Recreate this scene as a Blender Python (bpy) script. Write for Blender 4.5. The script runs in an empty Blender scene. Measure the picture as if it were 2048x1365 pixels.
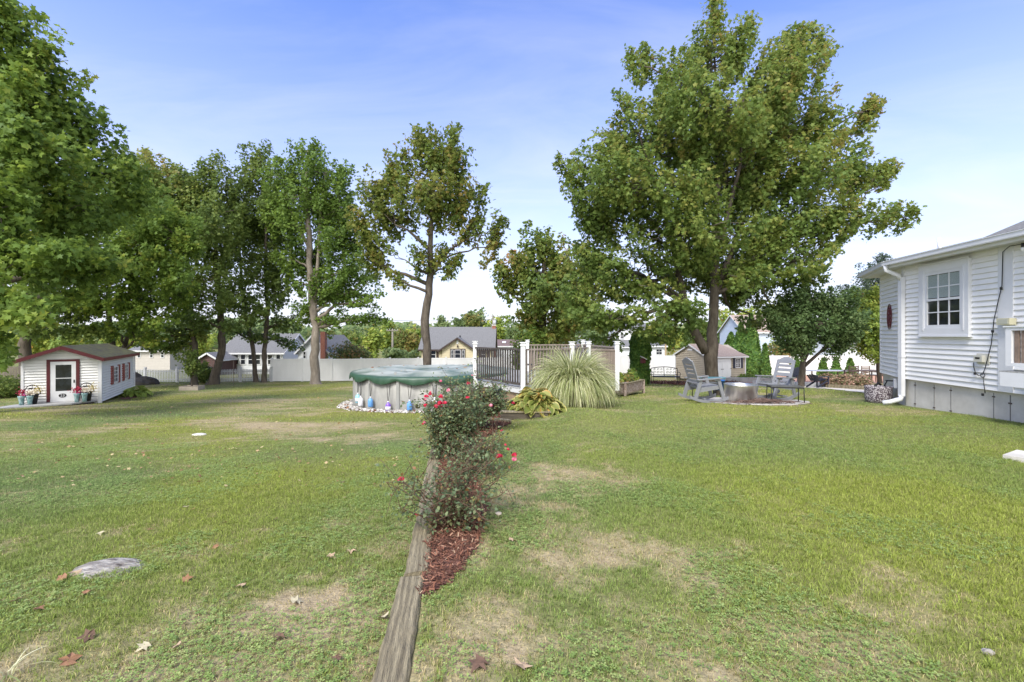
import bpy, math, random
import numpy as np
from mathutils import Vector, Matrix
R = math.radians
PI = math.pi
sc = bpy.context.scene
C = sc.collection
# ---------------------------------------------------------------- camera
F = 910.0                      # focal length in pixels of the 2048-wide photograph
CX, HY, CAMZ = 1024.0, 670.0, 1.6
cam = bpy.data.cameras.new('camera'); co = bpy.data.objects.new('camera', cam); C.objects.link(co)
cam.sensor_width = 36; cam.lens = F/2048*36; cam.shift_y = (670-682.5)/2048*1.0
cam.shift_y = -(682.5-HY)/2048
cam.clip_end = 2000; cam.clip_start = 0.05
co.location = (0, 0, CAMZ); co.rotation_euler = (R(90), 0, 0)
sc.camera = co
# ---------------------------------------------------------------- sky and sun
SUN_EL, SUN_AZ = 50, 208       # azimuth clockwise from +Y
w = bpy.data.worlds.new('World'); sc.world = w; w.use_nodes = True
nt = w.node_tree; nt.nodes.clear()
def N(t, ty, **kw):
    n = t.nodes.new(ty)
    for k, v in kw.items(): setattr(n, k, v)
    return n
L = nt.links.new
sky = N(nt, 'ShaderNodeTexSky', sky_type='NISHITA', sun_disc=False)
sky.sun_elevation = R(SUN_EL); sky.sun_rotation = R(SUN_AZ); sky.air_density = 1.0; sky.dust_density = 0.6; sky.ozone_density = 2.0
tc = N(nt, 'ShaderNodeTexCoord'); sp = N(nt, 'ShaderNodeSeparateXYZ'); L(tc.outputs['Generated'], sp.inputs[0])
hz = N(nt, 'ShaderNodeMapRange'); hz.inputs['From Min'].default_value = -0.05; hz.inputs['From Max'].default_value = 0.62
hz.inputs['To Min'].default_value = 1; hz.inputs['To Max'].default_value = 0.0; L(sp.outputs['Z'], hz.inputs['Value'])
# thin cloud: noise stretched along the horizon (direction divided by height)
dv = N(nt, 'ShaderNodeVectorMath', operation='DIVIDE'); cb = N(nt, 'ShaderNodeCombineXYZ')
ad = N(nt, 'ShaderNodeMath', operation='ADD'); ad.inputs[1].default_value = 0.12; L(sp.outputs['Z'], ad.inputs[0])
mx_ = N(nt, 'ShaderNodeMath', operation='MAXIMUM'); mx_.inputs[1].default_value = 0.05; L(ad.outputs[0], mx_.inputs[0])
for i in range(3): L(mx_.outputs[0], cb.inputs[i])
L(tc.outputs['Generated'], dv.inputs[0]); L(cb.outputs[0], dv.inputs[1])
mp = N(nt, 'ShaderNodeMapping'); mp.inputs['Scale'].default_value = (0.7, 1.5, 0.4); mp.inputs['Rotation'].default_value = (0, 0, R(25)); L(dv.outputs[0], mp.inputs[0])
nz = N(nt, 'ShaderNodeTexNoise'); nz.inputs['Scale'].default_value = 1.4; nz.inputs['Detail'].default_value = 8; nz.inputs['Roughness'].default_value = 0.58; nz.inputs['Distortion'].default_value = 0.6
L(mp.outputs[0], nz.inputs['Vector'])
cr = N(nt, 'ShaderNodeMapRange'); cr.inputs['From Min'].default_value = 0.42; cr.inputs['From Max'].default_value = 0.8; cr.inputs['To Min'].default_value = 0; cr.inputs['To Max'].default_value = 0.24
L(nz.outputs['Fac'], cr.inputs['Value'])
pw = N(nt, 'ShaderNodeMath', operation='POWER'); pw.inputs[1].default_value = 1.35; L(hz.outputs[0], pw.inputs[0])
sm = N(nt, 'ShaderNodeMath', operation='ADD', use_clamp=True); L(pw.outputs[0], sm.inputs[0]); L(cr.outputs[0], sm.inputs[1])
tint = N(nt, 'ShaderNodeMix', data_type='RGBA', blend_type='MULTIPLY'); tint.inputs[0].default_value = 1
L(sky.outputs[0], tint.inputs[6]); tint.inputs[7].default_value = (0.98, 1.08, 1.6, 1)
mixs = N(nt, 'ShaderNodeMix', data_type='RGBA'); L(sm.outputs[0], mixs.inputs[0]); L(tint.outputs[2], mixs.inputs[6]); mixs.inputs[7].default_value = (5.0, 5.1, 5.55, 1)
# unseen bright cloud added above and behind the camera as soft fill light
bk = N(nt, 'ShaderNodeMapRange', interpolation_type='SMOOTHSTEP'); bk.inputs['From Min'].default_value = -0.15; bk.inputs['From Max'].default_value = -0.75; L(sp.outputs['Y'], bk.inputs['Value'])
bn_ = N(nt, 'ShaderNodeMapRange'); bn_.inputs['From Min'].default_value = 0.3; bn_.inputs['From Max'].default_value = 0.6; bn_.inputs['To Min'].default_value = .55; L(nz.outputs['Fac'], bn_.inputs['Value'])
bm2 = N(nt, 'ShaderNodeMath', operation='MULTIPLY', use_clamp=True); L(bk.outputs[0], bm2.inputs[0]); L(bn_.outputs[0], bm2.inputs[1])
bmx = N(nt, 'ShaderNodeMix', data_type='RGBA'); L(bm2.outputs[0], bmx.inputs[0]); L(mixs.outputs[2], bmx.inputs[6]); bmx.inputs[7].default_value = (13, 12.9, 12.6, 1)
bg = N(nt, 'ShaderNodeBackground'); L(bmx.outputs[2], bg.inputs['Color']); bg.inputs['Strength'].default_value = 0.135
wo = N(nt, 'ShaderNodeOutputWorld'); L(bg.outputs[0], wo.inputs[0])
sl = bpy.data.lights.new('sun', 'SUN'); sl.energy = 2.9; sl.angle = R(20); sl.color = (1, 0.955, 0.89)
so = bpy.data.objects.new('sun', sl); C.objects.link(so)
sd = Vector((math.sin(R(SUN_AZ))*math.cos(R(SUN_EL)), math.cos(R(SUN_AZ))*math.cos(R(SUN_EL)), math.sin(R(SUN_EL))))
so.rotation_euler = sd.to_track_quat('Z', 'Y').to_euler(); so.location = sd*50
sc.view_settings.view_transform = 'Standard'; sc.view_settings.look = 'None'
sc.view_settings.exposure = 0.70; sc.view_settings.gamma = 1
sc.render.engine = 'CYCLES'
sc.cycles.max_bounces = 8; sc.cycles.diffuse_bounces = 4; sc.cycles.transmission_bounces = 4; sc.cycles.transparent_max_bounces = 8

# ---------------------------------------------------------------- helpers
def PX(px, Y): return (px-CX)*Y/F
def PZ(py, Y): return CAMZ-(py-HY)*Y/F
def P(px, py, Y): return Vector((PX(px, Y), Y, PZ(py, Y)))

def mat(name, col, rough=0.7, var=0.0, scale=8.0, bump=0.0, bscale=None, metal=0.0, stretch=None, col2=None, spec=0.4, detail=5, coat=0):
    m = bpy.data.materials.new(name); m.use_nodes = True; t = m.node_tree; b = t.nodes['Principled BSDF']
    b.inputs['Roughness'].default_value = rough; b.inputs['Metallic'].default_value = metal
    b.inputs['Specular IOR Level'].default_value = spec
    if coat: b.inputs['Coat Weight'].default_value = coat
    c = (*col, 1)
    if var or bump or col2:
        tcn = N(t, 'ShaderNodeTexCoord'); mpn = N(t, 'ShaderNodeMapping'); t.links.new(tcn.outputs['Object'], mpn.inputs[0])
        if stretch: mpn.inputs['Scale'].default_value = stretch
        no = N(t, 'ShaderNodeTexNoise'); no.inputs['Scale'].default_value = scale; no.inputs['Detail'].default_value = detail; no.inputs['Roughness'].default_value = 0.6
        t.links.new(mpn.outputs[0], no.inputs['Vector'])
        r = N(t, 'ShaderNodeValToRGB'); e = r.color_ramp.elements
        e[0].position = 0.33; e[1].position = 0.67
        if col2: e[0].color = c; e[1].color = (*col2, 1)
        else:
            e[0].color = tuple(x*(1-var) for x in col)+(1,); e[1].color = tuple(min(1, x*(1+var)) for x in col)+(1,)
        t.links.new(no.outputs['Fac'], r.inputs[0]); t.links.new(r.outputs[0], b.inputs['Base Color'])
        if bump:
            bn = N(t, 'ShaderNodeBump'); bn.inputs['Strength'].default_value = bump; bn.inputs['Distance'].default_value = 0.02
            n2 = N(t, 'ShaderNodeTexNoise'); n2.inputs['Scale'].default_value = bscale or scale*3; n2.inputs['Detail'].default_value = 4
            t.links.new(mpn.outputs[0], n2.inputs['Vector']); t.links.new(n2.outputs['Fac'], bn.inputs['Height']); t.links.new(bn.outputs[0], b.inputs['Normal'])
    else: b.inputs['Base Color'].default_value = c
    return m

def leafmat(name, cols, trans=0.35, rough=0.55, spec=0.25):
    """cols: list of (pos, rgb) indexed by the per-leaf random attribute"""
    m = bpy.data.materials.new(name); m.use_nodes = True; t = m.node_tree; b = t.nodes['Principled BSDF']
    at = N(t, 'ShaderNodeAttribute', attribute_name='rnd'); r = N(t, 'ShaderNodeValToRGB')
    el = r.color_ramp.elements
    el[0].position = cols[0][0]; el[0].color = (*cols[0][1], 1); el[1].position = cols[-1][0]; el[1].color = (*cols[-1][1], 1)
    for p_, c_ in cols[1:-1]:
        e = el.new(p_); e.color = (*c_, 1)
    t.links.new(at.outputs['Fac'], r.inputs[0]); t.links.new(r.outputs[0], b.inputs['Base Color'])
    b.inputs['Roughness'].default_value = rough; b.inputs['Specular IOR Level'].default_value = spec
    tr = N(t, 'ShaderNodeBsdfTranslucent'); hs = N(t, 'ShaderNodeHueSaturation'); hs.inputs['Value'].default_value = 1.3; hs.inputs['Hue'].default_value = 0.485
    t.links.new(r.outputs[0], hs.inputs['Color']); t.links.new(hs.outputs[0], tr.inputs['Color'])
    mxn = N(t, 'ShaderNodeMixShader'); mxn.inputs[0].default_value = trans
    t.links.new(b.outputs[0], mxn.inputs[1]); t.links.new(tr.outputs[0], mxn.inputs[2])
    t.links.new(mxn.outputs[0], t.nodes['Material Output'].inputs[0])
    return m

def npmesh(name, V, faces_per, nper, rnd=None):
    """V (n,3); every face is nper consecutive index list in faces_per (m,nper)"""
    me = bpy.data.meshes.new(name)
    me.vertices.add(len(V)); me.vertices.foreach_set('co', np.ascontiguousarray(V, dtype=np.float32).ravel())
    m = len(faces_per)
    me.loops.add(m*nper); me.loops.foreach_set('vertex_index', np.ascontiguousarray(faces_per, dtype=np.int32).ravel())
    me.polygons.add(m); me.polygons.foreach_set('loop_start', np.arange(0, m*nper, nper, dtype=np.int32))
    if rnd is not None:
        a = me.attributes.new('rnd', 'FLOAT', 'FACE'); a.data.foreach_set('value', np.ascontiguousarray(rnd, dtype=np.float32))
    me.update(calc_edges=True)
    return me

MATS = {}   # thing -> inverse placement, so world-coordinate shapes can be parented
def tag(o, label=None, cat=None, group=None, kind=None):
    if label: o['label'] = label
    if cat: o['category'] = cat
    if group: o['group'] = group
    if kind: o['kind'] = kind
    return o
def thing(name, label, cat, loc=(0, 0, 0), rz=0, group=None):
    o = bpy.data.objects.new(name, None); C.objects.link(o); o.empty_display_size = 0.2
    o.location = loc; o.rotation_euler = (0, 0, rz)
    MATS[o.name] = Matrix.Translation(Vector(loc)) @ Matrix.Rotation(rz, 4, 'Z')
    return tag(o, label, cat, group)
def link(name, me, material, parent=None, world=False):
    o = bpy.data.objects.new(name, me); C.objects.link(o)
    for m_ in (material if isinstance(material, (list, tuple)) else [material]): me.materials.append(m_)
    if parent:
        o.parent = parent
        if world:
            top = parent
            while top.parent: top = top.parent
            me.transform(MATS[top.name].inverted())
    return o
class MB:
    def __init__(s): s.v = []; s.f = []; s.mi = []; s.sm = []; s.cm = 0; s.smooth = False
    def add(s, vs, fs):
        b = len(s.v); s.v.extend([tuple(x) for x in vs])
        for f in fs: s.f.append([b+i for i in f]); s.mi.append(s.cm); s.sm.append(s.smooth)
        return s
    def hexa(s, p):      # 8 points: bottom 4 ccw, top 4 ccw
        return s.add(p, [(3, 2, 1, 0), (4, 5, 6, 7), (0, 1, 5, 4), (1, 2, 6, 5), (2, 3, 7, 6), (3, 0, 4, 7)])
    def box(s, c, d, rz=0, M=None):
        x, y, z = d[0]/2, d[1]/2, d[2]/2
        pts = [Vector(q) for q in ((-x, -y, -z), (x, -y, -z), (x, y, -z), (-x, y, -z), (-x, -y, z), (x, -y, z), (x, y, z), (-x, y, z))]
        m_ = M if M is not None else Matrix.Rotation(rz, 3, 'Z')
        return s.hexa([m_ @ p + Vector(c) for p in pts])
    def bx(s, x0, x1, y0, y1, z0, z1): return s.box(((x0+x1)/2, (y0+y1)/2, (z0+z1)/2), (x1-x0, y1-y0, z1-z0))
    def board(s, p0, p1, wd, th, up=(0, 0, 1)):
        p0 = Vector(p0); p1 = Vector(p1); d = (p1-p0); l = d.length
        if l < 1e-6: return s
        d.normalize(); u = Vector(up); sd_ = d.cross(u)
        if sd_.length < 1e-4: sd_ = d.cross(Vector((1, 0, 0)))
        sd_.normalize(); u = sd_.cross(d)
        M_ = Matrix((sd_, d, u)).transposed()
        return s.box((p0+p1)/2, (wd, l, th), M=M_)
    def tube(s, pts, rad, n=6, cap=True):
        pts = [Vector(p) for p in pts]; k = len(pts)
        if not hasattr(rad, '__len__'): rad = [rad]*k
        b = len(s.v); prev = None
        for i, p in enumerate(pts):
            d = (pts[min(i+1, k-1)]-pts[max(i-1, 0)])
            if d.length < 1e-9: d = Vector((0, 0, 1))
            d.normalize()
            if prev is None:
                a = d.cross(Vector((0, 1, 0)) if abs(d.y) < .9 else Vector((1, 0, 0)))
            else: a = prev-d*prev.dot(d)
            a.normalize(); prev = a; c_ = d.cross(a)
            for j in range(n):
                t_ = 2*PI*j/n; s.v.append(tuple(p+(a*math.cos(t_)+c_*math.sin(t_))*rad[i]))
        fs = []
        for i in range(k-1):
            for j in range(n):
                fs.append([b+i*n+j, b+i*n+(j+1) % n, b+(i+1)*n+(j+1) % n, b+(i+1)*n+j])
        if cap: fs.append([b+j for j in range(n)][::-1]); fs.append([b+(k-1)*n+j for j in range(n)])
        for q, f in enumerate(fs):
            s.f.append(f); s.mi.append(s.cm); s.sm.append(q < n*(k-1) and n > 4)
        return s
    def prism(s, outline, depth_vec):   # planar outline extruded
        n = len(outline); dv_ = Vector(depth_vec)
        a = [Vector(p) for p in outline]; b_ = [p+dv_ for p in a]
        return s.add(a+b_, [list(range(n))[::-1], [n+i for i in range(n)]]+[(i, (i+1) % n, n+(i+1) % n, n+i) for i in range(n)])
    def lathe(s, c, prof, n=24, sx=1, sy=1):
        c = Vector(c); b = len(s.v)
        for r_, z_ in prof:
            for j in range(n):
                t_ = 2*PI*j/n; s.v.append((c.x+r_*sx*math.cos(t_), c.y+r_*sy*math.sin(t_), c.z+z_))
        for i in range(len(prof)-1):
            for j in range(n):
                s.f.append([b+i*n+j, b+i*n+(j+1) % n, b+(i+1)*n+(j+1) % n, b+(i+1)*n+j]); s.mi.append(s.cm); s.sm.append(True)
        return s
    def build(s, name, material, parent=None, world=False, bevel=0):
        me = bpy.data.meshes.new(name); me.from_pydata(s.v, [], s.f)
        me.polygons.foreach_set('material_index', s.mi); me.polygons.foreach_set('use_smooth', s.sm); me.update()
        o = link(name, me, material, parent, world)
        if bevel:
            m_ = o.modifiers.new('bevel', 'BEVEL'); m_.width = bevel; m_.segments = 2; m_.limit_method = 'ANGLE'
        return o
def children(o): return [c for c in bpy.data.objects if c.parent == o]
def copy_tree(o, parent=None, kids=None):
    c = o.copy(); C.objects.link(c)
    if parent: c.parent = parent
    for ch in list(o.children): copy_tree(ch, c)
    return c
def dup(o, loc, rz=None, label=None, scale=None):
    bpy.context.view_layer.update()
    c = copy_tree(o); c.location = loc
    if rz is not None: c.rotation_euler = (0, 0, rz)
    if label: c['label'] = label
    if scale: c.scale = scale
    return c

# ---------------------------------------------------------------- noise (numpy)
_rs = np.random.RandomState(7); _tab = _rs.rand(256, 256)
def vn(x, y):
    x = np.asarray(x, float); y = np.asarray(y, float)
    xi = np.floor(x).astype(int); yi = np.floor(y).astype(int); fx = x-xi; fy = y-yi
    fx = fx*fx*(3-2*fx); fy = fy*fy*(3-2*fy)
    a = _tab[xi & 255, yi & 255]; b = _tab[(xi+1) & 255, yi & 255]; c = _tab[xi & 255, (yi+1) & 255]; d = _tab[(xi+1) & 255, (yi+1) & 255]
    return a*(1-fx)*(1-fy)+b*fx*(1-fy)+c*(1-fx)*fy+d*fx*fy
def fbm(x, y, o=4):
    s = 0; a = .5; t = 0
    for i in range(o):
        s = s+a*vn(x*2**i+i*17.3, y*2**i+i*9.1); t += a; a *= .5
    return s/t
def sstep(t): t = np.clip(t, 0, 1); return t*t*(3-2*t)

# ---------------------------------------------------------------- ground shape
def wall_x(y):  # x of the low timber edging between the two lawns
    y = np.asarray(y, float)
    return np.where(y < 9.5, -0.54-0.125*(y-2.1), -1.465+sstep((y-9.5)/5)*2.2)
def gz(x, y):
    x = np.asarray(x, float); y = np.asarray(y, float)
    U = np.interp(y, [-50, 2, 9.2, 12.1, 13.4, 16, 22, 28.6, 33.5, 36, 40, 46, 52, 400], [0.1, 0, -.14, -.28, -.35, -.5, -.9, -1.39, -1.86, -1.98, -2.05, -2.3, -2.8, -3.0])
    Lo = np.interp(y, [-50, 2, 5, 10, 17.4, 20.8, 27, 36, 40, 46, 52, 400], [0.0, -.09, -.30, -.78, -1.34, -1.52, -1.85, -2.14, -2.2, -2.4, -2.8, -3.0])
    U = U+.17*np.exp(-((x-1.5)**2/.7+(y-9.7)**2/1.2))+.02*(fbm(x*.9, y*.9)-.5)
    Lo = Lo+.06*(fbm(x*.35+5, y*.35)-.5)*np.clip(y/6, .3, 1)
    wd = np.where(y < 9, .16, .16+(y-9)*.45)
    t = sstep((x-wall_x(y))/wd+.5)
    return Lo*(1-t)+U*t
def g(x, y): return float(gz(x, y))
def hit(px, py):   # where a line of sight from the photograph's position meets the ground
    lo, hi = 1.0, 90.0
    for Y in np.linspace(1.2, 90, 900):
        if CAMZ-(py-HY)*Y/F < g(PX(px, Y), Y): hi = Y; break
    return Vector((PX(px, hi), hi, g(PX(px, hi), hi)))

# dryness of the turf: noise plus the bare places seen in the lawn
DRY = [(600, 850, 2.6, 1.0, .75), (560, 880, 2.0, .7, .45), (90, 1020, .9, .7, .5), (30, 870, 1.6, .6, .5), (330, 815, 5, 1.2, .4), (1120, 945, .7, .4, .3),
       (1230, 965, .6, .35, .25), (1500, 1000, 1.6, .5, .18), (1620, 1260, .45, .25, .4), (1150, 1090, .5, .4, .25), (1350, 1110, .5, .3, .3), (560, 1240, .5, .3, .55),
       (720, 1250, .35, .3, .5), (1300, 1290, .4, .3, .35), (980, 1200, .3, .4, .35), (1750, 1180, .6, .35, .35), (1450, 1180, .7, .5, .3), (800, 1000, .2, .5, .1), (450, 1300, .4, .2, .3), (500, 800, 4, .8, .35), (1000, 1290, .5, .3, .25)]
LUSH = [(350, 920, 3.5, 1.6, .35), (280, 1020, 1.4, .8, .4), (1500, 860, 4.5, 1.6, .45), (1850, 1000, 1.6, 1.2, .45), (300, 1180, .8, .45, .35), (700, 960, 1.0, 1.3, .4), (650, 870, .8, .6, .2), (760, 830, 1.5, 1.4, .4), (1950, 900, 2.5, 1.5, .4)]
DRYP = [(hit(a, b), c, d, e) for a, b, c, d, e in DRY]; LUSHP = [(hit(a, b), c, d, e) for a, b, c, d, e in LUSH]
def dry(x, y):
    v = .33+(fbm(x*.55+3, y*.55+11)-.5)*.9+(fbm(x*2.3, y*2.3)-.5)*.7+(fbm(x*9, y*9, 3)-.5)*.75
    for p, a, b, k in DRYP: v = v+k*.56*(.0+2.0*fbm(x*3.3+k*9, y*3.3))*np.exp(-(((x-p.x)/a/1.15)**2+((y-p.y)/b/1.15)**2))
    for p, a, b, k in LUSHP: v = v-k*np.exp(-(((x-p.x)/a)**2+((y-p.y)/b)**2))
    return np.clip(v, 0, 1)
def hue(x, y): return np.clip(.5+(fbm(x*.3+31, y*.3+7, 3)-.5)*2.2, 0, 1)

# ---------------------------------------------------------------- common materials
M_white = mat('white_paint', (.6, .6, .6), .5, .04, 3)
M_vinyl = mat('white_vinyl', (.70, .70, .71), .42, .05, 2, stretch=(1, 1, .4))
M_siding = mat('white_siding', (.75, .745, .72), .48, .05, 1.5, bump=.03, bscale=30)
M_trim = mat('white_trim', (.64, .645, .65), .45, .03, 4)
M_glass = mat('dark_glass', (.02, .023, .028), .06, .6, 2, spec=.7)
M_black = mat('black_metal', (.012, .012, .013), .45, .2, 20)
M_bark = mat('maple_bark', (.055, .043, .033), .95, .0, 7, bump=1.0, bscale=22, stretch=(1, 1, .3), col2=(.125, .105, .082))
M_barkpale = mat('pale_bark', (.15, .125, .10), .95, .0, 6, bump=.9, bscale=20, stretch=(1, 1, .3), col2=(.26, .225, .185))
M_maroon = mat('maroon_paint', (.085, .012, .016), .5, .15, 6)
M_redshut = mat('brick_red_paint', (.25, .055, .04), .55, .12, 8)
M_conc = mat('foundation_concrete', (.44, .42, .37), .9, 0, 1.6, bump=.3, bscale=25, col2=(.60, .575, .52), detail=8)
M_greyroof = mat('grey_shingle', (.115, .115, .115), .95, 0, 16, bump=.4, bscale=60, col2=(.20, .20, .20))
M_tanroof = mat('tan_shingle', (.26, .20, .165), .95, 0, 14, bump=.4, bscale=60, col2=(.36, .285, .24))
M_brick = mat('brick', (.22, .08, .055), .9, 0, 14, bump=.4, bscale=50, col2=(.34, .15, .10))
M_mulchbase = mat('mulch', (.10, .045, .03), .95, 0, 30, bump=.8, bscale=70, col2=(.20, .09, .06))
M_deckgrey = mat('weathered_board', (.25, .25, .24), .8, 0, 4, bump=.3, bscale=40, stretch=(1, 8, 1), col2=(.40, .40, .385))

# ---------------------------------------------------------------- setting: ground sheet
offs = np.concatenate([-np.geomspace(400, .4, 110), np.linspace(-.36, .36, 19), np.geomspace(.4, 400, 110)])
ys = np.concatenate([np.arange(-12, 0, 1.0), np.arange(0, 14, .12), np.arange(14, 46, .35), np.geomspace(46, 700, 40)])
OX, YY = np.meshgrid(offs, ys); XX = wall_x(YY)+OX
ZZ = gz(XX, YY)
nx, ny = len(offs), len(ys)
V = np.stack([XX.ravel(), YY.ravel(), ZZ.ravel()], 1)
ii, jj = np.meshgrid(np.arange(nx-1), np.arange(ny-1)); a0 = (jj*nx+ii).ravel()
Fc = np.stack([a0, a0+1, a0+nx+1, a0+nx], 1)
me = npmesh('lawn', V, Fc, 4)
for nm, fn in (('dry', dry), ('hue', hue)):
    a = me.attributes.new(nm, 'FLOAT', 'POINT'); a.data.foreach_set('value', fn(V[:, 0], V[:, 1]).astype(np.float32))
me.polygons.foreach_set('use_smooth', np.ones(len(Fc), bool))
def turfmat(name, blade):
    m = bpy.data.materials.new(name); m.use_nodes = True; t = m.node_tree; b = t.nodes['Principled BSDF']; b.inputs['Roughness'].default_value = .6 if blade else .95
    b.inputs['Specular IOR Level'].default_value = .25 if blade else .1
    l = t.links.new
    ad_ = N(t, 'ShaderNodeAttribute', attribute_name='dry'); ah = N(t, 'ShaderNodeAttribute', attribute_name='hue')
    if blade:
        g1, g2 = (.178, .265, .080), (.295, .35, .060)
        ar = N(t, 'ShaderNodeAttribute', attribute_name='rnd')
    else: g1, g2 = (.15, .17, .070), (.20, .20, .060)
    mg = N(t, 'ShaderNodeMix', data_type='RGBA'); l(ah.outputs['Fac'], mg.inputs[0]); mg.inputs[6].default_value = (*g1, 1); mg.inputs[7].default_value = (*g2, 1)
    md = N(t, 'ShaderNodeMix', data_type='RGBA'); l(mg.outputs[2], md.inputs[6]); md.inputs[7].default_value = (.46, .38, .20, 1) if blade else (.36, .29, .18, 1)
    dr = N(t, 'ShaderNodeMapRange'); dr.inputs['From Min'].default_value = .3; dr.inputs['From Max'].default_value = .85; l(ad_.outputs['Fac'], dr.inputs['Value'])
    if blade:
        # each blade is either green or straw, likelier straw where the turf is dry
        sb = N(t, 'ShaderNodeMath', operation='MULTIPLY_ADD'); sb.inputs[1].default_value = 1.0; l(dr.outputs[0], sb.inputs[0])
        s2 = N(t, 'ShaderNodeMath', operation='SUBTRACT'); s2.inputs[1].default_value = .80; l(ar.outputs['Fac'], s2.inputs[0]); l(s2.outputs[0], sb.inputs[2])
        s3 = N(t, 'ShaderNodeMath', operation='MULTIPLY', use_clamp=True); s3.inputs[1].default_value = 2.6; l(sb.outputs[0], s3.inputs[0]); l(s3.outputs[0], md.inputs[0])
        hv = N(t, 'ShaderNodeHueSaturation'); wn = N(t, 'ShaderNodeMath', operation='MULTIPLY_ADD'); wn.inputs[1].default_value = 7.31; wn.inputs[2].default_value = .3
        l(ar.outputs['Fac'], wn.inputs[0]); fr = N(t, 'ShaderNodeMath', operation='FRACT'); l(wn.outputs[0], fr.inputs[0])
        mr = N(t, 'ShaderNodeMapRange'); mr.inputs['To Min'].default_value = .6; mr.inputs['To Max'].default_value = 1.4; l(fr.outputs[0], mr.inputs['Value']); l(mr.outputs[0], hv.inputs['Value'])
        l(md.outputs[2], hv.inputs['Color']); l(hv.outputs[0], b.inputs['Base Color'])
        tr = N(t, 'ShaderNodeBsdfTranslucent'); l(hv.outputs[0], tr.inputs[0]); ms = N(t, 'ShaderNodeMixShader'); ms.inputs[0].default_value = .3
        l(b.outputs[0], ms.inputs[1]); l(tr.outputs[0], ms.inputs[2]); l(ms.outputs[0], t.nodes['Material Output'].inputs[0])
    else:
        tcn = N(t, 'ShaderNodeTexCoord'); no = N(t, 'ShaderNodeTexNoise'); no.inputs['Scale'].default_value = 14; no.inputs['Detail'].default_value = 8; no.inputs['Roughness'].default_value = .7; l(tcn.outputs['Object'], no.inputs['Vector'])
        l(dr.outputs[0], md.inputs[0])
        hv = N(t, 'ShaderNodeHueSaturation'); mr = N(t, 'ShaderNodeMapRange'); mr.inputs['From Min'].default_value = .3; mr.inputs['From Max'].default_value = .7; mr.inputs['To Min'].default_value = .62; mr.inputs['To Max'].default_value = 1.3
        l(no.outputs['Fac'], mr.inputs['Value']); l(mr.outputs[0], hv.inputs['Value']); l(md.outputs[2], hv.inputs['Color']); l(hv.outputs[0], b.inputs['Base Color'])
        bn = N(t, 'ShaderNodeBump'); bn.inputs['Strength'].default_value = .6; bn.inputs['Distance'].default_value = .03; n2 = N(t, 'ShaderNodeTexNoise'); n2.inputs['Scale'].default_value = 40; n2.inputs['Detail'].default_value = 5
        l(tcn.outputs['Object'], n2.inputs['Vector']); l(n2.outputs['Fac'], bn.inputs['Height']); l(bn.outputs[0], b.inputs['Normal'])
    return m
ground = link('ground', me, turfmat('turf_soil', False)); tag(ground, kind='structure')

# sheets lying on the ground: mulch beds, patio, pavement
def sheet(name, poly, material, lift=.012, res=.18, kind='structure', edge=.0):
    poly = np.array(poly, float); x0, y0 = poly.min(0); x1, y1 = poly.max(0)
    def inside(x, y):
        c = np.zeros(x.shape, bool); n = len(poly)
        for i in range(n):
            xa, ya = poly[i]; xb, yb = poly[(i+1) % n]
            cond = ((ya > y) != (yb > y)) & (x < (xb-xa)*(y-ya)/(yb-ya+1e-12)+xa)
            c ^= cond
        return c
    gx = np.arange(x0, x1+res, res); gy = np.arange(y0, y1+res, res)
    X, Y = np.meshgrid(gx, gy)
    cxs = X[:-1, :-1]+res/2; cys = Y[:-1, :-1]+res/2
    jit = (fbm(cxs*4, cys*4)-.5)*edge
    k = inside(cxs+jit, cys+jit)
    jy, jx = np.nonzero(k); n = X.shape[1]
    a = jy*n+jx
    f = np.stack([a, a+1, a+n+1, a+n], 1)
    Z = gz(X, Y)+lift
    V_ = np.stack([X.ravel(), Y.ravel(), Z.ravel()], 1)
    used = np.unique(f); mp_ = -np.ones(len(V_), int); mp_[used] = np.arange(len(used))
    o = link(name, npmesh(name, V_[used], mp_[f], 4), material); o['kind'] = kind
    return o, inside
wx = lambda y: float(wall_x(y))
bedpoly = [(wx(2.75)+.05, 2.75), (-.40, 2.95), (-.25, 3.5), (-.22, 4.4), (-.45, 5.5), (-.5, 7), (-.25, 8.3), (0.0, 8.9), (-.15, 9.25), (-.3, 11), (-1.0, 12.3), (wx(9.4)+.05, 9.4), (wx(6)+.05, 6)]
bed, in_bed = sheet('mulch_bed', bedpoly, M_mulchbase, .012, .06, edge=.12)
bed2, in_bed2 = sheet('mulch_border', [(PX(1290, 26), 26), (PX(1460, 21), 21), (PX(1500, 23.5), 23.5), (PX(1500, 30), 33), (PX(1240, 33), 33), (PX(1240, 24), 24)], M_mulchbase, .014, .2, edge=.3)
bed3, in_bed3 = sheet('mulch_strip', [(PX(248, 23), 22.6), (PX(268, 23), 22.6), (PX(292, 25), 25), (PX(290, 27), 27), (PX(262, 26.5), 26.5)], M_mulchbase, .014, .15, edge=.2)
M_pave = mat('pale_concrete', (.50, .47, .43), .9, 0, 2, bump=.15, bscale=20, col2=(.60, .57, .53), detail=8)
patio, in_pat = sheet('patio', [(PX(1560, 22.2), 22.2), (PX(1660, 19.4), 19.4), (PX(1745, 16.2), 16.2), (PX(1800, 14.8), 14.8), (14.5, 15.5), (15.5, 20.5), (PX(1700, 21.5), 21.5), (PX(1560, 25), 25)], M_pave, .02, .25)
M_terra = mat('terracotta_pavers', (.42, .22, .14), .9, 0, 6, bump=.2, col2=(.52, .31, .21))
terr, in_terr = sheet('terrace', [(PX(1490, 24), 25.3), (PX(1640, 24), 24), (18, 22.4), (30, 22.4), (36, 41.3), (PX(1500, 41), 41.3)], M_terra, .02, .4)
M_flag = mat('flagstone', (.30, .28, .26), .85, 0, 5, bump=.4, bscale=12, col2=(.48, .45, .41))
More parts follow.
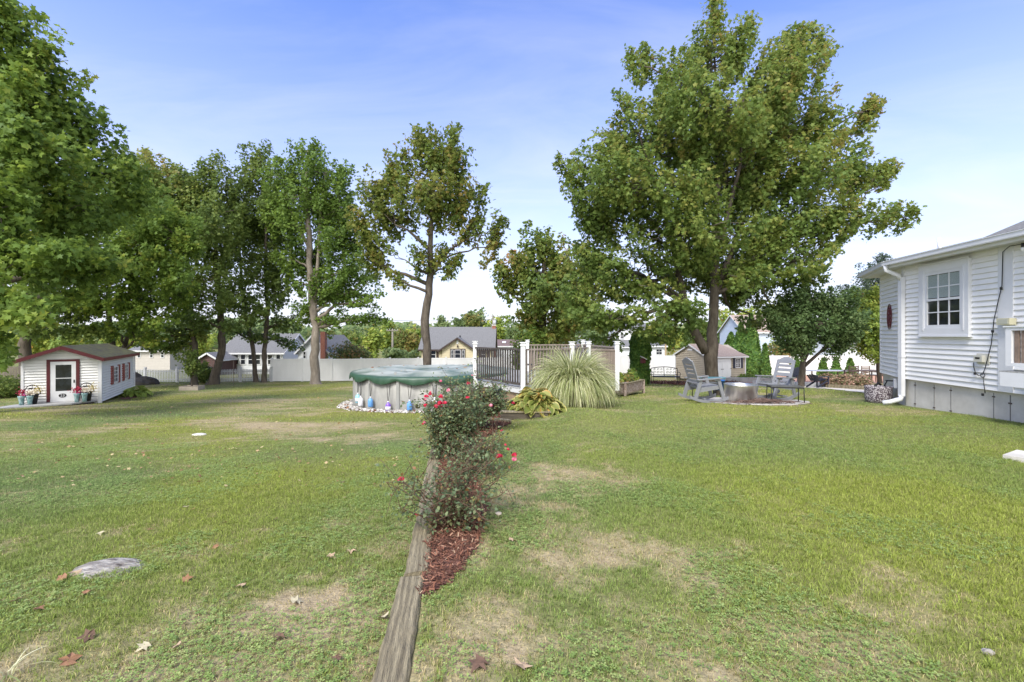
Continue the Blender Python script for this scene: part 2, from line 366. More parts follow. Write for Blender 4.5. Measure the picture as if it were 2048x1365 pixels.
RING = (PX(1502, 13.3), 13.35, 1.5)
ringpoly = [(RING[0]+RING[2]*(1+.05*math.sin(a*5))*math.cos(a), RING[1]+RING[2]*.82*math.sin(a)) for a in np.linspace(0, 2*PI, 40, endpoint=False)]

POOL = (-3.55, 21.05, 3.6)
POOLZ0 = -1.38
def excluded(x, y, pad=0):
    e = in_bed(x, y) | in_bed2(x, y) | in_pat(x, y) | in_terr(x, y) | in_bed3(x, y)
    e |= (x-POOL[0])**2+(y-POOL[1])**2 < (POOL[2]+.55)**2
    e |= ((x-RING[0])/RING[2])**2+((y-RING[1])/(RING[2]*.82))**2 < 1.0
    e |= (np.abs(x-wall_x(y)) < .085) & (y < 9.6)
    e |= (x > 10.05+.15*(12.1-y)/3) & (y < 14.5) & (x > 9.75)
    lx = (x+18.8)*.877+(y-20.8)*.48; ly = -(x+18.8)*.48+(y-20.8)*.877
    e |= (lx > -2.65) & (lx < .05) & (ly > -.1) & (ly < 6.3)
    return e

# ---------------------------------------------------------------- grass blades
def scatter_frustum(n, y0, y1, rs, margin=60):
    # uniform density on the ground between two depths within the view
    u = rs.rand(n); y = np.sqrt(y0**2+u*(y1**2-y0**2)); px = -margin+rs.rand(n)*(2048+2*margin)
    return (px-CX)*y/F, y
def blades(name, n, y0, y1, h, wdt, seed, label, segs=1, f0=.01, f1=.01):
    rs = np.random.RandomState(seed); x, y = scatter_frustum(n, y0, y1, rs)
    if seed % 2:   # half the blades gather into tufts
        k = n//2; x[:k] += (fbm(x[:k]*7, y[:k]*7)-.5)*.25; y[:k] += (fbm(x[:k]*7+40, y[:k]*7)-.5)*.25
    d = dry(x, y); keep = (~excluded(x, y)) & (rs.rand(n) > np.clip((d-.5)*1.0, 0, .45)) & (rs.rand(n) < sstep((y-y0)/f0)*sstep((y1-y)/f1)); x = x[keep]; y = y[keep]; d = d[keep]; m = len(x)
    z = gz(x, y)
    tuft = .5*fbm(x*3.1+9, y*3.1)+.5*fbm(x*11+9, y*11, 2)
    hh = h*(.45+.9*rs.rand(m))*(1.2-.7*d)*(.5+1.0*tuft)
    az = rs.rand(m)*2*PI; lean = (.3+.85*rs.rand(m))
    dx = np.cos(az); dy = np.sin(az)
    wv = wdt*(.6+.8*rs.rand(m)); aw = rs.rand(m)*2*PI; wx_ = np.cos(aw)*wv/2; wy_ = np.sin(aw)*wv/2
    base = np.stack([x, y, z-.004], 1); W = np.stack([wx_, wy_, 0*wx_], 1)
    tip = base+np.stack([dx*hh*lean, dy*hh*lean, hh*np.sqrt(np.clip(1-.72*lean**2, .06, 1))], 1)
    rnd = rs.rand(m)
    if segs == 1:
        V_ = np.stack([base-W, base+W, tip], 1).reshape(-1, 3); f = np.arange(3*m).reshape(-1, 3); nper = 3; rr = rnd
    else:
        mid = base+np.stack([dx*hh*lean*.3, dy*hh*lean*.3, hh*.62], 1)
        V_ = np.stack([base-W, base+W, mid+W*.8, tip, mid-W*.8], 1).reshape(-1, 3); f = (np.arange(m)[:, None, None]*5+np.array([[0, 1, 2], [0, 2, 4], [4, 2, 3]])[None]).reshape(-1, 3); nper = 3; rr = np.repeat(rnd, 3); d = np.repeat(d, 3); x = np.repeat(x, 3); y = np.repeat(y, 3)
    me_ = npmesh(name, V_, f, nper, rr)
    for nm, val in (('dry', d), ('hue', hue(x, y))):
        a_ = me_.attributes.new(nm, 'FLOAT', 'FACE'); a_.data.foreach_set('value', val.astype(np.float32))
    o = link(name, me_, M_blade); tag(o, label, 'grass', kind='stuff'); return o
M_blade = turfmat('grass_blades', True)
blades('grass', 760000, 1.7, 8.2, .036, .0032, 1, 'short patchy lawn grass in the foreground', 2, .01, 4.0)
blades('grass', 560000, 3.8, 17.5, .040, .0072, 3, 'green lawn grass in the middle distance', 1, 4.2, 6)
blades('grass', 330000, 10.5, 46, .050, .022, 5, 'lawn grass running back to the fences', 1, 6.5, .01)
# clover and weeds low in the turf
M_clover = leafmat('clover_leaf', [(0, (.16, .25, .07)), (.6, (.26, .36, .10)), (1, (.38, .44, .16))], .3)
def clover(n, y0, y1, size, seed):
    rs = np.random.RandomState(seed); x, y = scatter_frustum(n, y0, y1, rs)
    den = fbm(x*1.3+50, y*1.3+20)+.35*(fbm(x*6, y*6)-.5)
    left = (x < wall_x(y)+.1) & (x > wall_x(y)-1.4)
    keep = (~excluded(x, y)) & (den+left*.13 > .49+.16*rs.rand(n)) & (y < 9+rs.rand(n)*3); x = x[keep]; y = y[keep]; m = len(x)
    z = gz(x, y)+.012+rs.rand(m)*.014
    V_ = []; rr = rs.rand(m); s = size*(.6+.8*rs.rand(m)); a = rs.rand(m)*2*PI
    out = []
    for k in range(3):
        t = a+k*2*PI/3
        tip = rs.rand(m)*.5-.1
        q = np.stack([np.stack([x, y, z], 1),
                      np.stack([x+np.cos(t-.5)*s*.8, y+np.sin(t-.5)*s*.8, z+s*tip*.5], 1),
                      np.stack([x+np.cos(t)*s*1.05, y+np.sin(t)*s*1.05, z+s*tip], 1),
                      np.stack([x+np.cos(t+.5)*s*.8, y+np.sin(t+.5)*s*.8, z+s*tip*.5], 1)], 1)
        out.append(q)
    V_ = np.concatenate(out, 0).reshape(-1, 3)
    o = link('clover', npmesh('clover', V_, np.arange(len(V_)).reshape(-1, 4), 4, np.tile(rr, 3)), M_clover)
    tag(o, 'low clover and weeds spreading through the foreground lawn', 'clover', kind='stuff')
clover(210000, 1.7, 10, .013, 11)
# ---------------------------------------------------------------- trees
MAPLE = np.array([(0, 0, 0), (-.42, .1, -.03), (-.24, .3, .03), (-.56, .58, -.06), (-.2, .62, .03), (0, 1.05, -.08), (.2, .62, .03), (.56, .58, -.06), (.24, .3, .03), (.42, .1, -.03)])
HEXL = np.array([(0, 0, 0), (-.36, .22, .04), (-.3, .62, .0), (0, 1.0, -.08), (.3, .62, 0), (.36, .22, .04)])
KITE = np.array([(0, 0, 0), (-.36, .45, .05), (0, 1.0, -.05), (.36, .45, .05)])
TRIS = {10: [(0, 1, 2), (0, 2, 8), (0, 8, 9), (2, 3, 4), (2, 4, 6), (2, 6, 8), (4, 5, 6), (6, 7, 8)], 6: [(0, 1, 5), (1, 2, 4), (1, 4, 5), (2, 3, 4)]}
def leafcloud(name, pos, nrm, size, template, material, parent, rs, rnd=None, hang=.35, gdir=None):
    """one face per leaf; tip direction random in the leaf plane with some droop"""
    n = len(pos); nrm = nrm/np.linalg.norm(nrm, axis=1, keepdims=True)
    d = rs.randn(n, 3) if gdir is None else gdir+rs.randn(n, 3)*.35
    d[:, 2] -= hang; d -= nrm*(d*nrm).sum(1, keepdims=True); d /= np.linalg.norm(d, axis=1, keepdims=True)+1e-9
    s = np.cross(d, nrm); T = template
    V_ = pos[:, None, :]+size[:, None, None]*(s[:, None, :]*T[None, :, 0, None]+d[:, None, :]*T[None, :, 1, None]+nrm[:, None, :]*T[None, :, 2, None])
    k = len(T); tr = TRIS.get(k) if k in TRIS else [(0, i, i+1) for i in range(1, k-1)]
    fc = (np.arange(n)[:, None, None]*k+np.array(tr)[None]).reshape(-1, 3); rr_ = rs.rand(n) if rnd is None else np.asarray(rnd)
    me_ = npmesh(name, V_.reshape(-1, 3), fc, 3, np.repeat(rr_, len(tr)))
    return link(name, me_, material, parent, True)

# ---------------------------------------------------------------- siding and building helpers
def siding(mb, A, B, z0, z1, h=.11, clip=None, lap=.016, gap=.014, rec=.012):
    """lapped boards from A to B (2-D), outside on the right of A->B; clip(z) -> (s0, s1) fractions for gables"""
    A = Vector(A[:2]); B = Vector(B[:2]); d = B-A; n_ = Vector((d.y, -d.x)).normalized(); z = z0
    while z < z1-1e-4:
        zt = min(z+h, z1)
        s0, s1 = clip(z) if clip else (0, 1); t0, t1 = clip(zt) if clip else (0, 1)
        if s1-s0 < .01: break
        if t1 < t0: t0 = t1 = (t0+t1)/2
        pb0 = A+d*s0+n_*lap; pb1 = A+d*s1+n_*lap; pt0 = A+d*t0+n_*.003; pt1 = A+d*t1+n_*.003; q0 = A+d*s0; q1 = A+d*s1
        gp = min(gap, (zt-z)*.3); zs = zt-gp; r0 = q0-n_*rec; r1 = q1-n_*rec
        mb.add([(*pb0, z), (*pb1, z), (*pt1, zs), (*pt0, zs), (*r0, z), (*r1, z), (*r1, zs), (*r0, zs)], [(0, 1, 2, 3), (4, 5, 1, 0), (3, 2, 6, 7)])
        z = zt
    return mb
def wallpt(A, B, s, out=0, z=0):
    A = Vector(A[:2]); B = Vector(B[:2]); d = (B-A); L_ = d.length; d.normalize(); n_ = Vector((d.y, -d.x)); p = A+d*s+n_*out
    return Vector((p.x, p.y, z))
def wbox(mb, A, B, s0, s1, o0, o1, z0, z1):
    """box on a wall: s along A->B in metres, o outwards"""
    p = [wallpt(A, B, s0, o1, z0), wallpt(A, B, s1, o1, z0), wallpt(A, B, s1, o0, z0), wallpt(A, B, s0, o0, z0)]
    return mb.hexa(p+[q+Vector((0, 0, z1-z0)) for q in p])
def window(root, A, B, s0, s1, z0, z1, grid=(3, 4), fr=.06, trim=0, trimmat=None, o=.045, world=True, name='window', blinds=False, sill=True):
    f = MB(); 
    if trim:
        for a, b, c, d in ((s0-trim, s0, z0-trim, z1+trim), (s1, s1+trim, z0-trim, z1+trim), (s0, s1, z1, z1+trim), (s0, s1, z0-trim, z0)): wbox(f, A, B, a, b, -.02, o+.035, c, d)
        if sill: wbox(f, A, B, s0-trim-.02, s1+trim+.02, -.02, o+.06, z0-trim-.035, z0-trim)
    fw_ = fr
    for a, b, c, d in ((s0, s0+fw_, z0, z1), (s1-fw_, s1, z0, z1), (s0+fw_, s1-fw_, z1-fw_, z1), (s0+fw_, s1-fw_, z0, z0+fw_), (s0+fw_, s1-fw_, (z0+z1)/2-fw_*.35, (z0+z1)/2+fw_*.35)): wbox(f, A, B, a, b, -.02, o+.02, c, d)
    win = f.build(name, trimmat or M_trim, root, world)
    m = MB(); wd_ = (s1-s0-2*fw_); hh = (z1-z0-2*fw_)
    bw = .012 if wd_ < 1 else .014
    for i in range(1, grid[0]):
        c = s0+fw_+wd_*i/grid[0]; wbox(m, A, B, c-bw, c+bw, 0, o+.006, z0+fw_, z1-fw_)
    for j in range(1, grid[1]):
        if j*2 == grid[1]: continue
        c = z0+fw_+hh*j/grid[1]; wbox(m, A, B, s0+fw_, s1-fw_, 0, o+.0045, c-bw, c+bw)
    if m.v: m.build('muntins', M_trim, win, world)
    gl = MB(); wbox(gl, A, B, s0+fw_, s1-fw_, -.03, o-.012, z0+fw_, z1-fw_); gl.build('pane', M_glass, win, world)
    if blinds:
        b_ = MB(); z = z1-fw_-.01
        while z > (z0+z1)/2+.05: wbox(b_, A, B, s0+fw_, s1-fw_, o-.012, o-.007, z-.018, z-.002); z -= .022
        b_.build('blind', mat('pale_blind', (.36, .42, .40), .6), win, world)
    return win
def slab(mb, quad, th):
    """roof slab: quad of 4 top corners, thickness th downwards"""
    q = [Vector(p) for p in quad]; n_ = (q[1]-q[0]).cross(q[3]-q[0]).normalized()
    if n_.z < 0: n_ = -n_
    lo = [p-n_*th for p in q]
    # order so that faces point outwards
    if (q[1]-q[0]).cross(q[3]-q[0]).z < 0: q = q[::-1]; lo = lo[::-1]
    return mb.hexa(lo+q)

# ---------------------------------------------------------------- white clapboard house at the right
P0, P1, P2, P3 = (11.35, 14.0), (10.4, 12.1), (10.0, 9.2), (9.55, 5.2)
house = thing('clapboard_house', 'white clapboard house on a concrete foundation along the right edge', 'house', (12, 9, -.3))
ZB, ZE = .44, 3.42
for nm, A, B in (('side_wall', P0, P1), ('wall', P1, P2), ('wall', P2, P3)):
    mb = MB(); siding(mb, A, B, ZB, ZE, .118, lap=.03, gap=.018, rec=.015); mb.build(nm, M_siding, house, True)
PB = (13.6, 14.6)
mb = MB(); body = [P0, P1, P2, P3, (9.55, 1.0), (16, 1.0), (16, 15), PB]
mb.prism([(x, y, ZE-.01) for x, y in body], (0, 0, -(ZE-ZB)+.01)); 
# pull the core slightly inside the boards
core = mb.build('core', M_siding, house, True); core.name = 'wall_core'
fo = MB(); fbody = [(11.41, 13.98), (10.46, 12.07), (10.06, 9.2), (9.64, 5.2), (9.64, 1.0), (15.9, 1.0), (15.9, 14.9), (13.6, 14.5)]
fo.prism([(x, y, ZB-.004) for x, y in fbody], (0, 0, -1.4)); fnd = fo.build('foundation', M_conc, house, True)
M_seam = mat('seam_dark', (.16, .155, .145), .95); M_tie = mat('rusty_tie', (.10, .075, .06), .8)  # dark grey for the strips along the foundation seams
def piece(name, m_, par, *a): q_ = MB(); wbox(q_, *a); return q_.build(name, m_, par, True)
for s in (.32, .95, 1.45, 2.55): piece('seam', M_seam, fnd, fbody[1], fbody[2], s-.006, s+.006, 0, .006, -.35, ZB-.06)
for s in (.02, .45, .9): piece('seam', M_seam, fnd, fbody[2], fbody[3], s-.008, s+.008, 0, .007, -.2, ZB-.06)
for s in (.32, .95, 1.45, 2.55):
    for z in (-.18, .3): piece('form_tie', M_tie, fnd, fbody[1], fbody[2], s-.03, s+.03, 0, .012, z-.012, z+.012)
for s in (.02, .45): piece('form_tie', M_tie, fnd, fbody[2], fbody[3], s-.035, s+.035, 0, .013, .2, .23)
# corner boards
cb = MB(); wbox(cb, P1, P2, 2.78, 2.93, -.01, .035, ZB, ZE); wbox(cb, P2, P3, 0, .17, -.01, .037, ZB, ZE); cb.build('corner_board', M_trim, house, True)
cb = MB(); wbox(cb, P0, P1, 2.07, 2.125, -.01, .03, ZB, ZE); wbox(cb, P1, P2, 0, .07, -.01, .03, ZB, ZE); cb.build('corner_board', M_trim, house, True)
cb = MB(); wbox(cb, P0, P1, 0, .07, -.01, .03, ZB, ZE); cb.build('corner_board', M_trim, house, True)
# window with wide casing, blinds in the upper sash
window(house, P1, P2, .85, 1.96, 1.76, 3.12, grid=(3, 4), fr=.075, trim=.175, o=.05, blinds=True)
tr_ = MB(); wbox(tr_, P1, P2, .66, 2.15, .08, .1, 3.30, 3.33)
for a in (.78, 1.97): wbox(tr_, P1, P2, a, a+.05, .08, .094, 1.70, 3.17)
tr_.build('casing_moulding', M_trim, house, True)
# eave: soffit, fascia and gutter following the bend
def offset_line(pts, d):
    out = []
    for i, p in enumerate(pts):
        ns = []
        if i > 0: v = Vector(p)-Vector(pts[i-1]); ns.append(Vector((v.y, -v.x)).normalized())
        if i < len(pts)-1: v = Vector(pts[i+1])-Vector(p); ns.append(Vector((v.y, -v.x)).normalized())
        n_ = sum(ns, Vector((0, 0))).normalized(); k = d/max(.3, n_.dot(ns[0])); out.append(Vector(p)+n_*k)
    return out
line = [(P0[0]+.22, P0[1]+.44), P1, P2, P3, (9.55, 1.0)]
def ribbon(mb, o0, o1, z0, z1):
    a = offset_line(line, o0); b = offset_line(line, o1)
    for i in range(len(line)-1):
        mb.hexa([(*b[i], z0), (*b[i+1], z0), (*a[i+1], z0), (*a[i], z0), (*b[i], z1), (*b[i+1], z1), (*a[i+1], z1), (*a[i], z1)])
e = MB(); ribbon(e, -.2, .34, ZE-.02, ZE+.0); e.build('soffit', M_trim, house, True)
e = MB(); ribbon(e, .34, .365, ZE-.045, ZE+.13); e.build('fascia', M_trim, house, True)
e = MB(); ribbon(e, .365, .47, ZE+.02, ZE+.035); ribbon(e, .46, .475, ZE+.035, ZE+.12); ribbon(e, .465, .49, ZE+.12, ZE+.135); e.build('gutter', M_trim, house, True)
a = offset_line(line, .41); b = offset_line(line, -3.5); rf = MB(); sl_ = math.tan(R(9.5))*3.9
for i in range(len(line)-1):
    slab(rf, [(*a[i], ZE+.16), (*a[i+1], ZE+.16), (*b[i+1], ZE+.16+sl_), (*b[i], ZE+.16+sl_)], .035)
rf.build('roof', mat('weathered_grey_shingle', (.17, .17, .17), .95, 0, 14, bump=.4, bscale=50, col2=(.28, .28, .27)), house, True)
vp = MB(); vp.tube([(11.5, 12.2, 3.7), (11.44, 12.2, 4.2)], .045, 12); vp.build('vent_pipe', M_trim, house, True)
# main roof gable end behind
gm = MB(); x0, z0g, sl2 = 12.6, 4.05, .42
gm.prism([(x0+.3, 12, 4.0), (16.5, 12, 4.0), (16.5, 12, z0g+3.9*sl2-.1)], (0, .7, 0)); gm.build('gable_wall', M_siding, house, True)
gm = MB(); slab(gm, [(x0-.05, 11.8, z0g), (17, 11.8, z0g+4.45*sl2), (17, 12.75, z0g+4.45*sl2), (x0-.05, 12.75, z0g)], .05); gm.build('roof', M_greyroof, house, True)
gm = MB(); gm.board((x0-.05, 11.79, z0g-.07), (17, 11.79, z0g+4.45*sl2-.07), .03, .13); gm.build('rake_board', M_trim, house, True)
# downspout at the bend
def spout_pts(A, s, o): p = wallpt(P1, P2, s, o); return p
d = MB(); q = lambda s, o, z: wallpt(P1, P2, s, o, z)
d.tube([q(.0, .42, ZE+.03), q(.0, .42, ZE-.10), q(.06, .16, ZE-.24), q(.06, .085, ZE-.36)], .055, 8)
wbox(d, P1, P2, .0, .13, .03, .125, -.02, ZE-.30)
d.tube([q(.065, .085, .0), q(.065, .10, -.10), q(-.05, .28, -.20), q(-.12, .42, -.235)], .062, 8)
d.build('downspout', M_trim, house, True)
for z in (1.0, 2.7): piece('bracket', M_trim, house, P1, P2, -.015, .145, .02, .13, z, z+.03)
# utility box, flood lamp, spigot
bxm = mat('cream_plastic', (.50, .49, .42), .5)
u = MB(); wbox(u, P1, P2, 2.28, 2.58, .02, .035, .98, 1.2); wbox(u, P1, P2, 2.30, 2.50, .035, .11, 1.02, 1.16); ub = u.build('meter_box', bxm, house, True)
u = MB(); wbox(u, P1, P2, 2.34, 2.45, .11, .113, 1.08, 1.12); u.build('meter_window', M_black, ub, True)
u = MB(); wbox(u, P2, P3, -.03, .24, .035, .16, 1.80, 1.93); fl = u.build('flood_lamp', mat('aged_cream_lamp', (.52, .49, .33), .5), house, True)
u = MB(); wbox(u, P2, P3, .0, .21, .16, .164, 1.82, 1.91); u.build('lamp_glass', mat('lamp_glass', (.42, .42, .34), .15), fl, True)
u = MB(); wbox(u, P0, P1, 1.45, 1.55, -.02, .05, .12, .38); u.build('outlet_box', M_trim, house, True)
u = MB(); u.tube([wallpt(P0, P1, 1.35, 0, .30), wallpt(P0, P1, 1.3, .16, .30)], .018, 8); u.tube([wallpt(P0, P1, 1.24, .17, .30), wallpt(P0, P1, 1.38, .17, .30)], .012, 6); u.build('spigot', M_black, house, True)
u = MB(); u.tube([wallpt(P0, P1, 1.3, .15, .28), wallpt(P0, P1, 1.15, .2, .1), wallpt(P0, P1, 1.12, .22, -.25)], .014, 6); u.build('hose', M_black, house, True)
# string light cord looped down the corner board
cord = thing('string_light', 'black string light cord hanging down the corner board of the white house', 'string light', wallpt(P1, P2, 2.5, .1, .3))
c = MB(); W = lambda s, z, o=.06: wallpt(P1, P2, s, o, z)
c.tube([wallpt(P2, P3, 1.6, .2, 3.36), wallpt(P2, P3, .9, .15, 3.33), wallpt(P2, P3, .18, .1, 3.36), W(2.92, 3.28), W(2.90, 2.6), W(2.82, 2.3), W(2.72, 1.9), W(2.70, 1.7), W(2.66, 1.4), W(2.52, .9), W(2.46, .76), W(2.36, .72), W(2.28, .78), W(2.24, .9), W(2.24, 1.0)], .008, 5)
c.tube([W(2.46+.05*math.cos(t), .74+.05*math.sin(t)) for t in np.linspace(0, 2*PI, 14)], .007, 5); c.tube([W(2.47, .72), W(2.49, .55), W(2.48, .36, .03)], .007, 5)
c.build('cord', M_black, cord, True)
for s, z in ((2.90, 2.55), (2.71, 1.68), (2.29, .77), (2.48, .34)):
    c = MB(); p = W(s, z, .075); c.tube([p+Vector((0, 0, .02)), p-Vector((0, 0, .035))], .022, 8); c.build('socket', M_black, cord, True)
c = MB(); p = wallpt(P2, P3, .55, .2, 3.32); c.tube([p+Vector((0, 0, .03)), p-Vector((0, 0, .05))], .025, 8); sk = c.build('socket', M_black, cord, True)
c = MB(); c.lathe(p, [(.018, -.05), (.033, -.08), (.03, -.11), (.004, -.13)], 12); c.build('bulb', mat('frosted_bulb', (.7, .72, .7), .1), sk, True)
# wall ornament
orn = thing('wall_ornament', 'oval dark red scrollwork ornament hanging on the narrow side of the white house', 'ornament', wallpt(P0, P1, 1.05, .03, 2.1))
c = MB(); Wo = lambda u_, z: wallpt(P0, P1, 1.05+u_, .04, 2.12+z)
for k in (1, .86): c.tube([Wo(.22*k*math.cos(t), .36*k*math.sin(t)) for t in np.linspace(0, 2*PI, 28)], .009, 5)
for i in range(10):
    a_ = 2*PI*i/10; c.tube([Wo(.06*math.cos(a_+.5), .1*math.sin(a_+.5)), Wo(.11*math.cos(a_-.3), .22*math.sin(a_-.3)), Wo(.19*math.cos(a_), .32*math.sin(a_))], .009, 5)
    c.tube([Wo(.12*math.cos(a_)+.045*math.cos(t), .2*math.sin(a_)+.06*math.sin(t)) for t in np.linspace(0, 2*PI, 10)], .007, 4)
c.tube([Wo(.06*math.cos(t), .1*math.sin(t)) for t in np.linspace(0, 2*PI, 16)], .014, 5)
c.build('scrollwork', mat('oxblood_metal', (.11, .02, .025), .5), orn, True)
# raised porch deck against the house
pd = thing('porch_deck', 'raised white porch deck with brown baluster rail against the white house', 'deck', (9.6, 7, 0))
c = MB(); c.bx(9.22, 9.75, 3.0, 8.62, .90, .925); c.build('deck_floor', M_deckgrey, pd, True)
c = MB(); c.bx(9.22, 9.26, 3.0, 8.60, .64, .90); c.bx(9.26, 9.90, 8.56, 8.60, .64, .90); c.build('skirt_board', M_trim, pd, True)
c = MB(); c.bx(9.24, 9.33, 3, 8.52, 1.68, 1.74); c.bx(9.24, 9.33, 3, 8.52, 1.02, 1.08); c.bx(9.24, 9.34, 8.42, 8.52, 1.08, 1.68); c.bx(9.22, 9.36, 3, 8.55, 1.74, 1.765); c.build('rail_frame', M_trim, pd, True)
for i in range(12):
    y = 8.36-i*.11; c = MB(); c.bx(9.27, 9.31, y-.035, y+.035, 1.08, 1.68); c.build('baluster', mat('brown_baluster', (.20, .145, .11), .7, .2, 10) if i == 0 else bpy.data.materials['brown_baluster'], pd, True)
# stepping slab at the right edge
gx_, gy_ = PX(2052, 6.0), 6.0
tagp = MB(); tagp.box((gx_+.22, gy_, g(gx_, gy_)+.03), (.55, .6, .07), .5); o = tagp.build('stepping_stone', M_conc, None); tag(o, 'pale stone slab in the grass at the right edge', 'stone')

# stone mosaic pot by the house corner
pt = hit(1756, 806); pt = Vector((PX(1757, 12.9), 12.9, g(PX(1757, 12.9), 12.9)))
pot = thing('hose_pot', 'squat pebble mosaic hose pot by the corner of the white house', 'pot', pt)
m = mat('pebble_mosaic', (.3, .3, .3), .6); t = m.node_tree; vo = N(t, 'ShaderNodeTexVoronoi'); vo.inputs['Scale'].default_value = 34; tcn = N(t, 'ShaderNodeTexCoord'); t.links.new(tcn.outputs['Object'], vo.inputs['Vector'])
r_ = N(t, 'ShaderNodeValToRGB'); r_.color_ramp.elements[0].color = (.45, .42, .42, 1); r_.color_ramp.elements[1].color = (.06, .04, .05, 1); r_.color_ramp.elements[0].position = .3; r_.color_ramp.elements[1].position = .62
t.links.new(vo.outputs['Distance'], r_.inputs[0]); t.links.new(r_.outputs[0], t.nodes['Principled BSDF'].inputs['Base Color'])
bn = N(t, 'ShaderNodeBump'); bn.inputs['Strength'].default_value = .8; bn.invert = True; t.links.new(vo.outputs['Distance'], bn.inputs['Height']); t.links.new(bn.outputs[0], t.nodes['Principled BSDF'].inputs['Normal'])
c = MB(); c.lathe(pt, [(.0, 0), (.27, 0), (.31, .06), (.325, .2), (.32, .4), (.33, .46), (.31, .47), (.28, .43), (.27, .12), (0, .1)], 32); c.build('bowl', m, pot, True)
c = MB(); c.tube([pt+Vector((-.2, -.1, .4)), pt+Vector((-.12, -.05, .5)), pt+Vector((.0, 0, .55)), pt+Vector((.06, 0, .5))], .03, 8); c.build('hose_end', M_black, pot, True)

# ---------------------------------------------------------------- playhouse at the left
SH = thing('playhouse', 'white playhouse shed with maroon trim and a glass storm door', 'shed', (-18.8, 20.8, -1.51), math.atan2(.48, .877))
HW, SL, EV = 2.61, 6.2, 2.06   # width, length, eave height (local)
FA, FB = (-HW, 0), (0, 0); SA, SB = (0, 0), (0, SL); PKX, PKZ = -HW/2+.05, EV+.52
c = MB(); siding(c, FA, FB, .08, EV, .12, lap=.03, gap=.034, rec=.05); siding(c, FA, FB, EV, PKZ, .12, lap=.03, gap=.034, rec=.05, clip=lambda z: (max(0, (z-EV)/(PKZ-EV)*.5), 1-max(0, (z-EV)/(PKZ-EV)*.5))); c.build('front_wall', M_siding, SH)
c = MB(); siding(c, SA, SB, .05, EV, .12, lap=.03, gap=.034, rec=.05); c.build('side_wall', M_siding, SH)
c = MB(); c.prism([(-HW+.01, .055, 0), (-.055, .055, 0), (-.055, .055, EV), (PKX, .055, PKZ-.02), (-HW+.01, .055, EV)], (0, SL-.1, 0)); c.build('wall_core', M_siding, SH)
c = MB(); c.bx(-HW, -HW+.09, -.04, .0, 0, EV); c.build('corner_board', M_trim, SH)
c = MB(); c.bx(-.09, 0, -.04, .0, 0, EV); c.bx(.0, .04, -.04, .06, 0, EV); c.build('corner_board', M_trim, SH)
c = MB(); c.bx(0, .04, SL-.08, SL+.02, 0, EV); c.build('corner_board', M_trim, SH)
M_moss = mat('mossy_shingle', (.05, .045, .042), .95, 0, 2.5, bump=.5, bscale=40, col2=(.10, .105, .045), detail=9)
OV = .28
def rz(x): return PKZ+.05-abs(x-PKX)*(PKZ-EV)/(HW/2)
c = MB(); slab(c, [(PKX, -OV, rz(PKX)), (OV*.6, -OV, rz(OV*.6)), (OV*.6, SL+OV, rz(OV*.6)), (PKX, SL+OV, rz(PKX))], .04); slab(c, [(-HW-OV*.6, -OV, rz(-HW-OV*.6)), (PKX, -OV, rz(PKX)), (PKX, SL+OV, rz(PKX)), (-HW-OV*.6, SL+OV, rz(-HW-OV*.6))], .04)
c.build('roof', M_moss, SH)
c = MB(); xe = OV*.6
c.board((PKX, -OV-.012, rz(PKX)-.09), (xe+.01, -OV-.012, rz(xe)-.09), .026, .15); c.board((-HW-xe-.01, -OV-.0125, rz(-HW-xe)-.09), (PKX, -OV-.0125, rz(PKX)-.09), .026, .15)
c.build('rake_board', M_maroon, SH)
c = MB(); c.bx(xe, xe+.025, -OV, SL+OV, rz(xe)-.15, rz(xe)-.01); c.build('fascia', mat('faded_red_paint', (.17, .035, .028), .55, .15, 4), SH)
c = MB(); c.bx(-.5, xe, -OV+.01, SL+OV, EV-.035, EV-.02); c.build('soffit', M_trim, SH)
# door
s0, s1 = -1.80, -.715
c = MB(); c.bx(s0, s0+.12, -.055, .0, .06, 2.02); c.bx(s1-.12, s1, -.055, .0, .06, 2.02); c.bx(s0+.12, s1-.12, -.05, 0, 1.92, 2.02); c.build('door_frame', M_maroon, SH)
dr = MB(); a, b = s0+.12, s1-.12; dr.bx(a, a+.17, -.045, .01, .08, 1.92); dr.bx(b-.15, b, -.045, .01, .08, 1.92); dr.bx(a+.17, b-.15, -.045, .01, .08, .62); dr.bx(a+.17, b-.15, -.045, .01, 1.78, 1.92); dr.bx(a+.17, b-.15, -.04, .01, 1.17, 1.20)
door = dr.build('door', M_trim, SH)
c = MB(); c.bx(a+.17, b-.15, -.038, -.03, .62, 1.78); c.build('pane', M_glass, door)
c = MB(); c.tube([(b-.06, -.05, 1.06), (b-.06, -.09, 1.06), (b-.06, -.09, .96)], .012, 6); c.box((b-.06, -.05, 1.04), (.04, .01, .12)); c.build('handle', M_black, door)
c = MB(); xc = (a+b)/2-.02; zc = .42
c.prism([(xc+.13*math.cos(t), -.046, zc+.088*math.sin(t)) for t in np.linspace(0, 2*PI, 28, endpoint=False)], (0, -.006, 0)); pl = c.build('number_plate', M_black, door)
def textobj(body, size, M_, material, parent, name, ext=.002):
    cu = bpy.data.curves.new(name, 'FONT'); cu.body = body; cu.size = size; cu.align_x = 'CENTER'; cu.align_y = 'CENTER'; cu.extrude = ext
    to = bpy.data.objects.new('tmp', cu); C.objects.link(to); bpy.context.view_layer.update(); dg = bpy.context.evaluated_depsgraph_get()
    me_ = bpy.data.meshes.new_from_object(to.evaluated_get(dg)); bpy.data.objects.remove(to); me_.transform(M_); me_.materials.clear()
    return link(name, me_, material, parent)
textobj('23', .15, Matrix.Translation((xc, -.055, zc)) @ Matrix.Rotation(R(90), 4, 'X'), M_trim, pl, 'numerals')
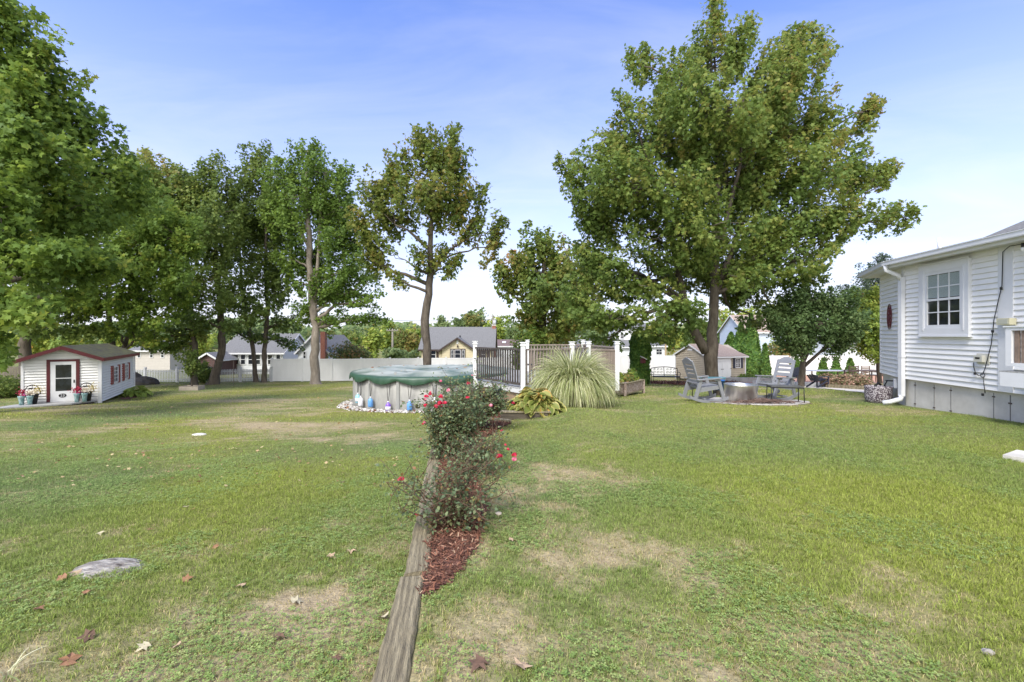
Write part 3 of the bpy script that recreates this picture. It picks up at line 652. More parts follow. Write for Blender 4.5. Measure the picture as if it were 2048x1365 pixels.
# side windows with louvred shutters
for k, (t0_, t1_) in enumerate(((1.50, 3.0), (3.55, 4.95))):
    sw = .32; z0_, z1_ = .68, 1.58
    win = window(SH, SA, SB, t0_+sw+.03, t1_-sw-.03, z0_+.05, z1_-.04, grid=(2, 4), fr=.05, world=False, o=.045)
    for a_ in (t0_, t1_-sw):
        c = MB()
        for e0, e1, f0, f1 in ((a_, a_+.04, z0_, z1_), (a_+sw-.04, a_+sw, z0_, z1_), (a_+.04, a_+sw-.04, z1_-.05, z1_), (a_+.04, a_+sw-.04, z0_, z0_+.05)): wbox(c, SA, SB, e0, e1, .0, .06, f0, f1)
        z = z0_+.06
        while z < z1_-.07: wbox(c, SA, SB, a_+.035, a_+sw-.035, .0, .045, z, z+.028); z += .045
        c.build('shutter', M_redshut, SH)
# front platform
pf = thing('platform', 'low grey board platform in front of the playhouse door', 'platform', (-18.8, 20.8, -1.51), math.atan2(.48, .877))
c = MB(); out_ = [(-3.35, -1.35), (-.75, -.85), (-.1, -.08), (-2.62, -.08)]
c.prism([(x, y, .15) for x, y in out_], (0, 0, -.06)); c.build('board_top', M_deckgrey, pf); 
c = MB(); o2 = [(-3.25, -1.28), (-.78, -.81), (-.2, -.13), (-2.6, -.13)]; c.prism([(x, y, .09) for x, y in o2], (0, 0, -.3)); c.build('base', mat('dark_joist', (.06, .05, .045), .9), pf)
# flower tubs beside the door
M_tub = mat('black_tub', (.03, .03, .033), .6); M_vase = mat('teal_glaze', (.10, .22, .21), .3, 0, 12, col2=(.32, .42, .42))
M_petR = leafmat('petal_red', [(0, (.22, .01, .03)), (1, (.45, .04, .08))], .2); M_petW = leafmat('petal_cream', [(0, (.55, .48, .36)), (1, (.75, .70, .60))], .3); M_petY = leafmat('petal_yellow', [(0, (.45, .36, .06)), (1, (.62, .50, .14))], .3); M_petM = leafmat('petal_magenta', [(0, (.35, .03, .2)), (1, (.6, .12, .4))], .3)
def flowers(root, name, c, n, r, material, rs, size=.06):
    pos = np.array(c)+rs.randn(n, 3)*np.array(r); leafcloud(name, pos, rs.randn(n, 3)+np.array([0, -.8, .8]), size*(.6+.8*rs.rand(n)), HEXL, material, root, rs)
def tub(label, lx, ly, seed, vases):
    M_ = MATS[SH.name]; p = M_ @ Vector((lx, ly, .15)); rs = np.random.RandomState(seed)
    t_ = thing('flower_tub', label, 'flower pot', p); c = MB(); c.lathe(p, [(0, 0), (.14, 0), (.2, .38), (.22, .38), (.22, .42), (.18, .42), (.17, .3), (0, .3)], 20)
    c.build('tub', M_tub, t_, True)
    c = MB(); dx = Vector((.877, .48, 0)); c.tube([p+dx*.26*math.cos(a)+Vector((0, 0, .40+.42*math.sin(a))) for a in np.linspace(0, PI, 16)], .018, 6); c.box(p+Vector((0, 0, .66)), (.22, .02, .07), math.atan2(.48, .877)); c.tube([p+Vector((0, 0, .69)), p+Vector((0, 0, .8))], .008, 5); c.build('hoop_handle', M_black, t_, True)
    flowers(t_, 'cream_flowers', p+Vector((.02, -.1, .48)), 220, (.10, .06, .06), M_petW, rs); flowers(t_, 'red_flowers', p+Vector((-.26, -.14, .5)), 160, (.12, .07, .07), M_petR, rs)
    flowers(t_, 'yellow_sprays', p+Vector((.22, .03, .58)), 260, (.12, .05, .13), M_petY, rs, .03); flowers(t_, 'magenta_flowers', p+Vector((-.1, -.16, .42)), 60, (.06, .04, .03), M_petM, rs)
    for k in range(vases):
        q_ = p+dx*(-.2+.26*k)+Vector((.05, -.22, 0)); c = MB(); c.lathe(q_, [(0, 0), (.08, 0), (.07, .1), (.1, .3), (.12, .38), (.09, .38), (0, .3)], 14); c.build('vase', M_vase, t_, True)
tub('black tub of cream and red flowers at the left of the playhouse door', -2.15, -.35, 1, 2)
tub('flower tub behind teal vases at the right of the playhouse door', -.42, -.3, 2, 2)

# ---------------------------------------------------------------- fences
def vinyl_fence(name, label, A, B, n, H=1.83, post_first=True):
    root = thing(name, label, 'fence', ((A[0]+B[0])/2, (A[1]+B[1])/2, g((A[0]+B[0])/2, (A[1]+B[1])/2)))
    A = Vector(A); B = Vector(B); d = B-A; ang = math.atan2(d.y, d.x)
    for i in range(n):
        p = A+d*(i/n); q_ = A+d*((i+1)/n); m_ = (p+q_)/2; z = g(m_.x, m_.y); l_ = (q_-p).length-.12; c = MB()
        c.box((m_.x, m_.y, z+.05+(H-.2)/2), (l_, .02, H-.2), ang); k = int(l_/.2)
        nv = Vector((d.y, -d.x)).normalized()
        for j in range(k):   # tongue and groove boards
            f_ = (j+.5)/k-.5; c.box((m_.x+math.cos(ang)*f_*l_+nv.x*.012, m_.y+math.sin(ang)*f_*l_+nv.y*.012, z+.09+(H-.3)/2), (l_/k-.012, .012, H-.28), ang)
        c.box((m_.x, m_.y, z+H-.08), (l_, .05, .13), ang); c.box((m_.x, m_.y, z+.09), (l_, .05, .13), ang)
        c.build('panel', M_vinyl, root, True)
    for i in range(n+1):
        p = A+d*(i/n); z = g(p.x, p.y); c = MB(); c.box((p.x, p.y, z+H/2-.05), (.13, .13, H+.1), ang); po = c.build('post', M_vinyl, root, True)
        c = MB(); c.box((p.x, p.y, z+H+.015), (.16, .16, .03), ang); b_ = len(c.v); c.add([(p.x-.07, p.y-.07, z+H+.03), (p.x+.07, p.y-.07, z+H+.03), (p.x+.07, p.y+.07, z+H+.03), (p.x-.07, p.y+.07, z+H+.03), (p.x, p.y, z+H+.08)], [(0, 1, 4), (1, 2, 4), (2, 3, 4), (3, 0, 4)]); c.build('post_cap', M_trim, po, True)
    return root
vinyl_fence('vinyl_fence', 'long solid white vinyl privacy fence across the back of the yard', (PX(543, 36.3), 36.3), (PX(1352, 41.3), 41.3), 15)
vinyl_fence('vinyl_fence', 'white vinyl fence closing the terrace behind the cone shrubs', (PX(1500, 41.5), 41.9), (PX(1800, 41.5), 41.9), 6)
pk = thing('picket_fence', 'low greyish white picket fence behind the dark trunks at the left', 'fence', (PX(400, 36), 36, -2.15))
A = Vector((PX(225, 35.2), 35.2)); B = Vector((PX(542, 36.2), 36.2)); d = B-A; npan = 5; M_pk = mat('greyed_white_picket', (.50, .51, .53), .6, .08, 5)
for i in range(npan):
    c = MB(); p = A+d*(i/npan); q_ = A+d*((i+1)/npan); l_ = (q_-p).length; k = int(l_/.115)
    for j in range(1, k):
        m_ = p.lerp(q_, j/k); z = g(m_.x, m_.y); hh = 1.08-.07*math.sin(PI*j/k)
        c.prism([(m_.x-.035, m_.y, z+.06), (m_.x+.035, m_.y, z+.06), (m_.x+.035, m_.y, z+hh-.05), (m_.x, m_.y, z+hh), (m_.x-.035, m_.y, z+hh-.05)], (0, .02, 0))
    for zz in (.25, .85): c.board((p.x, p.y+.04, g(p.x, p.y)+zz), (q_.x, q_.y+.04, g(q_.x, q_.y)+zz), .03, .08)
    c.build('picket_panel', M_pk, pk, True)
for i in range(npan+1):
    p = A+d*(i/npan); z = g(p.x, p.y); c = MB(); c.box((p.x, p.y+.03, z+.58), (.14, .14, 1.16)); c.box((p.x, p.y+.03, z+1.175), (.18, .18, .03)); c.build('post', M_pk, pk, True)
bf = thing('board_fence', 'weathered grey board fence at the far left beside the playhouse', 'fence', (PX(0, 26), 26, -1.8))
A = Vector((PX(-90, 25.5), 25.5)); B = Vector((PX(60, 27.5), 27.5)); M_bf = mat('weathered_fence_wood', (.17, .145, .12), .9, 0, 3, bump=.3, stretch=(6, 6, .6), col2=(.29, .25, .21))
for i in range(2):
    c = MB(); p = A.lerp(B, i/2); q_ = A.lerp(B, (i+1)/2)
    for j in range(14):
        m_ = p.lerp(q_, (j+.5)/14); z = g(m_.x, m_.y); c.box((m_.x, m_.y, z+.8), ((q_-p).length/14-.015, .022, 1.5+.03*math.sin(j*3.1)), math.atan2(B.y-A.y, B.x-A.x))
    c.build('board_panel', M_bf, bf, True)
for i in range(3):
    p = A.lerp(B, i/2); c = MB(); c.box((p.x, p.y+.06, g(p.x, p.y)+.8), (.1, .1, 1.65)); c.build('post', M_bf, bf, True)

# ---------------------------------------------------------------- background houses
def gable_house(name, label, x0, x1, y0, y1, z0, ze, zr, wallm, roofm, ridge='x', ov=.3, course=.2, cat='house', rot=0, piv=None, trim=M_trim):
    root = thing(name, label, cat, ((x0+x1)/2, y0, z0))
    cs = [(x0, y0), (x1, y0), (x1, y1), (x0, y1)]; f4 = lambda a, b, z, t: (max(0, (z-t)/(zr-t)*.5), 1-max(0, (z-t)/(zr-t)*.5))
    for i, nm in enumerate(('front_wall', 'right_wall', 'back_wall', 'left_wall')):
        A, B = cs[i], cs[(i+1) % 4]; c = MB(); gab = (i % 2 == 1) if ridge == 'x' else (i % 2 == 0)
        if gab: siding(c, A, B, z0, zr-.02, course, clip=lambda z: f4(A, B, z, ze), lap=.02)
        else: siding(c, A, B, z0, ze, course, lap=.02)
        c.build(nm, wallm, root, True)
    c = MB(); e = .015
    if ridge == 'x': c.prism([(x0+e, y0+e, z0), (x0+e, y1-e, z0), (x0+e, y1-e, ze), (x0+e, (y0+y1)/2, zr-.03), (x0+e, y0+e, ze)], (x1-x0-2*e, 0, 0))
    else: c.prism([(x0+e, y0+e, z0), (x1-e, y0+e, z0), (x1-e, y0+e, ze), ((x0+x1)/2, y0+e, zr-.03), (x0+e, y0+e, ze)], (0, y1-y0-2*e, 0))
    c.build('wall_core', wallm, root, True)
    rf = MB(); rk = MB()
    if ridge == 'x':
        ym = (y0+y1)/2; k = (zr-ze)/(ym-y0); zl = ze-ov*k+.05
        slab(rf, [(x0-ov, y0-ov, zl), (x1+ov, y0-ov, zl), (x1+ov, ym, zr+.05), (x0-ov, ym, zr+.05)], .06); slab(rf, [(x0-ov, y1+ov, zl), (x0-ov, ym, zr+.05), (x1+ov, ym, zr+.05), (x1+ov, y1+ov, zl)], .06)
        rk.board((x0-ov, y0-ov-.02, zl-.1), (x1+ov, y0-ov-.02, zl-.1), .03, .16)
        for x in (x0-ov-.012, x1+ov+.012):
            for ya in (y0-ov, y1+ov): rk.board((x, ya, zl-.1), (x, ym, zr-.05), .03, .16)
    else:
        xm = (x0+x1)/2; k = (zr-ze)/(xm-x0); zl = ze-ov*k+.05
        slab(rf, [(x0-ov, y0-ov, zl), (xm, y0-ov, zr+.05), (xm, y1+ov, zr+.05), (x0-ov, y1+ov, zl)], .06); slab(rf, [(x1+ov, y0-ov, zl), (x1+ov, y1+ov, zl), (xm, y1+ov, zr+.05), (xm, y0-ov, zr+.05)], .06)
        for xa in (x0-ov, x1+ov): rk.board((xa, y0-ov-.018, zl-.1), (xm, y0-ov-.018, zr-.05), .03, .16); rk.board((xa, y0-ov, zl-.1), (xa, y1+ov, zl-.1), .03, .16)
    roof = rf.build('roof', roofm, root, True); rk.build('eave_trim', trim, root, True)
    return root, roof
# tan shed, turned: build in local axes
tsx, tsy = PX(1413, 33.5), 33.5; TSr = math.atan2(.34, .94)
ts = thing('garden_shed', 'tan clapboard garden shed with white double doors behind the big maple trunk', 'shed', (tsx, tsy, g(tsx, tsy)-.05), TSr)
M_tan = mat('tan_siding', (.40, .345, .26), .6, .06, 3); EVt, PKt, DW, DD = 1.92, 2.78, 3.75, 3.4
c = MB(); siding(c, (0, 0), (DW, 0), .1, EVt, .14, lap=.03, gap=.04, rec=.05); c.build('front_wall', M_tan, ts)
c = MB(); siding(c, (0, DD), (0, 0), .1, EVt, .14, lap=.03, gap=.04, rec=.05); siding(c, (0, DD), (0, 0), EVt, PKt-.05, .14, lap=.03, gap=.04, rec=.05, clip=lambda z: ((z-EVt)/(PKt-EVt)*.5, 1-(z-EVt)/(PKt-EVt)*.5)); c.build('gable_wall', M_tan, ts)
c = MB(); c.prism([(.055, .055, 0), (.055, DD-.01, 0), (.055, DD-.01, EVt), (.055, DD/2, PKt-.06), (.055, .055, EVt)], (DW-.07, 0, 0)); c.build('wall_core', M_tan, ts)
c = MB(); zz = EVt-.02; slab(c, [(-.12, -.18, zz), (DW+.12, -.18, zz), (DW-.9, DD/2, PKt+.03), (-.12, DD/2, PKt+.03)], .04); slab(c, [(-.12, DD+.18, zz), (-.12, DD/2, PKt+.03), (DW-.9, DD/2, PKt+.03), (DW+.12, DD+.18, zz)], .04)
c.add([(DW+.12, -.18, zz), (DW+.12, DD+.18, zz), (DW-.9, DD/2, PKt+.03)], [(0, 1, 2)]); c.build('roof', M_tanroof, ts)
c = MB(); c.board((-.13, -.2, zz-.08), (-.13, DD/2, PKt-.04), .03, .1); c.board((-.13, DD+.2, zz-.08), (-.13, DD/2, PKt-.04), .03, .1); c.board((-.13, -.2, zz-.07), (DW+.13, -.2, zz-.07), .03, .09); c.bx(0, .09, -.04, 0, 0, EVt-.09); c.bx(DW-.09, DW, -.04, 0, 0, EVt-.09); c.bx(-.035, 0, -.03, .09, 0, EVt-.09); c.bx(-.035, 0, DD-.09, DD, 0, EVt-.09); c.build('trim', M_trim, ts)
c = MB(); c.bx(-.04, -.02, DD/2-.25, DD/2+.25, 2.3, 2.42); c.build('gable_vent', M_trim, ts)
for i, x in enumerate((.55, 1.42)):
    c = MB(); c.bx(x, x+.86, -.05, 0, .12, 1.74)
    for a in (0, .43): c.bx(x+.05+a, x+.38+a, -.062, -.05, .22, .85); c.bx(x+.05+a, x+.38+a, -.062, -.05, .95, 1.66)
    d_ = c.build('door', M_trim, ts); c = MB(); hx = x+.02 if i == 0 else x+.84
    for z in (.35, .95, 1.6): c.bx(hx-.06, hx+.06, -.072, -.063, z, z+.035)
    c.build('hinge', M_black, d_)
c = MB(); c.bx(1.30, 1.55, -.085, -.063, .93, .96); c.build('latch', M_black, ts)
window(ts, (0, 0), (DW, 0), 2.72, 3.22, 1.0, 1.72, grid=(3, 4), fr=.045, world=False, o=.045)
for x in (2.5, 3.24): 
    c = MB(); c.bx(x, x+.2, -.055, 0, .98, 1.74); 
    for k in range(14): c.bx(x+.02, x+.18, -.062, -.055, 1.01+k*.05, 1.035+k*.05)
    c.build('shutter', mat('navy_shutter', (.02, .025, .045), .5), ts)

# yellow house
M_yell = mat('cream_yellow_siding', (.56, .49, .33), .6, .04, 2); Yh = 56
yh, yroof = gable_house('yellow_house', 'cream yellow house with a wide grey roof and brown shutters beyond the fence', PX(843, Yh), PX(985, Yh), Yh, Yh+7.5, -2.9, PZ(696, Yh), PZ(655, Yh+3.75), M_yell, M_greyroof, 'x', .35, trim=mat('brown_trim', (.06, .04, .035), .6))
M_brown = bpy.data.materials['brown_trim']
ga, gb, gzp, gze = PX(884, Yh-1.6), PX(946, Yh-1.6), PZ(676, Yh-1.6), PZ(697, Yh-1.6)
c = MB(); siding(c, (ga, Yh-1.6), (gb, Yh-1.6), -2.9, gze, .2); siding(c, (ga, Yh-1.6), (gb, Yh-1.6), gze, gzp-.05, .2, clip=lambda z: ((z-gze)/(gzp-gze)*.5, 1-(z-gze)/(gzp-gze)*.5)); c.prism([(ga+.02, Yh-1.58, -2.9), (gb-.02, Yh-1.58, -2.9), (gb-.02, Yh-1.58, gze), ((ga+gb)/2, Yh-1.58, gzp-.04), (ga+.02, Yh-1.58, gze)], (0, 2.2, 0)); c.build('gable_wall', M_yell, yh, True)
xm = (ga+gb)/2; c = MB(); k = (gzp-gze)/(xm-ga); slab(c, [(ga-.5, Yh-1.9, gze-.5*k+.06), (xm, Yh-1.9, gzp+.06), (xm, Yh+2.4, gzp+.06), (ga-.5, Yh+2.4, gze-.5*k+.06)], .06); slab(c, [(gb+.5, Yh-1.9, gze-.5*k+.06), (gb+.5, Yh+2.4, gze-.5*k+.06), (xm, Yh+2.4, gzp+.06), (xm, Yh-1.9, gzp+.06)], .06); c.build('gable_roof', M_greyroof, yh, True)
c = MB(); c.board((ga-.5, Yh-1.92, gze-.5*k-.06), (xm, Yh-1.92, gzp-.06), .03, .17); c.board((gb+.5, Yh-1.92, gze-.5*k-.06), (xm, Yh-1.92, gzp-.06), .03, .17); c.build('rake_board', M_brown, yh, True)
GA, GB = (ga, Yh-1.6), (gb, Yh-1.6); off = lambda px: PX(px, Yh-1.6)-ga
c = MB(); wbox(c, GA, GB, off(900), off(931), 0, .05, PZ(718, Yh-1.6), PZ(698, Yh-1.6)); tf = c.build('window_surround', M_brown, yh, True)
for a, b in ((902, 907), (909.5, 921.5), (924, 929)): window(yh, GA, GB, off(a), off(b), PZ(717, Yh-1.6), PZ(700, Yh-1.6), grid=(1, 1), fr=.05, o=.1)
c = MB(); wbox(c, GA, GB, off(913), off(917), .02, .06, PZ(688.5, Yh-1.6), PZ(681, Yh-1.6)); c.build('gable_vent', M_trim, yh, True)
c = MB(); c.box((off(915.5)+ga, Yh-1.7, PZ(693, Yh-1.6)), (.16, .14, .24)); c.build('wall_lantern', M_brown, yh, True)
HA, HB = (PX(843, Yh), Yh), (PX(985, Yh), Yh); o2_ = lambda px: PX(px, Yh)-HA[0]
for wl in (862, 962):
    window(yh, HA, HB, o2_(wl), o2_(wl+10), PZ(720, Yh), PZ(699, Yh), grid=(1, 2), fr=.07, o=.045)
    for a in (wl-5, wl+11):
        c = MB(); wbox(c, HA, HB, o2_(a), o2_(a+4.5), 0, .05, PZ(720, Yh), PZ(698, Yh)); c.build('shutter', M_brown, yh, True)
c = MB(); xx = PX(984.5, Yh+3.75); c.bx(xx, xx+.45, Yh+3.4, Yh+4.1, -2.9, PZ(652, Yh+3.75)); ch = c.build('chimney', M_brick, yh, True); c = MB(); c.bx(xx-.05, xx+.5, Yh+3.35, Yh+4.15, PZ(652, Yh+3.75), PZ(652, Yh+3.75)+.12); c.build('chimney_cap', M_conc, ch, True)
c = MB(); c.tube([(PX(920, Yh+1), Yh+1, PZ(679, Yh+1)-.4), (PX(920, Yh+1), Yh+1, PZ(671.5, Yh+1))], .1, 8); c.build('roof_vent', M_black, yh, True)
# white porch house at the left
Yw = 47; M_wh = mat('pale_house_siding', (.62, .64, .65), .6, .04, 2)
wh, whr = gable_house('porch_house', 'white house with a row of porch windows seen between the maple trunks', PX(446, Yw), PX(566, Yw), Yw, Yw+6, -3.0, PZ(703, Yw), PZ(668, Yw+3), M_wh, M_greyroof, 'x', .3)
HA, HB = (PX(446, Yw), Yw), (PX(566, Yw), Yw); o3 = lambda px: PX(px, Yw)-HA[0]
for a, b in ((467, 478), (481, 492), (496, 508), (511, 522), (525, 532), (535, 546), (552, 562)): window(wh, HA, HB, o3(a), o3(b), PZ(730, Yw), PZ(709, Yw), grid=(1, 2), fr=.07, o=.045)
# white gabled house with brick chimney
Yg = 45; gh, ghr = gable_house('gabled_house', 'white gabled house with a brick chimney behind the pale barked maple', PX(596, Yg), PX(656, Yg), Yg, Yg+8, -3.0, PZ(702, Yg), PZ(671, Yg), M_wh, M_greyroof, 'y', .25)
GA = (PX(596, Yg), Yg); GB = (PX(656, Yg), Yg)
window(gh, GA, GB, PX(606, Yg)-GA[0], PX(613, Yg)-GA[0], PZ(718, Yg), PZ(703, Yg), grid=(1, 2), fr=.06, o=.045)
c = MB(); c.bx(PX(641, Yg-.5), PX(650, Yg-.5), Yg-.55, Yg-.02, -3, PZ(664, Yg)); c.build('chimney', M_brick, gh, True)
# brown roofed building right of yellow house
Yb = 64; bb, bbr = gable_house('low_building', 'low pale building with a brown roof and two skylights beyond the deck rail', PX(992, Yb), PX(1075, Yb), Yb, Yb+8, -2.9, PZ(692, Yb), PZ(680, Yb+4), M_wh, mat('brown_shingle', (.15, .105, .095), .95, .2, 6), 'x', .3)
for px in (1004, 1034):
    c = MB(); x = PX(px, Yb+1.5); ym = Yb+1.6; za = PZ(692, Yb)+(1.3/4.0)*(PZ(680, Yb+4)-PZ(692, Yb))+.16; k = math.atan((PZ(680, Yb+4)-PZ(692, Yb))/4); c.box((x+.3, ym, za+.05), (.55, .9, .1), M=Matrix.Rotation(k, 3, 'X')); c.build('skylight', M_white, bbr, True)
# red low shed behind picket fence
gable_house('red_shed', 'dark red brown shed with a low gable beyond the picket fence', PX(396, 44), PX(436, 44), 44, 48, -2.9, PZ(718, 44), PZ(706, 44), mat('dull_red_siding', (.085, .045, .04), .7, .1, 3), M_greyroof, 'y', .2, cat='shed')
# white garage with gable
Yq = 46; M_gw = mat('garage_siding', (.66, .68, .70), .5, .03, 2)
gg, ggr = gable_house('garage', 'white gabled garage behind the ornamental grass and deck', PX(1146, Yq), PX(1230, Yq), Yq, Yq+7, -2.6, PZ(699, Yq), PZ(678, Yq), M_gw, M_greyroof, 'y', .35, trim=mat('dark_rake', (.09, .08, .08), .6))
# white two level house behind
Yk = 58; kh, khr = gable_house('white_house', 'white house with an upper window half hidden by low maple leaves', PX(1226, Yk), PX(1300, Yk), Yk, Yk+7, -2.8, PZ(693, Yk), PZ(676, Yk+3.5), M_gw, M_greyroof, 'x', .3)
c = MB(); c.bx(PX(1228, Yk+2.5), PX(1292, Yk+2.5), Yk+2.5, Yk+6, 0, PZ(655, Yk+2.5)); up_ = c.build('upper_storey', M_gw, kh, True)
UA, UB = (PX(1228, Yk+2.5), Yk+2.5), (PX(1292, Yk+2.5), Yk+2.5); window(kh, UA, UB, PX(1240, Yk+2.5)-UA[0], PX(1248, Yk+2.5)-UA[0], PZ(678, Yk+2.5), PZ(667, Yk+2.5), grid=(1, 2), fr=.06, o=.045)
c = MB(); slab(c, [(UA[0]-.3, Yk+2.2, PZ(655, Yk+2.5)), (UB[0]+.3, Yk+2.2, PZ(655, Yk+2.5)), (UB[0]+.3, Yk+4.3, PZ(645, Yk+3.5)), (UA[0]-.3, Yk+4.3, PZ(645, Yk+3.5))], .08); c.build('upper_roof', M_greyroof, kh, True)
ph, phr = gable_house('porch_annex', 'white annex with a lattice porch window left of the tan shed', PX(1296, 56), PX(1330, 56), 56, 61, -2.8, PZ(692, 56), PZ(684, 58.5), M_gw, M_greyroof, 'x', .25, cat='house')
window(ph, (PX(1296, 56), 56), (PX(1330, 56), 56), .95, 1.75, PZ(710, 56), PZ(698, 56), grid=(2, 2), fr=.07, o=.045)
# pale blue house
Yp = 66; M_blue = mat('pale_blue_siding', (.46, .52, .62), .6, .04, 2)
pb, pbr = gable_house('blue_house', 'tall pale blue house with a tan roof right of the arborvitaes', PX(1490, Yp), PX(1600, Yp), Yp, Yp+8, -2.9, PZ(663, Yp), PZ(631, Yp+4), M_blue, M_tanroof, 'x', .3)
BA, BB = (PX(1490, Yp), Yp), (PX(1600, Yp), Yp)
for px, zt in ((1512, 690), (1530, 690), (1512, 668), (1560, 690)): window(pb, BA, BB, PX(px, Yp)-BA[0], PX(px+7, Yp)-BA[0], PZ(zt+12, Yp), PZ(zt, Yp), grid=(2, 2), fr=.06, o=.045)
far, farr = gable_house('far_house', 'far white house glimpsed through the dogwood leaves above the patio fence', PX(1670, 60), PX(1745, 60), 60, 66, -2.9, PZ(690, 60), PZ(672, 63), M_gw, M_greyroof, 'x', .3, cat='house')
for px in (1682, 1700, 1722): window(far, (PX(1670, 60), 60), (PX(1745, 60), 60), PX(px, 60)-PX(1670, 60), PX(px+7, 60)-PX(1670, 60), PZ(708, 60), PZ(696, 60), grid=(2, 2), fr=.06, o=.045)
fl2, _ = gable_house('far_house', 'pale house with a tan wall glimpsed behind the leaves right of the playhouse', PX(262, 56), PX(340, 56), 56, 62, -2.9, PZ(700, 56), PZ(682, 59), mat('greige_siding', (.45, .42, .38), .6, .05, 3), M_greyroof, 'x', .3, cat='house')

for px in (275, 300, 322): window(fl2, (PX(262, 56), 56), (PX(340, 56), 56), PX(px, 56)-PX(262, 56), PX(px+7, 56)-PX(262, 56), PZ(716, 56), PZ(704, 56), grid=(1, 2), fr=.06, o=.045)
# utility poles
def upole(label, px, Y, top, arm=True, trans=False):
    x = PX(px, Y); z0 = g(x, Y); zt = PZ(top, Y); root = thing('utility_pole', label, 'utility pole', (x, Y, z0)); c = MB(); c.tube([(x, Y, z0), (x, Y, zt)], [.17, .11], 10); c.build('pole', mat('grey_pole_wood', (.22, .2, .17), .9, .1, 5) if 'grey_pole_wood' not in bpy.data.materials else bpy.data.materials['grey_pole_wood'], root, True)
    if arm: c = MB(); c.box((x, Y-.12, zt-.25), (1.6 if not trans else .9, .1, .12)); ar = c.build('crossarm', bpy.data.materials['grey_pole_wood'], root, True); c = MB(); [c.tube([(x+q_, Y-.12, zt-.19), (x+q_, Y-.12, zt-.02)], .04, 6) for q_ in (-.7, -.35, .35, .7)] if not trans else None; (c.build('insulator', M_conc, ar, True) if c.v else None)
    if trans: c = MB(); c.tube([(x+.3, Y-.2, zt-1.0), (x+.3, Y-.2, zt-1.9)], .28, 12); c.build('transformer', mat('grey_transformer', (.4, .42, .44), .5), root, True)
    return Vector((x, Y, zt))
pa = upole('utility pole with a crossarm in front of the trees left of the yellow house', 785, 62, 658)
pb_ = upole('utility pole with a transformer behind the brick chimney of the yellow house', 986, 82, 630, True, True)
wr = MB()
for k in (-.7, .7):
    for i in range(1): wr.tube([Vector((PX(600, 60)+k, 60, PZ(634, 60)))*(1-t)+Vector((PX(990, 80)+k, 80, PZ(639, 80)))*t-Vector((0, 0, 3*t*(1-t)*.5)) for t in np.linspace(0, 1, 24)], .012, 4)
o = wr.build('power_line', M_black, None); tag(o, 'thin power lines strung across the sky above the yellow house', 'power line')
for i, (px, Y, lb) in enumerate([(1331, 56, 'short tan wooden pole between the annex and the tan shed')]): 
    x = PX(px, Y-10); c = MB(); c.box((x, Y-10, (PZ(690, Y-10)-2.3)/2), (.14, .14, PZ(690, Y-10)+2.3)); c.box((x, Y-10, PZ(690, Y-10)+.02), (.2, .2, .05)); o = c.build('wooden_pole', mat('tan_wood', (.42, .32, .2), .8), None); tag(o, lb, 'pole')
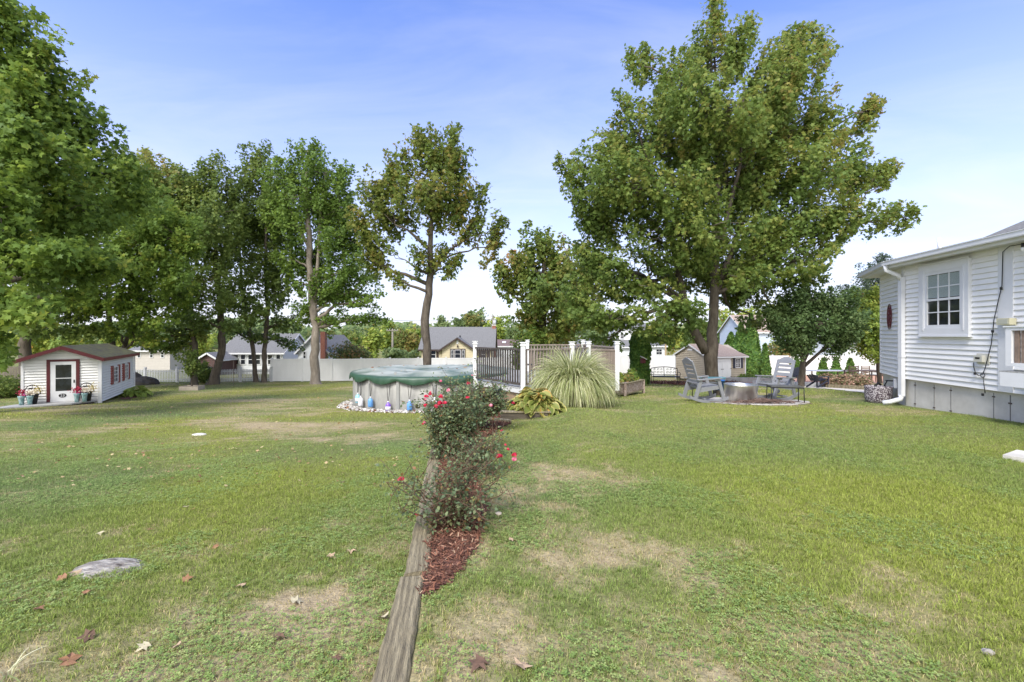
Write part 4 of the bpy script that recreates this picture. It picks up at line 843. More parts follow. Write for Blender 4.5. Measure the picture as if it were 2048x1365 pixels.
def tree(name, label, trunks, blobs, lm, bm=None, leaf=.17, dens=1.0, lpc=90, template=MAPLE, seed=1, group=None, cat='tree', depth=1.15, cr=.75, limbs=True, up=.9, colorfn=None, base=None, minl=None, spray=True, lift=.45):
    """trunks: polylines of (px, py, Y, half width in px); blobs: (px, py, Y, rx px, ry px)"""
    rs = np.random.RandomState(seed); bm = bm or M_bark
    t0 = trunks[0][0]; minl = minl if minl is not None else .24*(PZ(trunks[0][-1][1], t0[2])-PZ(t0[1], t0[2])); b0 = Vector((PX(t0[0], t0[2]), t0[2], g(PX(t0[0], t0[2]), t0[2])-.05))
    root = thing(name, label, cat, b0, 0, group)
    mb = MB(); tp = []
    for ti, tr in enumerate(trunks):
        pts = [P(a, b, c) for a, b, c, d in tr]; rad = [d*c/F for a, b, c, d in tr]
        if ti == 0: pts[0].z = b0.z; pts[0:1] = [pts[0], pts[0].lerp(pts[1], .06), pts[0].lerp(pts[1], .2)]; rad[0:1] = [rad[0]*1.55, rad[0]*1.15, rad[0]]
        # smooth the polyline a little and roughen it
        q = []; qr = []
        for i in range(len(pts)-1):
            nseg = max(2, int((pts[i+1]-pts[i]).length/.5))
            for k in range(nseg):
                f_ = k/nseg; p = pts[i].lerp(pts[i+1], f_); 
                if i+k > 2: p += Vector(rs.randn(3)*rad[i]*.10)
                q.append(p); qr.append((rad[i]*(1-f_)+rad[i+1]*f_)*(1+.07*rs.randn()*(1 if i+k > 2 else 0)))
        q.append(pts[-1]); qr.append(rad[-1])
        mb.tube(q, qr, 10 if rad[0] > .1 else 6); tp.append((q, qr))
    allp = [(p, r_) for q, qr in tp for p, r_ in zip(q, qr)]
    Pn = np.array([tuple(p) for p, r_ in allp]); Rn = np.array([r_ for p, r_ in allp])
    cen = []; cout = []; csz = []; cid = []
    for bi, b in enumerate(blobs):
        c = np.array(P(b[0], b[1], b[2])); rx = b[3]*b[2]/F; rz_ = b[4]*b[2]/F; ry = depth*(rx+rz_)/2 if len(b) < 6 else b[5]
        lim = [c]
        if limbs:
            dd = np.sqrt(((Pn-c)**2).sum(1)); hd = np.sqrt(((Pn[:, :2]-c[:2])**2).sum(1))
            score = dd+np.where(Pn[:, 2] > c[2]-.35*hd, 6, 0)+np.where(Pn[:, 2] < b0.z+minl, 25, 0)
            k = int(score.argmin()); st = Pn[k]; r0 = min(Rn[k]*.6, .035*dd[k]+.03)
            mid = st*.5+c*.5; mid[2] -= .08*dd[k]*-1 if c[2]-st[2] > 0 else 0; mid += rs.randn(3)*.06*dd[k]
            pts = [Vector(st*(1-t)**2+2*mid*t*(1-t)+c*t*t) for t in np.linspace(0, 1, 7)]
            for i in range(1, 6): pts[i] += Vector(rs.randn(3)*.03*dd[k])
            mb.tube(pts, list(np.linspace(r0, .03, 7)), 6)
            lim = [np.array(p) for p in pts[2:]]
        rx = max(rx-.45*cr, .45*rx); rz_ = max(rz_-.3*cr, .45*rz_); ry = max(ry-.45*cr, .45*ry); vol = rx*ry*rz_; nc = max(5, int(dens*8.2*vol**.72/(cr/.75)**2))
        for i in range(nc):
            d = rs.randn(3); d /= np.linalg.norm(d)+1e-9; r_ = rs.rand()**.42
            p = c+d*r_*np.array([rx, ry, rz_])
            if p[2] < g(p[0], p[1])+.6: continue
            cen.append(p); cout.append(d*np.array([1/rx, 1/ry, 1/rz_])); csz.append(cr*(.65+.7*rs.rand())); cid.append(bi)
            la = np.array(lim); k2 = int(((la-p)**2).sum(1).argmin()); s_ = la[k2]; ln = np.linalg.norm(p-s_)
            if limbs and ln < 6:
                m_ = (s_+p)/2+rs.randn(3)*.08*ln+np.array([0, 0, .05*ln])
                mb.tube([Vector(s_), Vector(m_), Vector(p)], [.012+.008*ln, .012+.004*ln, .007], 4, False)
    mb.build('trunk', bm, root, True)
    cen = np.array(cen); cout = np.array(cout); cout /= np.linalg.norm(cout, axis=1, keepdims=True); csz = np.array(csz)
    nl = (lpc*1.15*(.6+.8*rs.rand(len(cen)))*(csz/cr)**1.5).astype(int); idx = np.repeat(np.arange(len(cen)), nl); n = len(idx)
    a = rs.rand(n)*2*PI; rr = np.sqrt(rs.rand(n)); s_ = csz[idx]
    # a spray is a shallow drooping dome tilted outwards
    # sprays stretch outwards and upwards along their branch
    tc_ = np.array(tuple(b0))+np.array([0, 0, .35*(Pn[:, 2].max()-b0.z)]); ax = cen-tc_; ax /= np.linalg.norm(ax, axis=1, keepdims=True)+1e-9; ax[:, 2] += lift; ax += rs.randn(len(cen), 3)*.28; ax /= np.linalg.norm(ax, axis=1, keepdims=True)
    ta = (rs.rand(n)*2-1); ax_ = ax[idx]; perp = rs.randn(n, 3); perp -= ax_*(perp*ax_).sum(1, keepdims=True); perp[:, 2] *= .75
    ox = np.cos(a)*rr*s_; oy = np.sin(a)*rr*s_; oz = -.30*rr**2*s_+rs.randn(n)*.34*s_
    o_ = cout[idx]; oz += -.35*(ox*o_[:, 0]+oy*o_[:, 1])
    if spray: pos = cen[idx]+ax_*(ta*s_*1.15)[:, None]+perp*(s_*.36*(1.15-.7*np.abs(ta))*.8)[:, None]; pos[:, 2] -= .12*s_*ta*ta
    else: pos = cen[idx]+np.stack([ox, oy, oz], 1)
    nr = np.stack([np.cos(a)*rr*.35, np.sin(a)*rr*.35, np.full(n, up*.62)], 1)+o_*.6+rs.randn(n, 3)*.62
    sz = leaf*(.6+.7*rs.rand(n))
    base_c = rs.rand(len(cen))[idx]*.55+rs.rand(n)*.45
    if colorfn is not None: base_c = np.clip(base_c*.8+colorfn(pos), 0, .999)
    leafcloud('crown', pos, nr, sz, template, lm, root, rs, base_c)
    return root
LM_green = leafmat('maple_leaf_green', [(0, (0.084, 0.145, 0.030)), (.45, (0.144, 0.230, 0.043)), (.8, (0.222, 0.308, 0.051)), (1, (0.344, 0.340, 0.068))], .46)
LM_right = leafmat('maple_leaf_turning', [(0, (0.090, 0.145, 0.037)), (.4, (0.144, 0.215, 0.047)), (.7, (0.227, 0.264, 0.059)), (.88, (0.307, 0.247, 0.074)), (1, (0.416, 0.197, 0.085))], .46)
LM_gold = leafmat('maple_leaf_golden', [(0, (0.083, 0.137, 0.037)), (.35, (0.149, 0.193, 0.047)), (.65, (0.253, 0.234, 0.066)), (1, (0.372, 0.218, 0.083))], .46)
LM_dog = leafmat('dogwood_leaf', [(0, (.055, .10, .035)), (.55, (.095, .155, .05)), (1, (.17, .23, .085))], .4)
LM_mid = leafmat('maple_leaf_olive_gold', [(0, (0.089, 0.146, 0.033)), (.4, (0.141, 0.194, 0.039)), (.75, (0.219, 0.228, 0.050)), (1, (0.311, 0.205, 0.066))], .46)
LM_dark = leafmat('leaf_dark_green', [(0, (0.077, 0.119, 0.030)), (.5, (0.125, 0.187, 0.043)), (1, (0.230, 0.281, 0.068))], .46)
LM_yel = leafmat('leaf_yellow_green', [(0, (0.135, 0.212, 0.051)), (.5, (0.237, 0.321, 0.060)), (.85, (0.406, 0.423, 0.085)), (1, (0.507, 0.287, 0.085))], .4)
LM_grey = leafmat('leaf_soft_green', [(0, (0.135, 0.203, 0.085)), (.6, (0.203, 0.280, 0.111)), (1, (0.304, 0.321, 0.135))], .46)

# big maple right of centre
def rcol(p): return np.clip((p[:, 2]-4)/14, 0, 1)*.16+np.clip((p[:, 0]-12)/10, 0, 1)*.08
bl = [(1290, 120, 22, 16, 20), (1500, 60, 22, 12, 26), (1590, 75, 22, 30, 14), (1740, 225, 22, 26, 12), (1775, 350, 22, 22, 12), (1200, 430, 22, 20, 30), (1425, 50, 22, 34, 40), (1428, 14, 22, 13, 16), (1420, 120, 22, 80, 60), (1345, 170, 22, 55, 60), (1270, 130, 21.5, 14, 22), (1250, 225, 21.5, 36, 45), (1480, 90, 21, 24, 42), (1580, 100, 22, 70, 40), (1640, 110, 22, 36, 42), (1560, 170, 21, 95, 65),
      (1430, 230, 20, 120, 80), (1320, 280, 22, 110, 75), (1530, 260, 23, 110, 90), (1640, 245, 22, 60, 50), (1700, 270, 22, 45, 32), (1740, 222, 22, 22, 16), (1220, 300, 22, 60, 45), (1190, 350, 21, 60, 45), (1135, 345, 21, 25, 20), (1160, 385, 21, 40, 30),
      (1300, 380, 20, 130, 70), (1440, 360, 23, 130, 80), (1590, 350, 21, 110, 75), (1700, 350, 22, 65, 48), (1760, 345, 22, 22, 16), (1220, 440, 22, 85, 60), (1380, 470, 20, 130, 65), (1540, 460, 22, 120, 70), (1680, 440, 21, 85, 48), (1770, 435, 21, 55, 26), (1818, 440, 21, 22, 9),
      (1185, 520, 22, 55, 60), (1270, 550, 21, 95, 60), (1420, 540, 24, 120, 55), (1570, 530, 21, 95, 45), (1660, 505, 21, 45, 30), (1160, 600, 22, 48, 55), (1230, 640, 21, 80, 40), (1330, 630, 20, 80, 42), (1200, 680, 22, 50, 15), (1320, 672, 21, 50, 20), (1480, 590, 24, 60, 40), (1510, 560, 19, 60, 36), (1610, 560, 22, 34, 18), (1500, 640, 25, 35, 22), (1545, 615, 22, 25, 18)]
tree('maple_tree', 'tallest maple with a forked trunk rising behind the grey rocking chairs', [
    [(1426, 775, 22, 12.5), (1421, 715, 22, 12.5), (1428, 640, 22, 10), (1430, 540, 22, 9), (1432, 400, 22, 6), (1436, 260, 22, 4), (1428, 100, 22, 1.6)],
    [(1412, 705, 22, 9.5), (1390, 665, 22, 9), (1368, 600, 21.8, 7.5), (1352, 520, 21.6, 6), (1330, 430, 21.4, 4), (1300, 330, 21.2, 2.5)],
    [(1430, 590, 22, 7), (1465, 500, 22.3, 5.5), (1500, 400, 22.6, 4), (1560, 260, 22.8, 2.5), (1590, 140, 22.6, 1.2)],
    [(1431, 520, 22, 6), (1455, 430, 21.6, 4.5), (1480, 330, 21.4, 3), (1490, 150, 21.2, 1.2)],
    [(1432, 560, 22, 5), (1540, 500, 21.5, 3.5), (1680, 440, 21.2, 1.8)]],
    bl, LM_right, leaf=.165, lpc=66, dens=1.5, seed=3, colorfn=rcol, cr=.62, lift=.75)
# the maple with the bare bent trunk by the pool
tree('maple_tree', 'slender golden maple with a bare crooked trunk behind the covered pool', [
    [(858, 738, 27, 9), (853, 690, 27, 8), (849, 640, 27, 8.5), (857, 590, 27, 7.5), (861, 530, 27, 6.5), (860, 480, 27, 5), (866, 400, 27, 3.5), (872, 300, 27, 1.5)],
    [(861, 545, 27, 4), (900, 500, 27, 2.5), (936, 476, 27, 1.3)], [(860, 550, 27, 3), (830, 535, 26.5, 2), (810, 520, 26.5, 1)], [(860, 500, 27, 4), (815, 460, 26.6, 2.2), (790, 450, 26.5, 1)]],
    [(850, 285, 27, 48, 28), (905, 280, 27, 22, 20), (880, 320, 27, 72, 38), (800, 335, 27, 40, 36), (920, 350, 27, 34, 38), (780, 375, 27, 50, 42), (860, 390, 26, 80, 42), (740, 400, 27, 36, 32), (930, 400, 27, 36, 30), (960, 400, 27, 14, 14),
     (725, 450, 27, 30, 34), (790, 440, 28, 60, 36), (890, 430, 27, 58, 24), (940, 455, 27, 42, 26), (990, 458, 27, 27, 20), (980, 495, 27, 26, 24), (760, 500, 27, 44, 40), (735, 520, 27, 20, 30), (790, 555, 26.5, 30, 24), (840, 520, 26.5, 28, 18), (880, 515, 27, 26, 22), (905, 530, 27, 14, 10)],
    LM_mid, leaf=.20, lpc=62, dens=1.7, seed=5, cr=.72, lift=.2)
# dense maple in the middle distance
tree('maple_tree', 'rounded dense maple standing between the yellow house and the tall forked maple', [
    [(1085, 712, 38, 9), (1085, 640, 38, 8), (1088, 540, 38, 5), (1090, 480, 38, 2)]],
    [(1085, 490, 38, 52, 32), (1040, 530, 38, 50, 40), (1120, 530, 38, 70, 50), (1020, 580, 38, 38, 32), (1090, 590, 37, 80, 50), (1060, 640, 38, 48, 32), (1140, 630, 38, 70, 50), (1180, 560, 38, 40, 60), (1100, 675, 37, 45, 22), (1010, 545, 38, 26, 24)],
    LM_right, leaf=.30, lpc=75, dens=1.35, seed=8, template=HEXL, cr=1.0, colorfn=lambda p: fbm(p[:, 0]*.5, p[:, 2]*.5)*.5-.12)
# left group
lt = dict(leaf=.19, lpc=85, cr=.78, lift=.25)
tree('maple_tree', 'huge green maple filling the left edge, its boughs reaching over the playhouse', [
    [(-90, 835, 16.5, 24), (-85, 700, 16.5, 20), (-70, 520, 16.5, 15), (-50, 300, 16.5, 9), (-40, 80, 16.5, 4)]],
    [(20, 60, 16.5, 62, 60), (-20, -40, 16.5, 60, 50), (70, 130, 17, 78, 62), (-10, 200, 16, 90, 80), (120, 230, 18, 80, 55), (180, 285, 18.5, 62, 38), (50, 320, 16, 110, 75), (210, 350, 19, 72, 42), (-20, 420, 14.5, 90, 80), (120, 430, 17, 110, 60), (50, 520, 15, 110, 60), (250, 400, 19.5, 60, 36), (-30, 600, 14, 80, 60), (60, 620, 14.5, 95, 42), (170, 520, 17, 80, 50), (-40, 680, 15, 60, 30), (150, 600, 16.5, 60, 36)],
    LM_green, seed=11, **lt, dens=2.3)
tree('maple_tree', 'green maple with a dark trunk just behind the playhouse roof', [
    [(50, 760, 28, 10), (50, 690, 28, 9), (70, 560, 28, 7), (110, 400, 28, 4)]],
    [(110, 400, 28, 90, 60), (60, 500, 28, 80, 70), (160, 500, 28, 80, 60), (100, 600, 27, 90, 55), (180, 600, 28, 60, 50), (60, 655, 27.5, 70, 28), (160, 660, 28, 60, 22)],
    LM_dark, seed=12, **lt)
tree('maple_tree', 'broad maple with twin dark stems right behind the playhouse', [
    [(226, 760, 31, 5.5), (224, 690, 31, 5), (215, 600, 31, 4), (230, 480, 31, 2.5)], [(228, 745, 31, 4.5), (250, 690, 31, 4), (265, 640, 31, 3), (300, 500, 31, 1.8)]],
    [(270, 430, 27, 80, 50), (350, 470, 26, 62, 34), (300, 530, 26.5, 90, 45), (375, 505, 26, 34, 24), (240, 600, 28, 90, 42), (340, 590, 28, 60, 38), (300, 640, 28, 60, 26), (220, 660, 29, 60, 20), (310, 680, 29, 36, 10), (290, 400, 27, 50, 36), (330, 440, 26, 56, 34), (280, 500, 26, 80, 50), (360, 560, 26, 40, 36), (220, 540, 27, 70, 50)],
    LM_green, seed=13, **lt, dens=1.4)
tree('maple_tree', 'maple with rust tinted top and a thin straight dark trunk near the boulder', [
    [(388, 765, 33, 6), (390, 700, 33, 5.5), (380, 600, 33, 4), (370, 450, 33, 2)]],
    [(320, 345, 33, 55, 34), (300, 325, 33, 24, 18), (365, 370, 33, 60, 44), (300, 400, 32, 55, 44), (400, 420, 33, 50, 50), (350, 480, 33, 70, 60), (400, 560, 32, 50, 40), (340, 600, 32, 60, 40), (390, 650, 33, 55, 30), (330, 665, 33, 40, 20), (290, 370, 31, 50, 50), (250, 340, 30, 40, 40), (330, 440, 32, 60, 60), (280, 450, 31, 60, 60), (300, 692, 33, 26, 8), (335, 690, 33, 24, 12), (280, 672, 33, 30, 14), (365, 690, 33, 22, 14)],
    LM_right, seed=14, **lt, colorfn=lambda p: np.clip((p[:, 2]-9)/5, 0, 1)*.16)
tree('maple_tree', 'leaning maple with a thick curved base standing against the picket fence', [
    [(427, 768, 33.5, 10), (436, 735, 33.5, 7), (445, 690, 33.5, 6.5), (441, 620, 33.5, 5.5), (432, 540, 33.5, 4.5), (430, 420, 33.5, 2)], [(443, 662, 33.5, 3), (462, 652, 33.5, 2), (480, 648, 33.5, 1)]],
    [(430, 345, 33, 36, 28), (420, 380, 33, 60, 34), (440, 430, 33, 65, 44), (410, 490, 33, 60, 40), (450, 540, 33, 50, 40), (400, 590, 33, 36, 34), (470, 590, 33, 42, 26), (430, 460, 31, 50, 40), (480, 500, 33, 30, 40), (450, 600, 32, 44, 34), (405, 640, 32, 40, 26), (470, 650, 31.5, 40, 22), (470, 400, 35, 44, 60), (390, 440, 34, 50, 60), (480, 470, 35, 50, 50)],
    LM_dark, seed=15, **lt)
tree('maple_tree', 'thin dark maple at the right end of the picket fence, left of a twin', [
    [(512, 762, 36, 4.5), (507, 700, 36, 4), (495, 645, 36, 3.6), (485, 600, 36, 3), (480, 500, 36, 1.5)]],
    [(500, 320, 36, 28, 26), (495, 370, 36, 40, 36), (520, 440, 36, 40, 40), (500, 520, 36, 36, 34), (495, 600, 36, 34, 28), (520, 670, 36, 36, 16), (460, 660, 36, 26, 14), (500, 560, 34, 40, 30), (510, 620, 34, 44, 26), (545, 540, 36, 30, 40), (520, 330, 36, 36, 40), (540, 380, 36, 44, 50), (505, 450, 36, 50, 50), (550, 470, 37, 44, 50)],
    LM_dark, seed=16, **lt)
tree('maple_tree', 'straight thin maple next to the first panel of the white vinyl fence', [
    [(528, 762, 35.5, 5), (529, 700, 35.5, 4.5), (535, 620, 35.5, 4), (530, 520, 35.5, 3), (535, 400, 35.5, 1.5)]],
    [(540, 420, 35, 36, 50), (540, 500, 35, 38, 44), (550, 590, 35, 40, 36), (550, 650, 35, 34, 22), (575, 690, 37.5, 26, 14), (580, 640, 36.5, 30, 26), (560, 560, 36.5, 34, 40)],
    LM_dark, seed=17, **lt)
tree('maple_tree', 'large pale barked maple in front of the white vinyl fence', [
    [(631, 765, 34, 9.5), (629, 715, 34, 8), (632, 670, 34, 7.5), (625, 610, 34, 7), (620, 540, 34, 6), (618, 470, 34, 5), (612, 380, 34, 3), (615, 300, 34, 1.2)],
    [(630, 610, 34, 3.5), (636, 520, 34, 3), (640, 440, 34, 2.5), (650, 350, 34, 1)], [(620, 500, 34, 3.5), (590, 440, 34, 2.5), (570, 400, 34, 1.2)]],
    [(610, 310, 34, 56, 28), (640, 345, 34, 68, 34), (570, 360, 34, 48, 44), (690, 360, 34, 22, 30), (610, 400, 34, 80, 40), (680, 420, 34, 38, 44), (580, 450, 34, 52, 34), (660, 480, 34, 48, 36), (700, 540, 34, 40, 36), (580, 520, 34, 30, 40), (660, 590, 34, 62, 24), (730, 600, 34, 34, 30), (600, 620, 34, 36, 20), (720, 640, 34, 40, 22), (640, 560, 34, 50, 24), (670, 640, 34, 36, 14), (690, 600, 34, 40, 26), (735, 570, 34, 26, 30), (600, 560, 35, 44, 30), (640, 640, 35, 40, 20), (745, 640, 34, 20, 22), (640, 420, 35, 70, 60), (560, 430, 35, 44, 50), (700, 480, 35, 40, 60), (620, 510, 35.5, 70, 44), (690, 560, 35, 50, 44)],
    LM_green, bm=M_barkpale, seed=18, **lt, dens=1.05, colorfn=lambda p: np.full(len(p), -.06))
# dogwood by the patio and trees behind the house
tree('dogwood_tree', 'low spreading dogwood at the edge of the patio right of the rocking chairs', [
    [(1602, 778, 21.5, 5.5), (1605, 740, 21.5, 5.2), (1606, 722, 21.5, 5), (1600, 690, 21.5, 3), (1590, 640, 21.5, 1.5)], [(1606, 735, 21.5, 4), (1640, 705, 21.5, 2.8), (1670, 670, 21.5, 1.5)], [(1606, 728, 21.5, 3.2), (1622, 695, 21.5, 2.4), (1640, 650, 21.5, 1.2)]],
    [(1600, 605, 21.5, 62, 26), (1650, 610, 21.5, 60, 28), (1560, 630, 21.5, 44, 20), (1620, 650, 21, 85, 28), (1560, 672, 21.5, 34, 16), (1600, 690, 21.2, 48, 16), (1690, 650, 21.5, 46, 36), (1680, 690, 21.5, 36, 18)],
    LM_dog, leaf=.11, lpc=120, dens=2.6, seed=21, template=HEXL, cr=.5)
tree('ornamental_tree', 'spreading green and orange tree just left of the white clapboard house', [
    [(1760, 755, 24, 4), (1755, 700, 24, 3), (1745, 600, 24, 1.5)]],
    [(1730, 620, 24, 40, 40), (1765, 600, 24, 36, 36), (1745, 660, 23, 45, 34), (1720, 690, 23, 30, 22), (1765, 700, 22.5, 34, 26), (1760, 650, 23, 36, 40)],
    LM_yel, leaf=.12, lpc=110, dens=2.2, seed=22, template=HEXL, cr=.55)
tree('pine_tree', 'bluish pine rising behind the eave of the white clapboard house', [
    [(1765, 740, 40, 5), (1765, 640, 40, 4), (1768, 530, 40, 1.5)]],
    [(1770, 528, 40, 28, 8), (1740, 545, 40, 30, 8), (1790, 545, 40, 32, 10), (1725, 565, 40, 34, 9), (1765, 565, 40, 46, 10), (1710, 585, 40, 26, 9), (1760, 590, 40, 50, 12), (1720, 610, 40, 26, 12)],
    leafmat('pine_needle', [(0, (.045, .075, .05)), (1, (.095, .135, .08))], .15), leaf=.16, lpc=170, dens=1.8, seed=23, template=KITE, cr=.7, cat='pine')
tree('ornamental_tree', 'yellow green feathery tree beside the pale blue house', [
    [(1575, 742, 48, 3), (1575, 700, 48, 2.5), (1575, 650, 48, 1)]],
    [(1560, 650, 48, 20, 18), (1590, 660, 48, 26, 24), (1570, 690, 47, 30, 20), (1600, 700, 47, 26, 18)],
    LM_yel, leaf=.24, lpc=60, dens=1.8, seed=24, template=HEXL, cr=.8)

# background trees one can tell apart along the horizon
BG = [(655, 690, 62, 34, 34, 'rust and olive tree behind the chimney end of the white house', LM_gold), (700, 690, 66, 30, 40, 'dull brown green tree right of the pale barked maple', LM_right), (745, 684, 75, 32, 38, 'bright green tree behind the utility pole, left side', LM_yel), (778, 676, 88, 26, 40, 'pointed yellow green tree above the utility pole', LM_yel),
      (812, 686, 78, 34, 32, 'orange flecked tree left of the yellow house', LM_gold), (835, 680, 90, 30, 34, 'green tree touching the left gable of the yellow house', LM_yel), (720, 712, 54, 30, 16, 'low shrubby tree behind the vinyl fence near the pale barked maple', LM_yel), (800, 712, 58, 40, 14, 'low green thicket tree against the fence beside the yellow house', LM_grey),
      (887, 655, 110, 14, 14, 'small lone tree peeking over the left of the grey roof', LM_grey), (925, 652, 105, 28, 22, 'soft green tree above the middle of the grey roof', LM_grey), (960, 645, 105, 34, 26, 'tall soft green tree above the right of the grey roof', LM_grey), (945, 652, 98, 14, 10, 'rust coloured tree above the grey roof ridge', LM_gold), (1000, 660, 95, 34, 26, 'yellow green tree behind the brick chimney', LM_yel), (1035, 665, 90, 34, 26, 'dark green tree over the brown roofed building', LM_grey),
      (1240, 660, 95, 60, 34, 'far green tree behind the white garage', LM_grey), (1330, 665, 85, 50, 40, 'far olive tree left of the tan shed roof', LM_yel), (1400, 665, 90, 50, 32, 'far green tree behind the tan shed', LM_dark), (1480, 645, 110, 50, 26, 'far pale green tree above the arborvitae row', LM_yel), (1540, 640, 120, 50, 18, 'far light tree above the pale blue house', LM_yel), (1640, 680, 80, 60, 28, 'far tree behind the patio fence', LM_grey), (1720, 680, 70, 40, 36, 'far tree behind the right end of the patio fence', LM_yel),
      (90, 690, 60, 80, 40, 'far green tree beyond the board fence left of the playhouse', LM_yel), (-10, 700, 50, 50, 50, 'far green tree at the extreme left beyond the board fence', LM_green), (240, 690, 62, 70, 36, 'far green tree beyond the picket fence behind the playhouse', LM_yel), (400, 690, 60, 50, 30, 'far tree showing between the trunks behind the picket fence', LM_yel)]
for i, (px, py, Y, rx, ry, lb, lm_) in enumerate(BG):
    rs_ = np.random.RandomState(100+i)
    bl_ = [(px+rs_.uniform(-.5, .5)*rx, py+rs_.uniform(-.35, .45)*ry, Y+rs_.uniform(-2, 2), rx*rs_.uniform(.45, .62), ry*rs_.uniform(.4, .58)) for k in range(6)]
    tree('background_tree', lb, [[(px, 712, Y, 90/Y+.6), (px, py, Y, 60/Y)]], bl_, lm_, leaf=.0062*Y, lpc=46, dens=1.25, seed=200+i, template=HEXL, cr=.016*Y, group='trees beyond the fences', limbs=False, depth=.8)
wood_v = []
# far wooded rise that closes the horizon
rs = np.random.RandomState(77); n = 60000
px = rs.rand(n)*2600-280; Yf = 135+rs.rand(n)*50; top = 22*(.45+.75*fbm(px*.006, px*0+3))
hgt = rs.rand(n)**.7*top*.42; pos = np.stack([(px-CX)*Yf/F, Yf, -3+hgt+1.5*fbm(px*.05, px*0)], 1)
fw = thing('distant_woods', 'far line of mixed green and rust trees along the horizon', 'woods', (0, 150, -3)); 
wd_ = leafcloud('distant_foliage', pos, np.stack([rs.randn(n)*.5, -np.ones(n)*.6, np.ones(n)], 1)+rs.randn(n, 3)*.4, .9+.7*rs.rand(n), HEXL, LM_grey, fw, rs)
wd_.parent = None; wd_.matrix_world = Matrix.Translation((0, 150, -3)); tag(wd_, fw['label'], 'woods', kind='stuff'); wd_.name = 'distant_woods'; bpy.data.objects.remove(fw); wd_.name = 'distant_woods'

# arborvitae: cones and the clipped column
LM_thuja = leafmat('thuja_spray', [(0, (0.060, 0.127, 0.030)), (.6, (0.101, 0.203, 0.038)), (1, (0.186, 0.287, 0.060))], .25)
def thuja(label, px, Y, top_py, half_px, seed, prof='cone', group=None, n=5000, base_py=None):
    rs = np.random.RandomState(seed); x = PX(px, Y); z0 = g(x, Y); H = PZ(top_py, Y)-z0; r0 = half_px*Y/F
    root = thing('arborvitae', label, 'shrub', (x, Y, z0), 0, group)
    mb = MB(); mb.tube([(x, Y, z0-.05), (x, Y, z0+H*.9)], [.07, .02], 6); mb.build('trunk', M_bark, root, True)
    h = rs.rand(n)**(1.25 if prof == 'cone' else 1.0); a = rs.rand(n)*2*PI
    if prof == 'cone': rad = r0*(1-h)**.8*(.55+.45*np.minimum(1, h*6+.4))
    else: rad = r0*(.86+.14*np.sin(h*PI))*np.sqrt(np.clip(1-np.clip((h-.8)/.2, 0, 1)**2, 0.02, 1))
    lump = .82+.36*vn(a*2.2+seed, h*9); rr = rad*lump*(.72+.28*np.sqrt(rs.rand(n)))
    pos = np.stack([x+np.cos(a)*rr, Y+np.sin(a)*rr, z0+.06+h*H*.985], 1)
    nr = np.stack([np.cos(a), np.sin(a), np.full(n, .35)], 1)+rs.randn(n, 3)*.45
    gd = np.stack([np.cos(a)*.5, np.sin(a)*.5, np.ones(n)*1.2], 1)
    leafcloud('foliage', pos, nr, (.05+.0035*Y)*(.6+.8*rs.rand(n)), HEXL, LM_thuja, root, rs, hang=0, gdir=gd)
thuja('clipped column shaped arborvitae beside the end post of the deck', 1280, 24, 664, 18.5, 1, 'col', n=16000)
for i, (px, Y, tp, hp, lb) in enumerate([(1462, 43, 668, 26, 'shortest of the tall arborvitaes rising behind the tan shed'), (1482, 42, 648, 24, 'middle tall arborvitae rising behind the tan shed'), (1502, 41, 630, 25, 'tallest arborvitae, at the right of the tan shed')]):
    thuja(lb, px, Y, tp, hp, 10+i, 'cone', 'tall arborvitaes behind the tan shed', 14000)
for i, (px, Y, tp, hp, lb) in enumerate([(1530, 38, 691, 11, 'slender cone shrub at the left end of the patio fence'), (1593, 38.5, 718, 9.5, 'small cone shrub showing left of the dogwood trunk'), (1646, 39, 721, 10, 'small cone shrub right of the dogwood trunk'), (1672, 38, 719, 10.5, 'small cone shrub left of the wooden terrace chair'), (1701, 39.5, 721, 10, 'small cone shrub behind the wooden terrace chair')]):
    thuja(lb, px, Y, tp, hp, 20+i, 'cone', 'cone shrubs along the patio fence', 4500)
# ---------------------------------------------------------------- pool
px_, py_, pr = POOL; PT = -.07
pool = thing('swimming_pool', 'round above ground pool with grey steel wall under a green winter cover', 'pool', (px_, py_, POOLZ0))
M_pw = mat('pool_wall_steel', (.21, .205, .19), .55, 0, 3, col2=(.30, .295, .27), bump=.06, bscale=30, stretch=(1, 1, .4), detail=8)
nseg = 144; c = MB(); c.lathe((px_, py_, 0), [(pr-.05, POOLZ0-.3), (pr, POOLZ0), (pr, PT-.02), (pr-.05, PT-.02)], nseg); c.build('wall', M_pw, pool, True)
M_pp = mat('pool_post_grey', (.27, .27, .26), .45, .04, 3)
UP = [R(a) for a in np.arange(0, 360, 22.5)+9]
for a in UP:
    c = MB(); u = Vector((math.cos(a), math.sin(a), 0)); v = Vector((-u.y, u.x, 0)); o_ = Vector((px_, py_, 0))
    prof = [(-.085, 0), (-.06, .05), (-.02, .062), (.02, .062), (.06, .05), (.085, 0)]
    c.prism([o_+u*(pr-.005+b)+v*s_+Vector((0, 0, POOLZ0-.15)) for s_, b in prof], (0, 0, PT-POOLZ0+.1)); c.build('upright', M_pp, pool, True)
    c = MB(); c.box(o_+u*(pr+.04)+Vector((0, 0, POOLZ0+.03)), (.14, .22, .08), a); c.build('foot', M_pp, pool, True)
# cover: sagging vinyl sheet with a scalloped skirt
cv_rs = np.random.RandomState(4)
nr_, na = 46, 288; vs = []; fs = []
radii = list(np.linspace(.02, 1.0, nr_)); 
cov = mat('green_vinyl_cover', (.022, .060, .034), .45, 0, 1.1, bump=.4, bscale=5, col2=(.032, .080, .046), spec=.5)
t = cov.node_tree; b = t.nodes['Principled BSDF']
